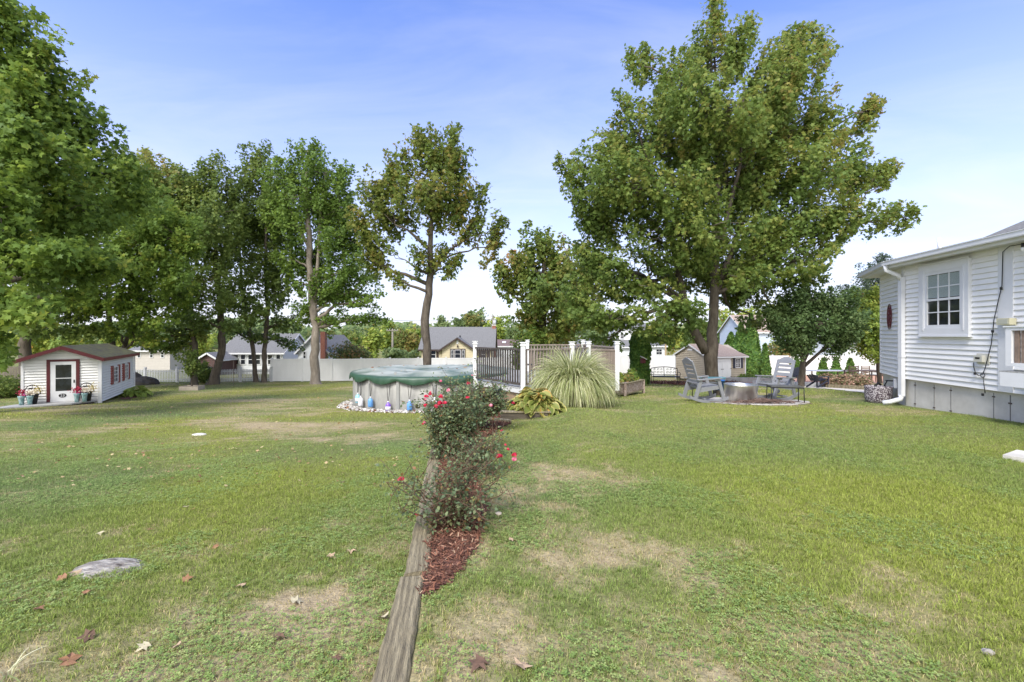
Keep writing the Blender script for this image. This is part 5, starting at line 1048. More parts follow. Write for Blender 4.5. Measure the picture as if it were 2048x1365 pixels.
# pale dusty film where water has dried on the top (an attribute painted by height of the sag)
at = N(t, 'ShaderNodeAttribute', attribute_name='film'); no = N(t, 'ShaderNodeTexNoise'); no.inputs['Scale'].default_value = .9; no.inputs['Detail'].default_value = 7; tcn = N(t, 'ShaderNodeTexCoord'); t.links.new(tcn.outputs['Object'], no.inputs['Vector'])
mu = N(t, 'ShaderNodeMapRange'); mu.inputs['From Min'].default_value = .3; mu.inputs['From Max'].default_value = .62; t.links.new(no.outputs['Fac'], mu.inputs['Value'])
mm = N(t, 'ShaderNodeMath', operation='MULTIPLY'); t.links.new(mu.outputs[0], mm.inputs[0]); t.links.new(at.outputs['Fac'], mm.inputs[1])
mxc = N(t, 'ShaderNodeMix', data_type='RGBA'); t.links.new(mm.outputs[0], mxc.inputs[0]); src = b.inputs['Base Color'].links[0].from_socket; t.links.new(src, mxc.inputs[6]); mxc.inputs[7].default_value = (.37, .39, .33, 1); t.links.new(mxc.outputs[2], b.inputs['Base Color'])
scal = R(22.5)
def sk_len(a): k = ((a-R(9)) % scal)/scal; return .13+.16*math.sin(PI*k)**1.2
for i, r_ in enumerate(radii):
    for j in range(na):
        a = 2*PI*j/na; x = px_+math.cos(a)*r_*(pr+.09); y = py_+math.sin(a)*r_*(pr+.09)
        z = PT+.03+.13*math.exp(-((r_-.62)/.25)**2)*(.3+1.4*vn(math.cos(a)*1.6+5, math.sin(a)*1.6+r_*2))-.03*(1-r_)+.05*abs(math.sin(a*3+r_*5))*r_*(1-r_)*2+.10*math.exp(-(((x+1.9)/1.1)**2+((y-20.5)/2.2)**2))+.03*(fbm(x*1.4, y*1.4)-.5)
        z += .012*math.sin(a*32+3*math.sin(a*5))*max(0, r_-.75)*4*.5
        if r_ > .985: z = PT+.03+.008*math.sin(a*16)
        vs.append((x, y, float(z)))
film = [1.0 if r_ < .93 else max(0., (1-r_)/.07) for r_ in radii for j in range(na)]
for q_ in range(1, 7):
    for j in range(na):
        a = 2*PI*j/na; L_ = sk_len(a); k = ((a-R(9)) % scal)/scal; f_ = q_/6
        rr = pr+.11+.02*math.sin(PI*f_)+.018*math.sin(a*56+2*math.sin(a*9))*f_+.03*math.sin(PI*k)*f_; vs.append((px_+math.cos(a)*rr, py_+math.sin(a)*rr, PT+.03-L_*f_)); film.append(0)
nrows = nr_+6
for i in range(nrows-1):
    for j in range(na): fs.append((i*na+j, i*na+(j+1) % na, (i+1)*na+(j+1) % na, (i+1)*na+j))
vs.append((px_, py_, PT+.0)); film.append(1)
for j in range(na): fs.append((len(vs)-1, (j+1) % na, j))
c = MB(); c.smooth = True; c.add(vs, fs); cover = c.build('winter_cover', cov, pool, True); fa = cover.data.attributes.new('film', 'FLOAT', 'POINT'); fa.data.foreach_set('value', film)
# leaves lying on the cover
rs = np.random.RandomState(9); n = 60; a = rs.rand(n)*2*PI; r_ = np.sqrt(rs.rand(n))*.9*pr
lp = np.stack([px_+np.cos(a)*r_, py_+np.sin(a)*r_, np.full(n, PT+.15)], 1)
dg = bpy.context.evaluated_depsgraph_get(); bpy.context.view_layer.update()
for i in range(n):
    ok, loc, nn, _ = cover.ray_cast(Vector((lp[i, 0]-px_, lp[i, 1]-py_, 3)), Vector((0, 0, -1)))
    if ok: lp[i, 2] = loc.z+POOLZ0+.012
M_dead = leafmat('fallen_leaf', [(0, (.12, .055, .03)), (.35, (.24, .12, .06)), (.7, (.38, .24, .12)), (1, (.50, .42, .22))], .1)
cl_ = leafcloud('leaf_litter', lp, np.array([[0, 0, 1.]]*n)+rs.randn(n, 3)*.2, .09+.06*rs.rand(n), MAPLE, M_dead, None, rs, hang=0); tag(cl_, 'scattered dead leaves lying on the green pool cover', 'leaves', kind='stuff')
# pebble ring
pb_v = []; n = 9000; a = rs.rand(n)*2*PI; r_ = pr+.04+np.abs(rs.randn(n))*.3; r_ = np.minimum(r_, pr+.62+.1*np.sin(a*7)); x = px_+np.cos(a)*r_; y = py_+np.sin(a)*r_
pos = np.stack([x, y, gz(x, y)+.015+.015*rs.rand(n)], 1); oct_ = np.array([(0, 0, 0), (-.5, .3, .35), (-.4, .9, .3), (.1, 1.1, .15), (.5, .8, .3), (.45, .2, .1)])
pbm = leafmat('white_pebble', [(0, (.30, .27, .24)), (.4, (.50, .47, .43)), (1, (.66, .64, .60))], 0, .8)
k = y < py_+2; o = leafcloud('pebbles', pos[k], np.array([[0, 0, 1.]]*k.sum())+rs.randn(k.sum(), 3)*.5, .035+.04*rs.rand(k.sum()), oct_, pbm, None, rs, hang=0); tag(o, 'band of white pebbles around the foot of the pool', 'pebbles', kind='stuff')
n = 70; a = R(200)+rs.rand(n)*R(80); r_ = pr+.25+.4*rs.rand(n); x = px_+np.cos(a)*r_; y = py_+np.sin(a)*r_
o = leafcloud('leaf_litter', np.stack([x, y, gz(x, y)+.04], 1), np.array([[0, 0, 1.]]*n)+rs.randn(n, 3)*.3, .1+.07*rs.rand(n), MAPLE, M_dead, None, rs, hang=0, rnd=rs.rand(n)*.4); tag(o, 'brown leaves caught in the pebbles around the pool', 'leaves', kind='stuff')
# jugs hung on cords from the cover
def plastic(nm, c_): return mat(nm, c_, .3, .05, 10)
jm = {'white': plastic('jug_white', (.70, .70, .74)), 'blue': plastic('jug_blue', (.12, .30, .62)), 'purple': plastic('jug_purple', (.20, .10, .48)), 'teal': plastic('jug_teal', (.25, .5, .6))}
def jug(label, px, col, hang):
    # the spot on the front wall of the pool seen at this column
    best = min(np.linspace(PI*1.0, PI*1.62, 400), key=lambda a: abs((px_+(pr+.2)*math.cos(a))/(py_+(pr+.2)*math.sin(a))*F+CX-px)); u = Vector((math.cos(best), math.sin(best), 0)); v = Vector((-u.y, u.x, 0))
    p = Vector((px_, py_, 0))+u*(pr+.17)+Vector((0, 0, PT-hang)); r_ = thing('water_jug', label, 'jug', p, 0, 'jugs hung from the pool cover')
    c = MB(); c.lathe(p, [(0, -.36), (.085, -.36), (.1, -.33), (.1, -.12), (.085, -.07), (.035, -.03), (.03, 0), (0, 0)], 16, 1, 1); c.build('bottle', jm[col], r_, True)
    c = MB(); c.lathe(p, [(.102, -.30), (.1035, -.30), (.1035, -.16), (.102, -.16)], 16); c.build('label_band', jm['white'] if col != 'white' else jm['teal'], r_, True) if col in ('purple', 'teal') else None
    c = MB(); c.lathe(p, [(.0, .0), (.034, 0), (.034, .04), (0, .045)], 12); c.build('cap', jm['white'], r_, True)
    c = MB(); c.tube([p+v*.012+Vector((0, 0, .02)), p-u*.02+v*.075+Vector((0, 0, hang-.24))], .009, 4); c.tube([p-v*.012+Vector((0, 0, .02)), p-u*.02-v*.075+Vector((0, 0, hang-.24))], .009, 4); c.build('cord', M_black, r_, True)
jug('teal and white jug hanging farthest round the left side of the pool', 714, 'teal', .72)
jug('white jug hanging at the left edge of the pool wall', 720, 'white', .82)
jug('blue jug, the nearer to the left edge of the pool', 740, 'blue', .80)
jug('purple jug hanging on the pool wall', 775, 'purple', .92)
jug('blue jug hanging nearest to the rose bushes', 819, 'blue', .84)
jug('pale jug on the pool half hidden behind red roses', 870, 'white', .76)

# ---------------------------------------------------------------- pool deck with railing
dk = thing('pool_deck', 'raised pool deck with white posts and dark baluster rails behind the roses', 'deck', (1, 15, -.4))
DP = [(-1.18, 14.6), (.30, 12.45), (1.75, 13.3), (3.32, 14.4), (2.9, 18.6), (-.2, 18.9), (-.05, 17.0)]; DZ = .14
c = MB(); c.prism([(x, y, DZ) for x, y in DP], (0, 0, -.04)); c.build('deck_floor', M_deckgrey, dk, True)
c = MB()
for i in range(len(DP)): c.board((*DP[i], DZ-.1), (*DP[(i+1) % len(DP)], DZ-.1), .035, .11)
c.build('rim_board', mat('pale_rim_board', (.52, .52, .51), .6, .08, 5), dk, True)
c = MB(); c.prism([(x*.96+.05, y*.98+.3, DZ-.1) for x, y in DP], (0, 0, -1.2)); c.build('skirt', mat('brown_skirt', (.26, .185, .12), .8, .2, 6, bump=.2), dk, True)
M_bal = mat('dark_baluster', (.06, .05, .045), .6, .25, 10)
M_wood = mat('grey_brown_rail', (.16, .125, .10), .8, 0, 6, bump=.3, stretch=(1, 1, .2), col2=(.26, .22, .19))
def post(x, y, h=1.16):
    c = MB(); c.box((x, y, DZ+h/2-.15), (.125, .125, h+.3)); p_ = c.build('post', M_trim, dk, True)
    c = MB(); c.box((x, y, DZ+h+.015), (.17, .17, .03)); c.box((x, y, DZ+h+.055), (.13, .13, .05)); c.box((x, y, DZ+h+.09), (.18, .18, .02)); c.build('post_cap', M_trim, p_, True)
def rail(a, b, n, m=M_bal, wd_=.034, z1=1.05):
    a = Vector(a); b = Vector(b); c = MB()
    c.board((*a, DZ+z1), (*b, DZ+z1), .09, .045); c.board((*a, DZ+.1), (*b, DZ+.1), .05, .06)
    for i in range(1, n):
        p = a.lerp(b, i/n); c.box((p.x, p.y, DZ+(.1+z1)/2), (wd_, .034, z1-.12), math.atan2(b.y-a.y, b.x-a.x))
    c.build('rail_panel', m, dk, True)
cr_ = [DP[0], DP[1], DP[2], DP[3]]
rail(DP[0], DP[1], 21); rail(DP[1], DP[2], 15, M_wood, .045); rail(DP[2], (2.4, 14.4), 8, M_wood, .045); rail((2.4, 14.45), DP[3], 11, M_wood, .075, .98)
rail(DP[3], DP[4], 26, M_wood, .06); rail((.65, 18.3), DP[4], 18, M_wood, .05)
for p in (DP[0], DP[1], DP[2], (2.42, 14.42), DP[3], (.62, 18.3), DP[4]): post(*p)
# patio furniture glimpsed on the deck
c = MB(); 
for x in (.2,):
    c.tube([(x, 15.6, DZ), (x, 15.6, DZ+.42), (x+.5, 15.6, DZ+.42), (x+.5, 15.6, DZ)], .015, 5); c.tube([(x, 16, DZ), (x, 16, DZ+.42), (x+.5, 16, DZ+.42), (x+.5, 16, DZ)], .015, 5); c.box((x+.25, 15.8, DZ+.43), (.55, .45, .03)); c.tube([(x, 15.6, DZ+.42), (x-.1, 15.6, DZ+.78), (x-.1, 16.0, DZ+.78), (x, 16.0, DZ+.42)], .015, 5)
o = c.build('metal_chairs', M_black, None); o.name = 'metal_lounger'; tag(o, 'dark metal lounger on the pool deck behind the railing', 'lounger')

# ---------------------------------------------------------------- timbers and rose bed
M_tim = mat('weathered_timber', (.17, .14, .085), .9, 0, 3.0, bump=.9, bscale=18, stretch=(9, .7, 9), col2=(.34, .29, .18), detail=8)
t = M_tim.node_tree; tcn = N(t, 'ShaderNodeTexCoord'); mpn = N(t, 'ShaderNodeMapping'); mpn.inputs['Scale'].default_value = (1, .35, 1); wv = N(t, 'ShaderNodeTexWave'); wv.inputs['Scale'].default_value = 9; wv.inputs['Distortion'].default_value = 7; wv.inputs['Detail'].default_value = 3; wv.inputs['Detail Scale'].default_value = .8
t.links.new(tcn.outputs['Object'], mpn.inputs[0]); t.links.new(mpn.outputs[0], wv.inputs['Vector'])
b = t.nodes['Principled BSDF']; src = b.inputs['Base Color'].links[0].from_socket; mc = N(t, 'ShaderNodeMix', data_type='RGBA', blend_type='MULTIPLY'); mc.inputs[0].default_value = .5; t.links.new(src, mc.inputs[6]); t.links.new(wv.outputs['Color'], mc.inputs[7]); 
gm_ = N(t, 'ShaderNodeMapRange'); gm_.inputs['To Min'].default_value = .45; gm_.inputs['To Max'].default_value = 1.2; t.links.new(wv.outputs['Fac'], gm_.inputs['Value']); t.links.new(gm_.outputs[0], mc.inputs[7]); t.links.new(mc.outputs[2], b.inputs['Base Color'])
def timber(label, ya, yb, seed, wid=.155, dx=0):
    rs = np.random.RandomState(seed); A = Vector((wx(ya)+dx, ya, 0)); B = Vector((wx(yb)+dx*.3, yb, 0)); za = g(A.x+.13, ya)+.028; zb = g(B.x+.13, yb)+.028
    d = (B-A); n_ = int(d.length/.07)+2; ang = math.atan2(d.y, d.x)-PI/2
    o_ = Vector((A.x, A.y, za)); vs = []; L_ = d.length
    prof = [(-.5, -.9), (.5, -.9), (.5, -.12), (.42, 0), (0, .012), (-.42, 0), (-.5, -.12)]
    for i in range(n_):
        f_ = i/(n_-1); s_ = L_*f_; nz_ = (zb-za)*f_; k = 1+.02*rs.randn(); j0 = rs.randn(len(prof))*.004
        for q_, (px2, pz2) in enumerate(prof): vs.append((px2*wid*k+j0[q_], s_+(.03*rs.randn() if i in (0, n_-1) else 0)*.3, nz_+pz2*.16+abs(j0[(q_+2) % 7])*.5))
    fs = []; m_ = len(prof)
    for i in range(n_-1):
        for q_ in range(m_): fs.append((i*m_+q_, i*m_+(q_+1) % m_, (i+1)*m_+(q_+1) % m_, (i+1)*m_+q_))
    fs += [list(range(m_))[::-1], [(n_-1)*m_+q_ for q_ in range(m_)]]
    c = MB(); c.add(vs, fs); o = c.build('edging_timber', M_tim, None, bevel=.004); o.location = o_; o.rotation_euler = (0, 0, ang); tag(o, label, 'timber', 'landscape timbers edging the rose bed')
timber('knotty landscape timber nearest the camera', 1.5, 3.0, 1, .165, -.03)
timber('landscape timber beside the foot of the nearest rose bush', 3.05, 5.4, 2, .165, .02)
timber('landscape timber between the two rose bushes', 5.42, 7.8, 3)
timber('landscape timber farthest from the camera, under the tall rose bush', 7.82, 9.5, 4)
# mulch chips
def chips(n, xs0, xs1, y0, y1, mask, size, seed, label):
    rs = np.random.RandomState(seed); x = rs.uniform(xs0, xs1, n); y = rs.uniform(y0, y1, n); k = mask(x, y); x = x[k]; y = y[k]; m_ = len(x)
    pos = np.stack([x, y, gz(x, y)+.018+.022*rs.rand(m_)], 1); st = np.array([(-.12, 0, 0), (-.1, 1, .02), (.1, 1.05, .04), (.13, 0, .02)])
    mm_ = bpy.data.materials.get('mulch_chip') or leafmat('mulch_chip', [(0, (.05, .024, .016)), (.5, (.155, .065, .04)), (.85, (.25, .12, .075)), (1, (.38, .27, .18))], 0, .9)
    o = leafcloud('mulch', pos, np.array([[0, 0, 1.]]*m_)+rs.randn(m_, 3)*.45, size*(.4+rs.rand(m_)), st, mm_, None, rs, hang=0); tag(o, label, 'mulch', kind='stuff')
chips(90000, -1.6, .1, 2.6, 12.3, in_bed, .03, 1, 'red brown bark mulch under the rose bushes')
chips(26000, PX(1230, 30), PX(1500, 30), 20.5, 33, in_bed2, .10, 2, 'red brown mulch band in front of the garden bench')
# rose bushes
LM_rose = leafmat('rose_leaf', [(0, (.07, .105, .05)), (.5, (.13, .18, .085)), (.85, (.22, .26, .12)), (.95, (.2, .19, .06)), (1, (.22, .10, .04))], .28, .5, .35)
M_cane = mat('rose_cane', (.10, .06, .035), .7, .3, 12)
M_bloom = leafmat('rose_petal', [(0, (.42, .012, .035)), (.6, (.62, .03, .075)), (1, (.75, .14, .22))], .3, .5)
M_pinkb = leafmat('pink_petal', [(0, (.62, .12, .22)), (1, (.78, .35, .42))], .3, .5)
def bloom(root, p, r_, rs, m_=None):
    n = 34; d = rs.randn(n, 3); d[:, 2] = np.abs(d[:, 2])*.9-.25; d /= np.linalg.norm(d, axis=1, keepdims=True); lay = .25+.75*(np.arange(n)/n)
    pet = np.array([(-.35, 0, .0), (-.62, .45, .16), (-.4, .95, .05), (0, 1.08, -.05), (.4, .95, .05), (.62, .45, .16), (.35, 0, 0), (0, .4, -.12)][:7])
    pos = np.array(p)+d*lay[:, None]*r_*.75; up_ = np.array([0, 0, 1.0])+d*.2
    return leafcloud('blossom', pos, d*1.0+rs.randn(n, 3)*.12, np.full(n, r_*.62)*(.8+.4*rs.rand(n)), pet, m_ or M_bloom, root, rs, hang=0, gdir=up_)
def rose(label, base, canes, spread_pts, nleaf, leafsz, blooms, seed, bloomr=.035):
    """canes grow from base to tips spread in spread_pts; leaves hang along them"""
    rs = np.random.RandomState(seed); b0 = Vector(base); root = thing('rose_bush', label, 'rose bush', b0); mb = MB(); pos = []; outd = []
    for i in range(canes):
        tip = Vector(spread_pts[i % len(spread_pts)])+Vector(rs.randn(3)*.07); st = b0+Vector((rs.randn()*.05, rs.randn()*.05, 0)); mid = st.lerp(tip, .5)+Vector((0, 0, .16*(tip-st).length))+Vector(rs.randn(3)*.05)
        pts = [st*(1-t)**2+mid*2*t*(1-t)+tip*t*t+Vector(rs.randn(3)*.008) for t in np.linspace(0, 1, 9)]
        mb.tube(pts, list(np.linspace(.0075, .0025, 9)), 5, False)
        for k in range(7):
            q_ = pts[rs.randint(3, 9)]; e_ = q_+Vector(rs.randn(3)*.11)+Vector((0, 0, .06)); mb.tube([q_, q_.lerp(e_, .5)+Vector(rs.randn(3)*.01), e_], [.003, .0025, .0015], 4, False)
            for s_ in range(5): pos.append(q_.lerp(e_, rs.uniform(.15, 1.1))); outd.append(e_-q_)
        for s_ in range(26): t = rs.uniform(.22, 1)**.8; j = int(t*8); pos.append(pts[j].lerp(pts[min(8, j+1)], rs.rand())); outd.append(tip-st)
    mb.build('canes', M_cane, root, True)
    pos = np.array([tuple(p) for p in pos]); outd = np.array([tuple(p) for p in outd]); rep = max(1, int(nleaf/len(pos))); pos = np.repeat(pos, rep, 0)+rs.randn(len(pos)*rep, 3)*.035; n = len(pos); pos[:, 2] = np.maximum(pos[:, 2], b0.z+.05)
    T = np.array([(0, 0, 0), (-.3, .25, .05), (-.34, .6, .03), (0, 1.05, -.1), (.34, .6, .03), (.3, .25, .05)])
    leafcloud('leaves', pos, np.array([[0, 0, .9]])+rs.randn(n, 3)*.5, leafsz*(.55+.8*rs.rand(n)), T, LM_rose, root, rs, hang=.3)
    for p, r_, m_ in blooms: bloom(root, Vector(p), r_, rs, m_)
    return root
rs = np.random.RandomState(21)
Y1 = 3.85; b1 = Vector((PX(905, Y1), Y1, g(PX(905, Y1), Y1)))
sp1 = [P(a, b_, Y1+c_) for a, b_, c_ in [(805, 965, .05), (830, 1000, -.15), (850, 950, .1), (880, 935, -.05), (820, 1010, -.2), (905, 925, .15), (930, 935, .3), (960, 930, .2), (990, 945, .25), (1015, 930, .15), (1000, 960, -.05), (870, 990, -.25), (940, 980, -.2), (960, 1020, -.2), (900, 960, -.2), (850, 1030, -.15), (1005, 920, .3), (925, 905, .3), (975, 905, .35), (890, 1000, .3)]]
rose('open leggy rose bush nearest the camera, over the timber edging', b1, 34, sp1, 3900, .031, [(P(803, 962, Y1+.05), .036, None), (P(998, 915, Y1+.15), .036, None), (P(1029, 912, Y1+.12), .030, None), (P(1029, 921, Y1+.1), .030, M_pinkb), (P(1016, 900, Y1+.15), .017, None), (P(1011, 891, Y1+.15), .015, None), (P(832, 1030, Y1-.15), .010, None)], 31)
Y2 = 6.2; b2 = Vector((PX(905, Y2), Y2, g(PX(905, Y2), Y2)))
def ell(px, py, Y, rx, ry, n, rs):
    out = []
    for i in range(n):
        d = rs.randn(3); d /= np.linalg.norm(d); r_ = .72+.3*rs.rand(); out.append(P(px+d[0]*rx*r_, py+d[2]*ry*r_, Y+d[1]*rx*r_*Y/F))
    return out
sp2 = ell(918, 820, Y2+.1, 68, 50, 46, rs)+ell(885, 865, Y2, 38, 30, 18, rs)
rose('dense rose bush with clusters of red roses beside the pool', b2, 64, sp2, 14000, .036, [(P(a, b_, Y2-c_), r_, m_) for a, b_, c_, r_, m_ in
     [(853, 795, .1, .038, None), (860, 790, .0, .03, None), (850, 801, .1, .03, M_pinkb), (882, 795, .15, .042, None), (872, 815, .2, .042, None), (880, 809, .3, .046, None), (890, 808, .3, .036, None), (851, 813, .2, .036, None), (937, 768, .1, .034, None), (897, 783, .1, .038, M_pinkb), (882, 764, .1, .032, M_pinkb), (935, 797, .3, .034, None), (982, 813, .25, .034, M_pinkb), (861, 786, 0, .022, None), (849, 846, .2, .026, M_pinkb), (846, 849, .2, .018, None)]], 32)
Y3 = 5.4; b3 = Vector((PX(935, Y3), Y3, g(PX(935, Y3), Y3)))
sp3 = ell(955, 905, Y3, 42, 30, 24, rs)+[P(1000, 870, Y3), P(1008, 890, Y3-.1)]
rose('small leafy rose bush between the open bush and the dense one', b3, 26, sp3, 2600, .032, [(P(1003, 863, Y3), .024, None)], 33)
Y4 = 8.2; b4 = Vector((PX(955, Y4), Y4, g(PX(955, Y4), Y4)))
sp4 = ell(945, 785, Y4, 55, 30, 40, rs)+ell(975, 800, Y4, 40, 34, 20, rs)+[P(918, 742, Y4), P(925, 738, Y4), P(905, 750, Y4)]
rose('tall bronze tipped rose bush farthest back in the bed, before the deck', b4, 60, sp4, 9000, .042, [(P(1026, 808, Y4), .042, None), (P(944, 752, Y4), .024, M_pinkb)], 34)

# timber planter with hosta
pl_ = thing('timber_planter', 'dark wet timber planter box below the yellowing hosta', 'planter', (.2, 9.5, -.25))
M_wet = mat('dark_wet_timber', (.045, .036, .026), .5, 0, 3, bump=.5, bscale=20, stretch=(1, 8, 8), col2=(.11, .09, .062), detail=8)
x0, x1 = PX(1001, 9.3), PX(1096, 9.3)
for k in range(2):
    c = MB(); c.bx(x0, x1, 9.28, 9.42, -.28+k*.142, -.142+k*.142); c.build('front_timber', M_wet, pl_, True, bevel=.006)
    c = MB(); c.bx(x0, x0+.14, 9.423, 10.3, -.28+k*.142, -.1425+k*.142); c.build('side_timber', M_wet, pl_, True, bevel=.006)
c = MB(); c.bx(x0-.02, x1+.06, 9.26, 9.44, .005, .03); c.build('cap_board', M_tim, pl_, True, bevel=.004)
c = MB(); c.bx(x0+.1, x1, 9.4, 10.3, -.1, -.02); c.build('soil', mat('soil', (.05, .035, .025), .95), pl_, True)
c = MB(); ya = 9.05; c.board((PX(972, ya), ya+.15, g(PX(972, ya), ya)+.02), (PX(1020, ya), ya-.1, g(PX(1020, ya), ya)+.02), .12, .09); o = c.build('short_timber', M_tim, None); o.name = 'edging_timber'; tag(o, 'short low timber closing the rose bed at the planter', 'timber')
LM_hosta = leafmat('hosta_leaf', [(0, (.11, .15, .03)), (.35, (.17, .20, .04)), (.7, (.33, .33, .10)), (.9, (.46, .40, .13)), (1, (.44, .26, .06))], .3, .4)
def hosta(name, label, cx, cy, cz, rad, hh, n, seed, lsz, lm=None, yfl=1.0):
    rs = np.random.RandomState(seed); root = thing(name, label, 'plant', (cx, cy, cz)); Vv = []; Ff = []; rr = []; mb = MB()
    # one leaf: a cupped heart of 5 strips, the outer ring a pale margin
    us = np.linspace(0, 1, 8); wprof = np.sin(PI*us**.75)**.8*.38; wprof[0] = .06; wprof[-1] = 0.01
    for i in range(n):
        a = rs.rand()*2*PI; q = rs.rand()**.5; tier = 1-q
        tip0 = np.array([cx+math.cos(a)*rad*q*.75, cy+math.sin(a)*rad*q*.75, cz+hh*(.35+.65*tier)*(.8+.3*rs.rand())])
        L_ = lsz*(.7+.5*rs.rand()); el = R(35)*tier-R(10)-R(25)*rs.rand(); dirn = np.array([math.cos(a+.3*rs.randn())*math.cos(el), math.sin(a+.3*rs.randn())*math.cos(el), math.sin(el)]); dirn /= np.linalg.norm(dirn)
        side = np.cross(dirn, [0, 0, 1]); side /= np.linalg.norm(side); roll = rs.randn()*.35; upv = np.cross(side, dirn); side = side*math.cos(roll)+upv*math.sin(roll); upv = np.cross(side, dirn)
        mb.tube([(cx+math.cos(a)*.05, cy+math.sin(a)*.05, cz), tuple(tip0*.6+np.array([cx, cy, cz+hh*.5])*.4), tuple(tip0)], .005, 4, False)
        b_ = len(Vv); ks = [-1, -.72, 0, .72, 1]
        for u_, w_ in zip(us, wprof):
            for s_ in ks:
                p = tip0+dirn*L_*u_+side*s_*w_*L_+upv*(.10*L_*abs(s_)**1.5-.35*L_*u_**2*(.6)+.02*L_*math.sin(u_*16+s_*3)*abs(s_)); p = p+np.array([0, 0, -.12*L_*u_**2]); Vv.append(p)
        lr = rs.rand()
        for k in range(7):
            for s_ in range(4):
                i0 = b_+k*5+s_; Ff.append((i0, i0+1, i0+6, i0+5)); ed = s_ in (0, 3) or k == 6; rr.append(min(.999, (.55+.3*lr if ed else .08+.38*lr)*yfl+(.3 if lr > .93 else 0)+(.3 if (tier > .6 and lr > .6 and yfl > 1) else 0)))
    mb.build('stalks', lm or LM_hosta, root, True)
    me_ = npmesh('leaves', np.array(Vv), np.array(Ff), 4, np.array(rr)); me_.polygons.foreach_set('use_smooth', np.ones(len(Ff), bool)); link('leaves', me_, lm or LM_hosta, root, True); return root
hosta('hosta_plant', 'large yellowing hosta with pale leaf margins over the timber planter', .50, 9.85, -.08, .66, .50, 260, 3, .26, yfl=1.08)
hosta('hosta_plant', 'lime green hosta against the side wall of the playhouse', PX(272, 24.5), 24.5, g(PX(272, 24.5), 24.5), .75, .5, 110, 5, .3, leafmat('lime_hosta', [(0, (.16, .24, .04)), (1, (.34, .42, .09))], .3))
# dark pump beside the planter
pp = thing('pool_pump', 'black pool pump cylinder standing between the roses and the planter', 'pump', (PX(993, 10.3), 10.3, -.28)); c = MB(); q0 = Vector((PX(993, 10.3), 10.3, -.28))
c.lathe(q0, [(0, 0), (.1, 0), (.1, .46), (.13, .47), (.13, .52), (.09, .56), (.09, .60), (.12, .61), (.12, .66), (0, .68)], 20); c.build('tank', mat('black_plastic', (.015, .016, .02), .35), pp, True)
c = MB(); c.tube([q0+Vector((.1, 0, .2)), q0+Vector((.28, .1, .2)), q0+Vector((.3, .1, -.02))], .03, 8); c.build('pipe', bpy.data.materials['black_plastic'], pp, True)

# variegated ornamental grass
def fountain(name, label, cx, cy, cz, n, hh, rad, seed, lm):
    rs = np.random.RandomState(seed); root = thing(name, label, 'ornamental grass', (cx, cy, cz)); K = 9
    a = rs.rand(n)*2*PI; q = rs.rand(n)**.7; L_ = hh*(.75+.45*rs.rand(n)); spread = rad*(.2+.9*q)*(.7+.45*rs.rand(n)); rise = hh*(1.03-.22*q**2)*(.58+.42*rs.rand(n)**.7); drop = rise*(.12+.88*q)*(.35+.75*rs.rand(n))
    q = rs.rand(n)**.55; bx_ = cx+np.cos(a)*.22*q*rad; by_ = cy+np.sin(a)*.22*q*rad; wdt = .017*(.6+.8*rs.rand(n))*min(1, hh)**.5
    pts = np.zeros((n, K, 3)); aa = a+rs.randn(n)*.3; Lb_ = hh*1.32*(.55+.5*rs.rand(n)**.7); th0 = R(89)-R(30)*q*(.6+.7*rs.rand(n)); bend = R(38)+R(135)*(.3+.7*q)*(.5+.6*rs.rand(n))
    r_ = np.zeros(n); z_ = np.zeros(n); pts[:, 0] = np.stack([bx_, by_, np.full(n, cz)], 1)
    for k in range(1, K):
        for h_ in range(4):
            t = (k-1+(h_+.5)/4)/(K-1); th = th0-bend*t**1.5; r_ = r_+np.cos(th)*Lb_/(K-1)/4*rad/hh*1.35; z_ = z_+np.sin(th)*Lb_/(K-1)/4
        pts[:, k] = np.stack([bx_+np.cos(aa)*r_, by_+np.sin(aa)*r_, cz+np.maximum(z_, .03)], 1)
    sd_ = np.stack([-np.sin(aa+rs.randn(n)*.8), np.cos(aa+rs.randn(n)*.8), rs.randn(n)*.25], 1); wv_ = wdt[:, None]*np.array([.7, 1, 1, 1, .95, .85, .7, .45, .05])[None, :]
    Lp = pts-sd_[:, None, :]*wv_[:, :, None]/2; Rp = pts+sd_[:, None, :]*wv_[:, :, None]/2; V_ = np.stack([Lp, Rp], 2).reshape(n, K*2, 3)
    base_ = np.arange(n)[:, None]*(K*2); fl = np.concatenate([np.stack([base_+2*k, base_+2*k+1, base_+2*k+3, base_+2*k+2], 2) for k in range(K-1)], 1).reshape(-1, 4)
    link('blades', npmesh('blades', V_.reshape(-1, 3), fl, 4, np.repeat(rs.rand(n), K-1)), lm, root, True); return root
LM_misc = leafmat('variegated_blade', [(0, (.14, .19, .06)), (.25, (.28, .33, .12)), (.55, (.52, .54, .27)), (1, (.70, .68, .46))], .3, .45)
gx0 = PX(1146, 12.0); fountain('ornamental_grass', 'big arching clump of cream striped ornamental grass by the deck', gx0, 12.0, g(gx0, 12.0)-.02, 5200, 1.60, .80, 6, LM_misc)

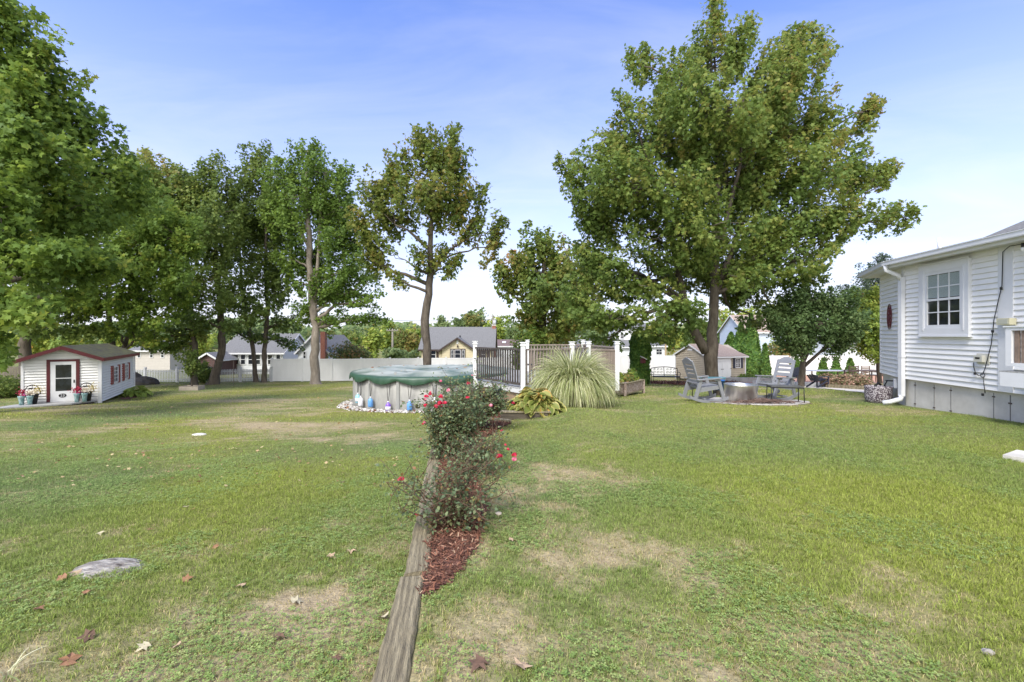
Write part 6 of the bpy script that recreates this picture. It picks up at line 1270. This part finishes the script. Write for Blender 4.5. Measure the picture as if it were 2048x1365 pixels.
# raised wooden trough planter
tp_ = thing('trough_planter', 'raised wooden trough of yellow green plants beside the ornamental grass', 'planter', (3.6, 15.7, g(3.6, 15.7)))
M_tr = mat('stained_planter_wood', (.20, .13, .09), .9, 0, 3, bump=.4, bscale=14, stretch=(3, 3, 9), col2=(.45, .38, .33), detail=8)
zt_ = PZ(768, 15.2); zb_ = g(3.7, 15.5)+.05; A_, B_, C_ = Vector((PX(1205, 15.6), 15.6)), Vector((PX(1250, 15.2), 15.2)), Vector((PX(1287, 16.6), 16.6)); D_ = A_+C_-B_
c = MB(); c.prism([(*p, zb_+.04) for p in (A_, B_, C_, D_)], (0, 0, zt_-zb_-.06)); c.build('box', M_tr, tp_, True)
c = MB(); 
for p, q_ in ((A_, B_), (B_, C_), (C_, D_)): c.board((*p, zt_), (*q_, zt_), .09, .03); c.board((*p, zb_+.03), (*q_, zb_+.03), .04, .05)
c.build('rim', M_tim, tp_, True)
for p in (A_, B_, C_, D_): c = MB(); c.box((p.x, p.y, (g(p.x, p.y)+zt_)/2), (.08, .08, zt_-g(p.x, p.y)+.02)); c.build('leg', M_tr, tp_, True)
rs = np.random.RandomState(61); mid = (A_+C_)/2
for k, (dx, dy, rr_, hh_, lm_, lb) in enumerate([(-.25, -.1, .28, .32, LM_yel, 'yellow green coleus like plant filling the left of the trough'), (.15, .1, .25, .26, LM_gold, 'rusty yellow plant in the middle of the trough'), (.42, .45, .22, .42, LM_green, 'taller fresh green plant at the right end of the trough')]):
    n = 700; p0 = np.array([mid.x+dx, mid.y+dy, zt_+.02]); r0 = thing('trough_plant', lb, 'plant', p0); d = rs.randn(n, 3); d /= np.linalg.norm(d, axis=1, keepdims=True); d[:, 2] = np.abs(d[:, 2])
    leafcloud('leaves', p0+d*np.array([rr_, rr_, hh_])*(rs.rand(n, 1)**.5), d+rs.randn(n, 3)*.4, .09*(.6+.7*rs.rand(n)), HEXL, lm_, r0, rs)
    c = MB(); [c.tube([tuple(p0), tuple(p0+np.array([rs.randn()*.1, rs.randn()*.1, hh_*.8]))], .006, 4) for _ in range(8)]; c.build('stems', M_cane, r0, True)
# bird house hung in the arborvitae
bh = thing('bird_house', 'small dark red bird house with a white roof hung on the column arborvitae', 'bird house', P(1286, 722, 23.2)); p = P(1286, 722, 23.25); c = MB(); c.box(p, (.22, .16, .24), .4); c.build('box', M_maroon, bh, True); c = MB(); c.box(p+Vector((.02, -.02, .15)), (.32, .26, .03), M=Matrix.Rotation(.5, 3, 'Y')); c.build('roof', M_trim, bh, True)

# ---------------------------------------------------------------- fire pit circle and chairs
ring = MB(); n = 46; ang = np.linspace(0, 2*PI, n, endpoint=False); rs = np.random.RandomState(15)
zr_ = lambda x, y: g(x, y)
vs = []; fs = []
def stone(poly):  # poly in xy; a flat flag with a chamfered top
    b_ = len(vs); k = len(poly); cx_ = sum(p[0] for p in poly)/k; cy_ = sum(p[1] for p in poly)/k; zz = g(cx_, cy_)
    for s_, dz in ((1, -.03), (1, .018), (.95, .026)):
        for p in poly: vs.append((cx_+(p[0]-cx_)*s_, cy_+(p[1]-cy_)*s_, g(p[0], p[1])+dz))
    for l_ in range(2):
        for i in range(k): fs.append((b_+l_*k+i, b_+l_*k+(i+1) % k, b_+(l_+1)*k+(i+1) % k, b_+(l_+1)*k+i))
    fs.append([b_+2*k+i for i in range(k)])
for rr0, rr1, m_ in ((1.18, 1.52, 17), (.82, 1.15, 13), (.45, .79, 9), (0.02, .42, 5)):
    o0 = rs.rand()*2
    for i in range(m_):
        a0 = o0+2*PI*i/m_+.02; a1 = o0+2*PI*(i+1)/m_-.02; j = rs.randn(2)*.03
        stone([(RING[0]+r_*math.cos(a_), RING[1]+r_*.85*math.sin(a_)) for r_, a_ in ((rr0+j[0], a0), (rr1+j[1], a0), (rr1+j[1]+.02, (a0+a1)/2), (rr1+j[0], a1), (rr0+j[1], a1))])
c = MB(); c.add(vs, fs); o = c.build('stone_circle', M_flag, None); o.name = 'pavement'; o['kind'] = 'structure'
sl2_, _ = sheet('pavement_bed', [(RING[0]+1.56*math.cos(a), RING[1]+1.34*math.sin(a)) for a in np.linspace(0, 2*PI, 40, endpoint=False)], mat('grit', (.16, .13, .10), .95, .3, 30), .006, .08); sl2_.name = 'gravel'
fp = Vector((PX(1481, 13.1), 13.1, g(PX(1481, 13.1), 13.1)+.02)); M_ss = mat('brushed_stainless', (.78, .76, .72), .36, .06, 4, metal=1.0, stretch=(40, 40, .2))
fpit = thing('fire_pit', 'round stainless steel fire pit drum on the flagstone circle', 'fire pit', fp); 
c = MB(); c.lathe(fp, [(.37, .0), (.37, .035), (.435, .04), (.435, .47), (.445, .49), (.43, .505), (.34, .50), (.33, .48), (.33, .12), (.0, .12)], 64); c.build('drum', M_ss, fpit, True)
c = MB(); c.lathe(fp, [(.36, .0), (.36, .03), (0, .03)], 32); c.build('base', M_black, fpit, True)
M_ply = mat('grey_poly_lumber', (.20, .207, .22), .45, .05, 6, spec=.5)
def rocker(label, loc, rz_, sc_=1.0):
    """rocking chair facing local +x, width along y"""
    r_ = thing('rocking_chair', label, 'rocking chair', loc, rz_, 'grey rocking chairs at the fire pit'); Wd = .60
    def arcpts(y): return [(x, y, .055+.11*((x-.02)/.52)**2) for x in np.linspace(-.56, .50, 13)]
    for s_ in (-1, 1):
        c = MB(); pts = arcpts(s_*.29); 
        for a_, b_ in zip(pts[:-1], pts[1:]): c.hexa([(a_[0], a_[1]-.024, a_[2]-.055), (b_[0], b_[1]-.024, b_[2]-.055), (b_[0], b_[1]+.024, b_[2]-.055), (a_[0], a_[1]+.024, a_[2]-.055), (a_[0], a_[1]-.024, a_[2]+.02), (b_[0], b_[1]-.024, b_[2]+.02), (b_[0], b_[1]+.024, b_[2]+.02), (a_[0], a_[1]+.024, a_[2]+.02)])
        c.build('rocker', M_ply, r_)
        c = MB(); c.board((.38, s_*.29, .10), (.22, s_*.30, .64), .045, .085, (1, 0, 0)); c.build('leg', M_ply, r_)
        c = MB(); c.board((-.40, s_*.29, .12), (-.26, s_*.30, .60), .045, .085, (1, 0, 0)); c.build('leg', M_ply, r_)
        c = MB(); c.board((-.36, s_*.31, .615), (.30, s_*.315, .655), .105, .032); c.board((.12, s_*.31, .61), (.24, s_*.31, .625), .04, .06); c.build('armrest', M_ply, r_, bevel=.008)
        c = MB(); c.board((-.30, s_*.27, .33), (.28, s_*.27, .42), .03, .1); c.build('side_rail', M_ply, r_)
    c = MB()
    for k in range(5): x = -.22+k*.122; c.box((x, 0, .405+.012*k+(.0 if k < 4 else -.01)), (.108, .53, .024), M=Matrix.Rotation(-.13, 3, 'Y'))
    c.build('seat', M_ply, r_, bevel=.004)
    c = MB(); c.board((.275, -.28, .41), (.275, .28, .41), .03, .09); c.build('apron', M_ply, r_)
    # reclined back: tall panel with horizontal openings and a crested top
    A0 = Vector((-.22, 0, .36)); Dr = Vector((-.30, 0, .90)).normalized(); Nn = Vector((Dr.z, 0, -Dr.x)); back = MB(); Q = lambda s_, u_, t_: A0+Dr*u_+Vector((0, s_, 0))+Nn*t_
    def panel(s0, s1, u0, u1, m_=back): m_.hexa([Q(s0, u0, -.014), Q(s1, u0, -.014), Q(s1, u0, .014), Q(s0, u0, .014), Q(s0, u1, -.014), Q(s1, u1, -.014), Q(s1, u1, .014), Q(s0, u1, .014)])
    panel(-.27, -.19, 0, .74); panel(.19, .27, 0, .74)
    for u0, u1 in ((.0, .10), (.155, .25), (.305, .40), (.45, .53), (.58, .65), (.69, .74)): panel(-.19, .19, u0, u1)
    top = [(-.27, .741), (.27, .741), (.27, .775), (.235, .80), (.20, .795), (.16, .83), (.08, .865), (0, .875), (-.08, .865), (-.16, .83), (-.20, .795), (-.235, .80), (-.27, .775)]
    back.prism([Q(s_, u_, -.014) for s_, u_ in top], tuple(Nn*.028)); back.build('backrest', M_ply, r_, bevel=.003)
    c = MB(); c.board((-.30, -.29, .52), (-.30, .29, .52), .03, .07, (1, 0, 0)); c.board((-.12, -.27, .11), (-.12, .27, .11), .03, .06, (1, 0, 0)); c.build('stretcher', M_ply, r_)
    return r_
q1_ = Vector((PX(1408, 13.0), 13.0)); rocker('grey rocking chair left of the fire pit, facing right and away', (q1_.x, q1_.y, g(q1_.x, q1_.y)+.02), R(7)).scale = (1.08, 1.08, 1.06)
q2_ = Vector((PX(1549, 13.7), 13.7)); rocker('grey rocking chair right of the fire pit, facing the camera', (q2_.x, q2_.y, g(q2_.x, q2_.y)+.03), R(202)).scale = (1.1, 1.1, 1.06)
# metal side tables
def sidetable(label, px, Y, rz_, l_=.72, w_=.42, h_=.46, topm=None):
    p = Vector((PX(px, Y), Y, g(PX(px, Y), Y)+.02)); r_ = thing('side_table', label, 'side table', p, rz_); c = MB(); c.box((0, 0, h_), (l_, w_, .02)); c.build('table_top', topm or mat('dark_slate_top', (.10, .10, .095), .4, .2, 10), r_)
    c = MB(); [c.board((a, b_, h_-.025), (a2, b2, h_-.025), .025, .03) for a, b_, a2, b2 in ((-l_/2, -w_/2, l_/2, -w_/2), (-l_/2, w_/2, l_/2, w_/2), (-l_/2, -w_/2, -l_/2, w_/2), (l_/2, -w_/2, l_/2, w_/2))]; c.build('frame', M_black, r_)
    for a in (-1, 1):
        for b_ in (-1, 1): c = MB(); c.tube([(a*l_/2, b_*w_/2, h_-.02), (a*(l_/2+.01), b_*(w_/2+.01), 0)], .013, 6); c.build('leg', M_black, r_)
sidetable('black metal side table in front of the right rocking chair', 1570, 12.75, R(-14), .8, .42)
sidetable('black side table under a teal tray behind the left rocking chair', 1406, 14.6, R(5), .9, .4)
c = MB(); pq = Vector((PX(1425, 15.2), 15.2, PZ(756, 15.2))); c.box(pq, (.75, .3, .035), .05); o = c.build('teal_board', mat('teal_plastic', (.05, .20, .24), .35), None); tag(o, 'teal board lying across the table behind the left rocking chair', 'board')
c = MB(); bk = Vector((PX(1441, 15.6), 15.6, g(PX(1441, 15.6), 15.6))); ck = thing('storage_tub', 'bright blue plastic tub between the left rocking chair and the fire pit', 'tub', bk); c.lathe(bk, [(0, .18), (.1, .18), (.14, .5), (.155, .5), (.155, .53), (.13, .53), (.12, .3), (0, .25)], 16); c.build('tub_body', mat('blue_plastic', (.03, .13, .38), .35), ck, True)
c = MB(); c.bx(bk.x-.2, bk.x+.2, bk.y-.15, bk.y+.15, bk.z, bk.z+.18); o = c.build('stand', M_bark, ck, True)
# twig pile
tw = MB(); rs = np.random.RandomState(19)
for i in range(170):
    x = PX(1530, 12.5)+rs.randn()*.36; y = 12.45+rs.randn()*.13; a = rs.randn()*.55+(PI if rs.rand() > .5 else 0); l_ = .12+.4*rs.rand(); z = g(x, y)+.04+.10*rs.rand()**1.5*math.exp(-((x-PX(1530, 12.5))/.5)**2)
    tw.tube([(x-l_/2*math.cos(a), y-l_/2*math.sin(a), z+rs.randn()*.02), (x, y, z+.015+rs.rand()*.02), (x+l_/2*math.cos(a), y+l_/2*math.sin(a), z+rs.randn()*.03)], [.007, .006, .003], 4)
o = tw.build('twig_pile', mat('dry_twig', (.14, .09, .07), .9, .5, 5), None); tag(o, 'heap of broken twigs on the flagstones before the fire pit', 'twigs', kind='stuff')

# garden bench of black scroll iron
bx_, by_ = PX(1330, 26.5), 26.5; bz_ = g(bx_, by_); bench = thing('garden_bench', 'black wrought iron scroll bench in front of the white fence', 'bench', (bx_, by_, bz_), R(-6))
Lb = 1.5; c = MB(); c.tube([(-Lb/2, .1, .42), (-Lb/2-.02, .22, .82)], .022, 6)
top_ = [(x, .24, .86+.09*math.cos(x/Lb*PI)) for x in np.linspace(-Lb/2, Lb/2, 16)]; c = MB(); c.tube(top_, .022, 6); c.tube([(x, .14, .50) for x in (-Lb/2, Lb/2)], .018, 6)
for x in (-Lb/2, -.02, Lb/2): c.tube([(x, .1, .42), (x, .23, .86+.09*math.cos(x/Lb*PI))], .02, 6)
for cx_ in (-.56, -.36, -.17, .17, .36, .56):
    for cz_, r0 in ((.62, .085), (.80, .07)):
        c.tube([(cx_+(r0-.006*k)*math.cos(k*.55), .17, cz_+(r0-.006*k)*math.sin(k*.55)) for k in range(13)], .012, 5)
c.build('backrest', M_black, bench)
c = MB(); [c.bx(-Lb/2, Lb/2, -.38+k*.085, -.33+k*.085, .42, .435) for k in range(6)]; c.board((-Lb/2, -.4, .41), (Lb/2, -.4, .41), .03, .04); c.build('seat', M_black, bench)
for s_ in (-1, 1):
    c = MB(); c.tube([(s_*Lb/2, .18, .66), (s_*Lb/2, -.2, .68), (s_*Lb/2, -.42, .62), (s_*Lb/2, -.38, .44)], .018, 6); c.build('armrest', M_black, bench)
    for yy in (-.38, .12): c = MB(); c.tube([(s_*Lb/2, yy, .43), (s_*Lb/2, yy, 0)], .018, 6); c.build('leg', M_black, bench)

# ---------------------------------------------------------------- patio end: terrace furniture and shrubs
def lowchair(label, px, Y, rz_, m_, w_=.6, h_=.85, name='lounge_chair', group=None):
    p = Vector((PX(px, Y), Y, g(PX(px, Y), Y)+.02)); r_ = thing(name, label, 'chair', p, rz_, group); c = MB()
    for k in range(5): c.board((-.1, (k-2)*w_/5, .3), (-.32, (k-2)*w_/5*1.1, h_-.03*abs(k-2)), w_/5-.012, .02, (1, 0, 0))
    c.build('backrest', m_, r_); c = MB(); [c.box((-.05+k*.11, 0, .33+.015*k), (.1, w_, .02)) for k in range(5)]; c.build('seat', m_, r_)
    for s_ in (-1, 1):
        c = MB(); c.box((.1, s_*w_*.58, .5), (.62, .1, .022)); c.build('armrest', m_, r_)
        c = MB(); c.box((.36, s_*w_*.55, .25), (.07, .025, .5)); c.build('leg', m_, r_); c = MB(); c.board((-.35, s_*w_*.5, .02), (.4, s_*w_*.5, .34), .025, .08); c.build('leg', m_, r_)
    return r_
lowchair('dark navy slatted low chair at the foot of the dogwood by the patio', 1634, 20.6, R(20), mat('navy_slat', (.02, .022, .04), .45), .48, .62)
M_teak = mat('dark_teak', (.12, .08, .055), .6, .2, 8)
def terr_chair(label, px, Y, rz_, grp='wooden chairs round the terrace table'):
    p = Vector((PX(px, Y), Y, g(PX(px, Y), Y)+.02)); r_ = thing('terrace_chair', label, 'chair', p, rz_, grp); c = MB(); [c.box((-.3, 0, .58+k*.1), (.03, .56, .06)) for k in range(5)]; c.bx(-.32, -.28, -.3, -.26, 0, 1.05); c.bx(-.32, -.28, .26, .3, 0, 1.05); c.build('backrest', M_teak, r_)
    c = MB(); c.box((0, 0, .45), (.55, .58, .04)); c.build('seat', M_teak, r_)
    for a in (-1, 1): c = MB(); c.box((.25, a*.27, .22), (.05, .05, .44)); c.build('leg', M_teak, r_); c = MB(); c.box((-.02, a*.3, .66), (.6, .06, .03)); c.build('armrest', M_teak, r_)
terr_chair('slatted wooden armchair on the terrace in front of the cone shrubs', 1700, 28, R(90)); terr_chair('wooden armchair on the terrace nearest the white house', 1752, 27, R(150)); terr_chair('wooden armchair on the terrace behind the long table', 1738, 31, R(-90))
def ttable(label, px, Y, l_, h_=.74, m_=None):
    p = Vector((PX(px, Y), Y, g(PX(px, Y), Y)+.02)); r_ = thing('terrace_table', label, 'table', p); c = MB(); c.box((0, 0, h_), (l_, .9, .04)); c.build('table_top', m_ or M_teak, r_)
    for a in (-1, 1):
        for b_ in (-1, 1): c = MB(); c.box((a*(l_/2-.1), b_*.38, h_/2), (.06, .06, h_)); c.build('leg', M_teak, r_)
ttable('long dark wooden table on the terrace by the white house', 1725, 29.5, 2.0); ttable('pale topped table on the terrace behind the dogwood trunk', 1650, 33, 2.6, .8, mat('pale_top', (.42, .43, .44), .4))
lowchair('dark mesh lounger on the terrace left of the dogwood trunk', 1592, 31, R(200), mat('dark_mesh', (.09, .09, .095), .6), .7, 1.0)
# low walls and timber edging in front of the terrace
for lb, pts_, hh, m_ in [('long weathered timber edging between the patio and the shrubs', [(1655, 20.6), (1800, 17.5)], .16, M_tim), ('low white kerb wall behind the dogwood trunk', [(1508, 25.2), (1655, 21.2)], .2, M_white), ('low timber wall of the terrace behind the shrubs', [(1640, 23.6), (1800, 20.6)], .18, M_tim), ('long pale stone edging running behind the right rocking chair', [(1440, 31), (1560, 29)], .3, M_conc)]:
    (pa_, ya), (pc_, yc) = pts_; c = MB(); kk = 8
    for i in range(kk):
        a = Vector((PX(pa_, ya), ya)).lerp(Vector((PX(pc_, yc), yc)), i/kk); b_ = Vector((PX(pa_, ya), ya)).lerp(Vector((PX(pc_, yc), yc)), (i+1)/kk-.004); c.board((*a, g(*a)+hh/2), (*b_, g(*b_)+hh/2), .2, hh)
    o = c.build('low_wall', m_, None); tag(o, lb, 'low wall')
LM_blush = leafmat('blush_shrub_leaf', [(0, (.10, .12, .05)), (.35, (.20, .18, .09)), (.7, (.38, .24, .17)), (1, (.50, .32, .26))], .3)
rs = np.random.RandomState(71)
def shrub(label, px, Y, rx, hh, lm, seed, n=1500, ls=.09, name='shrub', group=None, hang=.2):
    rs = np.random.RandomState(seed); x = PX(px, Y); z = g(x, Y); r_ = thing(name, label, 'shrub', (x, Y, z), 0, group); d = rs.randn(n, 3); d /= np.linalg.norm(d, axis=1, keepdims=True); q_ = rs.rand(n, 1)**.4; lump = (.75+.5*vn(d[:, 0]*3+seed, d[:, 2]*3+d[:, 1]*2))[:, None]
    pos = np.array([x, Y, z+hh*.55])+d*q_*lump*np.array([rx, rx, hh*.5]); leafcloud('foliage', pos, d+rs.randn(n, 3)*.5+np.array([0, 0, .5]), ls*(.6+.8*rs.rand(n)), HEXL, lm, r_, rs, hang=hang)
    c = MB(); [c.tube([(x+rs.randn()*.03, Y+rs.randn()*.03, z-.02), (x+rs.randn()*rx*.5, Y+rs.randn()*rx*.4, z+hh*.7)], [.012, .005], 4) for _ in range(9)]; c.build('stems', M_cane, r_, True)
for i, (px, lb) in enumerate([(1655, 'blush pink tinted shrub nearest the dogwood, behind the patio edging'), (1690, 'blush tinted shrub in the middle of the patio bed'), (1722, 'blush tinted shrub nearest the white house, in the patio bed')]): shrub(lb, px, 21.0, .42, .62, LM_blush, 300+i, 1500, .07, group='blush tinted shrubs behind the patio')
shrub('orange and green low hedge shrub behind the white patio fence', 1560, 43.5, 1.6, 3.0, LM_gold, 310, 3500, .2)
shrub('low green shrub at the foot of the tall arborvitaes', 1500, 33, .9, .55, LM_green, 311, 1500, .1)
shrub('dark shrub in shade at the far left beside the playhouse', -12, 23.5, 1.4, 1.1, LM_dark, 312, 4000, .1)
shrub('dark low shrub between the board fence and the playhouse', 28, 24.2, .8, .7, LM_dark, 315, 2500, .09)
shrub('dark leafy sapling bush against the picket fence left of the leaning maple', 405, 34.8, .9, 1.5, LM_dark, 313, 2600, .13)
shrub('russet bush beyond the vinyl fence left of the pool', 700, 42, 2.0, 3.1, LM_gold, 314, 3500, .2)
shrub('bushy dark plant behind the pool deck in front of the dense maple', 1062, 36, 1.6, 4.2, LM_green, 316, 3500, .2)
# dark post fence beside cover: boulder, small planter tree
def rock(name, label, c0, size, seed, m_, cat='rock'):
    bm_ = MB(); rs = np.random.RandomState(seed); nu, nv = 26, 14; vs = []; 
    for j in range(nv+1):
        for i in range(nu):
            th = 2*PI*i/nu; ph = PI*j/nv*.62; d = np.array([math.cos(th)*math.sin(ph), math.sin(th)*math.sin(ph), math.cos(ph)]); k = .78+.4*float(fbm(d[0]*1.8+seed, d[1]*1.8+d[2]*1.3+seed))+.12*float(fbm(d[0]*6+seed, d[1]*6+d[2]*5)); vs.append(tuple(np.array(c0)+d*k*np.array(size)-np.array([0, 0, size[2]*.25])))
    fs = [(j*nu+i, j*nu+(i+1) % nu, (j+1)*nu+(i+1) % nu, (j+1)*nu+i) for j in range(nv) for i in range(nu)]
    bm_.add(vs, fs); o = bm_.build(name, m_, None); tag(o, label, cat); return o
M_rock = mat('grey_granite', (.10, .082, .068), .95, 0, 11, bump=1.0, bscale=24, col2=(.40, .375, .33), stretch=(1, 2.4, 1), detail=10)
M_drock = mat('dark_boulder', (.05, .045, .04), .9, .3, 3, bump=.6)
h_ = hit(215, 1140); o = rock('rock', 'flat lichen streaked granite ledge in the near left lawn', (h_.x, h_.y, h_.z+.002), (.24, .155, .05), 3, M_rock); 
rock('boulder', 'long dark boulder by the picket fence behind the playhouse', (PX(288, 33.5), 33.5, g(PX(288, 33.5), 33.5)+.1), (.95, .7, .62), 5, M_drock, 'boulder')
rock('boulder', 'small dark boulder partly hidden behind the back of the playhouse', (PX(272, 34), 34, g(PX(272, 34), 34)+.15), (.5, .5, .95), 9, M_drock, 'boulder')
h_ = hit(398, 871); rock('rock', 'small pale flat stone in the middle of the left lawn', (h_.x, h_.y, h_.z+.01), (.16, .12, .04), 6, M_conc)
h_ = hit(1975, 1308); rock('rock', 'tiny grey stone in the near right lawn', (h_.x, h_.y, h_.z+.012), (.028, .02, .015), 7, M_rock)
bxp = Vector((PX(384, 29), 29, g(PX(384, 29), 29))); bp = thing('box_planter', 'small pale wooden box planter on the left lawn', 'planter', bxp, R(8)); c = MB(); M_pb = mat('pale_planter_wood', (.32, .28, .23), .85, .15, 5)
for a, b_, d_, e_ in ((-.55, .55, -.42, -.38), (-.55, .55, .38, .42), (-.55, -.51, -.38, .38), (.51, .55, -.38, .38)): c.bx(a, b_, d_, e_, -.05, .27)
c.build('box', M_pb, bp); c = MB(); c.bx(-.5, .5, -.37, .37, 0, .22); c.build('soil', bpy.data.materials['soil'], bp)
tree('sapling', 'small dark weeping sapling growing in the pale box planter', [[(384, 775, 29, 1.6), (384, 740, 29, 1.4), (385, 700, 29, .8)]], [(385, 715, 29, 18, 11), (375, 732, 29, 16, 10), (396, 732, 29, 16, 10), (386, 742, 28.8, 20, 6)], LM_dark, leaf=.12, lpc=60, dens=2.6, seed=91, template=HEXL, cr=.35, cat='sapling')
# two stakes with a line by the leaning maple
c = MB(); 
sk_ = thing('plant_stakes', 'two thin stakes joined by a sagging line at the picket fence', 'stake', (PX(425, 33), 33, -2))
for px in (424, 467): x = PX(px, 33); c.tube([(x, 33, g(x, 33)), (x, 33, PZ(720, 33))], .016, 5)
c.build('stake', M_wood, sk_, True); c = MB(); c.tube([P(424+43*t, 720+3*math.sin(PI*t), 33) for t in np.linspace(0, 1, 8)], .01, 4); c.build('line', M_wood, sk_, True)

# ---------------------------------------------------------------- fallen leaves and mushrooms
rs = np.random.RandomState(44)
def fleaf(px, py, size, tone, label=None, group=None):
    h_ = hit(px, py); n_ = Vector((rs.randn()*.25, rs.randn()*.25, 1)).normalized(); a = rs.rand()*2*PI; d_ = Vector((math.cos(a), math.sin(a), 0)); d_ -= n_*d_.dot(n_); d_.normalize(); s_ = d_.cross(n_)
    T = MAPLE.copy(); T[:, 2] += .28*T[:, 0]**2*rs.uniform(.2, 2)+.12*rs.randn(len(T))*.5; z = h_+Vector((0, 0, .022)); vs = [tuple(z+(s_*t_[0]+d_*(t_[1]-.5)+n_*t_[2])*size) for t_ in T]; c0 = tuple(z+n_*.01*size); c = MB(); c.add(vs+[c0], [(i, (i+1) % 10, 10) for i in range(10)])
    o = c.build('fallen_leaf', tone, None); loc = Vector(h_); o.data.transform(Matrix.Translation(-loc)); o.location = loc; tag(o, label, 'leaf', group); return o
tones = [mat('tan_leaf', (.42, .30, .19), .8, .25, 20), mat('rust_leaf', (.24, .125, .065), .8, .3, 20), mat('brown_leaf', (.12, .07, .045), .8, .3, 20), mat('cream_leaf', (.50, .44, .28), .8, .2, 20)]
tl = ['pale tan', 'rust orange', 'dark brown', 'cream']
near = [(372, 1021, .07, 3), (385, 1024, .06, 1), (200, 1075, .07, 3), (375, 1166, .07, 1), (480, 1180, .07, 0), (596, 1216, .09, 3), (664, 1125, .08, 0), (702, 1110, .08, 0), (550, 1046, .06, 2), (765, 1250, .08, 3), (285, 1305, .07, 3), (350, 1310, .06, 0), (170, 1195, .07, 1), (140, 1330, .09, 1), (172, 1288, .08, 2), (955, 1350, .10, 2), (1045, 1352, .10, 0), (608, 1086, .06, 0), (430, 1098, .06, 1), (450, 1050, .05, 1), (300, 1068, .05, 1), (1025, 1095, .06, 0), (30, 1222, .07, 0), (80, 1232, .06, 1), (685, 970, .06, 2), (690, 1000, .05, 0), (560, 1300, .06, 2), (672, 1328, .05, 2), (120, 1165, .08, 1), (150, 1160, .09, 0)]
LBL = ['cream leaf beside a small rust leaf, upper middle of the left lawn', 'small rust leaf touching a cream leaf in the left lawn', 'cream leaf above the granite ledge', 'rust leaf just right of the granite ledge, by the dark green tuft', 'tan leaf right of the rust leaf near the granite ledge',
 'large cream maple leaf halfway between the granite ledge and the timber', 'tan leaf, left one of the pair below the clover patch', 'tan leaf, right one of the pair below the clover patch', 'dark brown curled leaf in the upper left lawn', 'bright cream maple leaf just left of the nearest timber', 'long cream leaf at the bottom edge left of centre', 'tan leaf beside the long cream leaf near the bottom edge', 'rust leaf below the granite ledge', 'large rust leaf in the bottom left corner', 'dark brown leaf below the granite ledge',
 'large dark brown maple leaf at the bottom edge, right of the timber', 'large tan maple leaf at the bottom edge, right of the dark brown one', 'tan leaf left of the big clover patch', 'small rust leaf in the middle of the left lawn', 'tiny rust leaf above the small rust leaf of the left lawn', 'rust leaf up and right of the granite ledge', 'tan leaf right of the rose bed mulch', 'tan leaf at the left edge of the lawn', 'rust leaf next to the tan leaf at the left edge', 'dark leaf in the clover beside the dense rose bush', 'tan leaf in the clover beside the dense rose bush', 'brown leaf near the bottom of the bare patch', 'small brown leaf at the bottom left of the timber', 'rust leaf touching the left tip of the granite ledge', 'tan leaf lying against the lower side of the granite ledge']
for i, (px, py, s_, tn) in enumerate(near): fleaf(px, py, s_, tones[tn], LBL[i], 'fallen leaves on the lawn')
n = 750; px = rs.rand(n)*1000-60; py = 780+rs.rand(n)**1.8*200; pts = []
for a, b_ in zip(px, py):
    h_ = hit(a, b_)
    if not bool(excluded(np.array([h_.x]), np.array([h_.y]))[0]) and h_.x < wx(h_.y)-.1: pts.append(tuple(h_+Vector((0, 0, .03))))
pts = np.array(pts); m_ = len(pts); o = leafcloud('leaf_litter', pts, np.array([[0, 0, 1.]]*m_)+rs.randn(m_, 3)*.3, np.minimum(.07, .0045*pts[:, 1]+.015)*(.5+.8*rs.rand(m_)), MAPLE, M_dead, None, rs, hang=0, rnd=.25+.74*rs.rand(m_)); tag(o, 'small fallen leaves sprinkled over the left lawn', 'leaves', kind='stuff')
# mushroom by the rose bed
def mush(label, px, py, r0):
    h_ = hit(px, py); t_ = thing('mushroom', label, 'mushroom', h_); c = MB(); c.lathe(h_, [(0, .03), (r0*.6, .034), (r0*.95, .045), (r0, .04), (r0*.9, .03), (.01, .02), (.008, 0)], 14); c.build('cap', mat('mushroom_cream', (.55, .48, .38), .7, .15, 30) if 'mushroom_cream' not in bpy.data.materials else bpy.data.materials['mushroom_cream'], t_, True); c = MB(); c.tube([h_, h_+Vector((0, 0, .03))], .007, 6); c.build('stem', bpy.data.materials['mushroom_cream'], t_, True)
mush('cream mushroom cap in the grass right of the nearest rose bush', 997, 1043, .028)
# strap leaves at the lower left corner
h_ = hit(20, 1362); fountain('strap_plant', 'yellow edged strap leaves poking in at the bottom left corner', h_.x, h_.y-.02, h_.z, 14, .10, .14, 5, LM_misc)
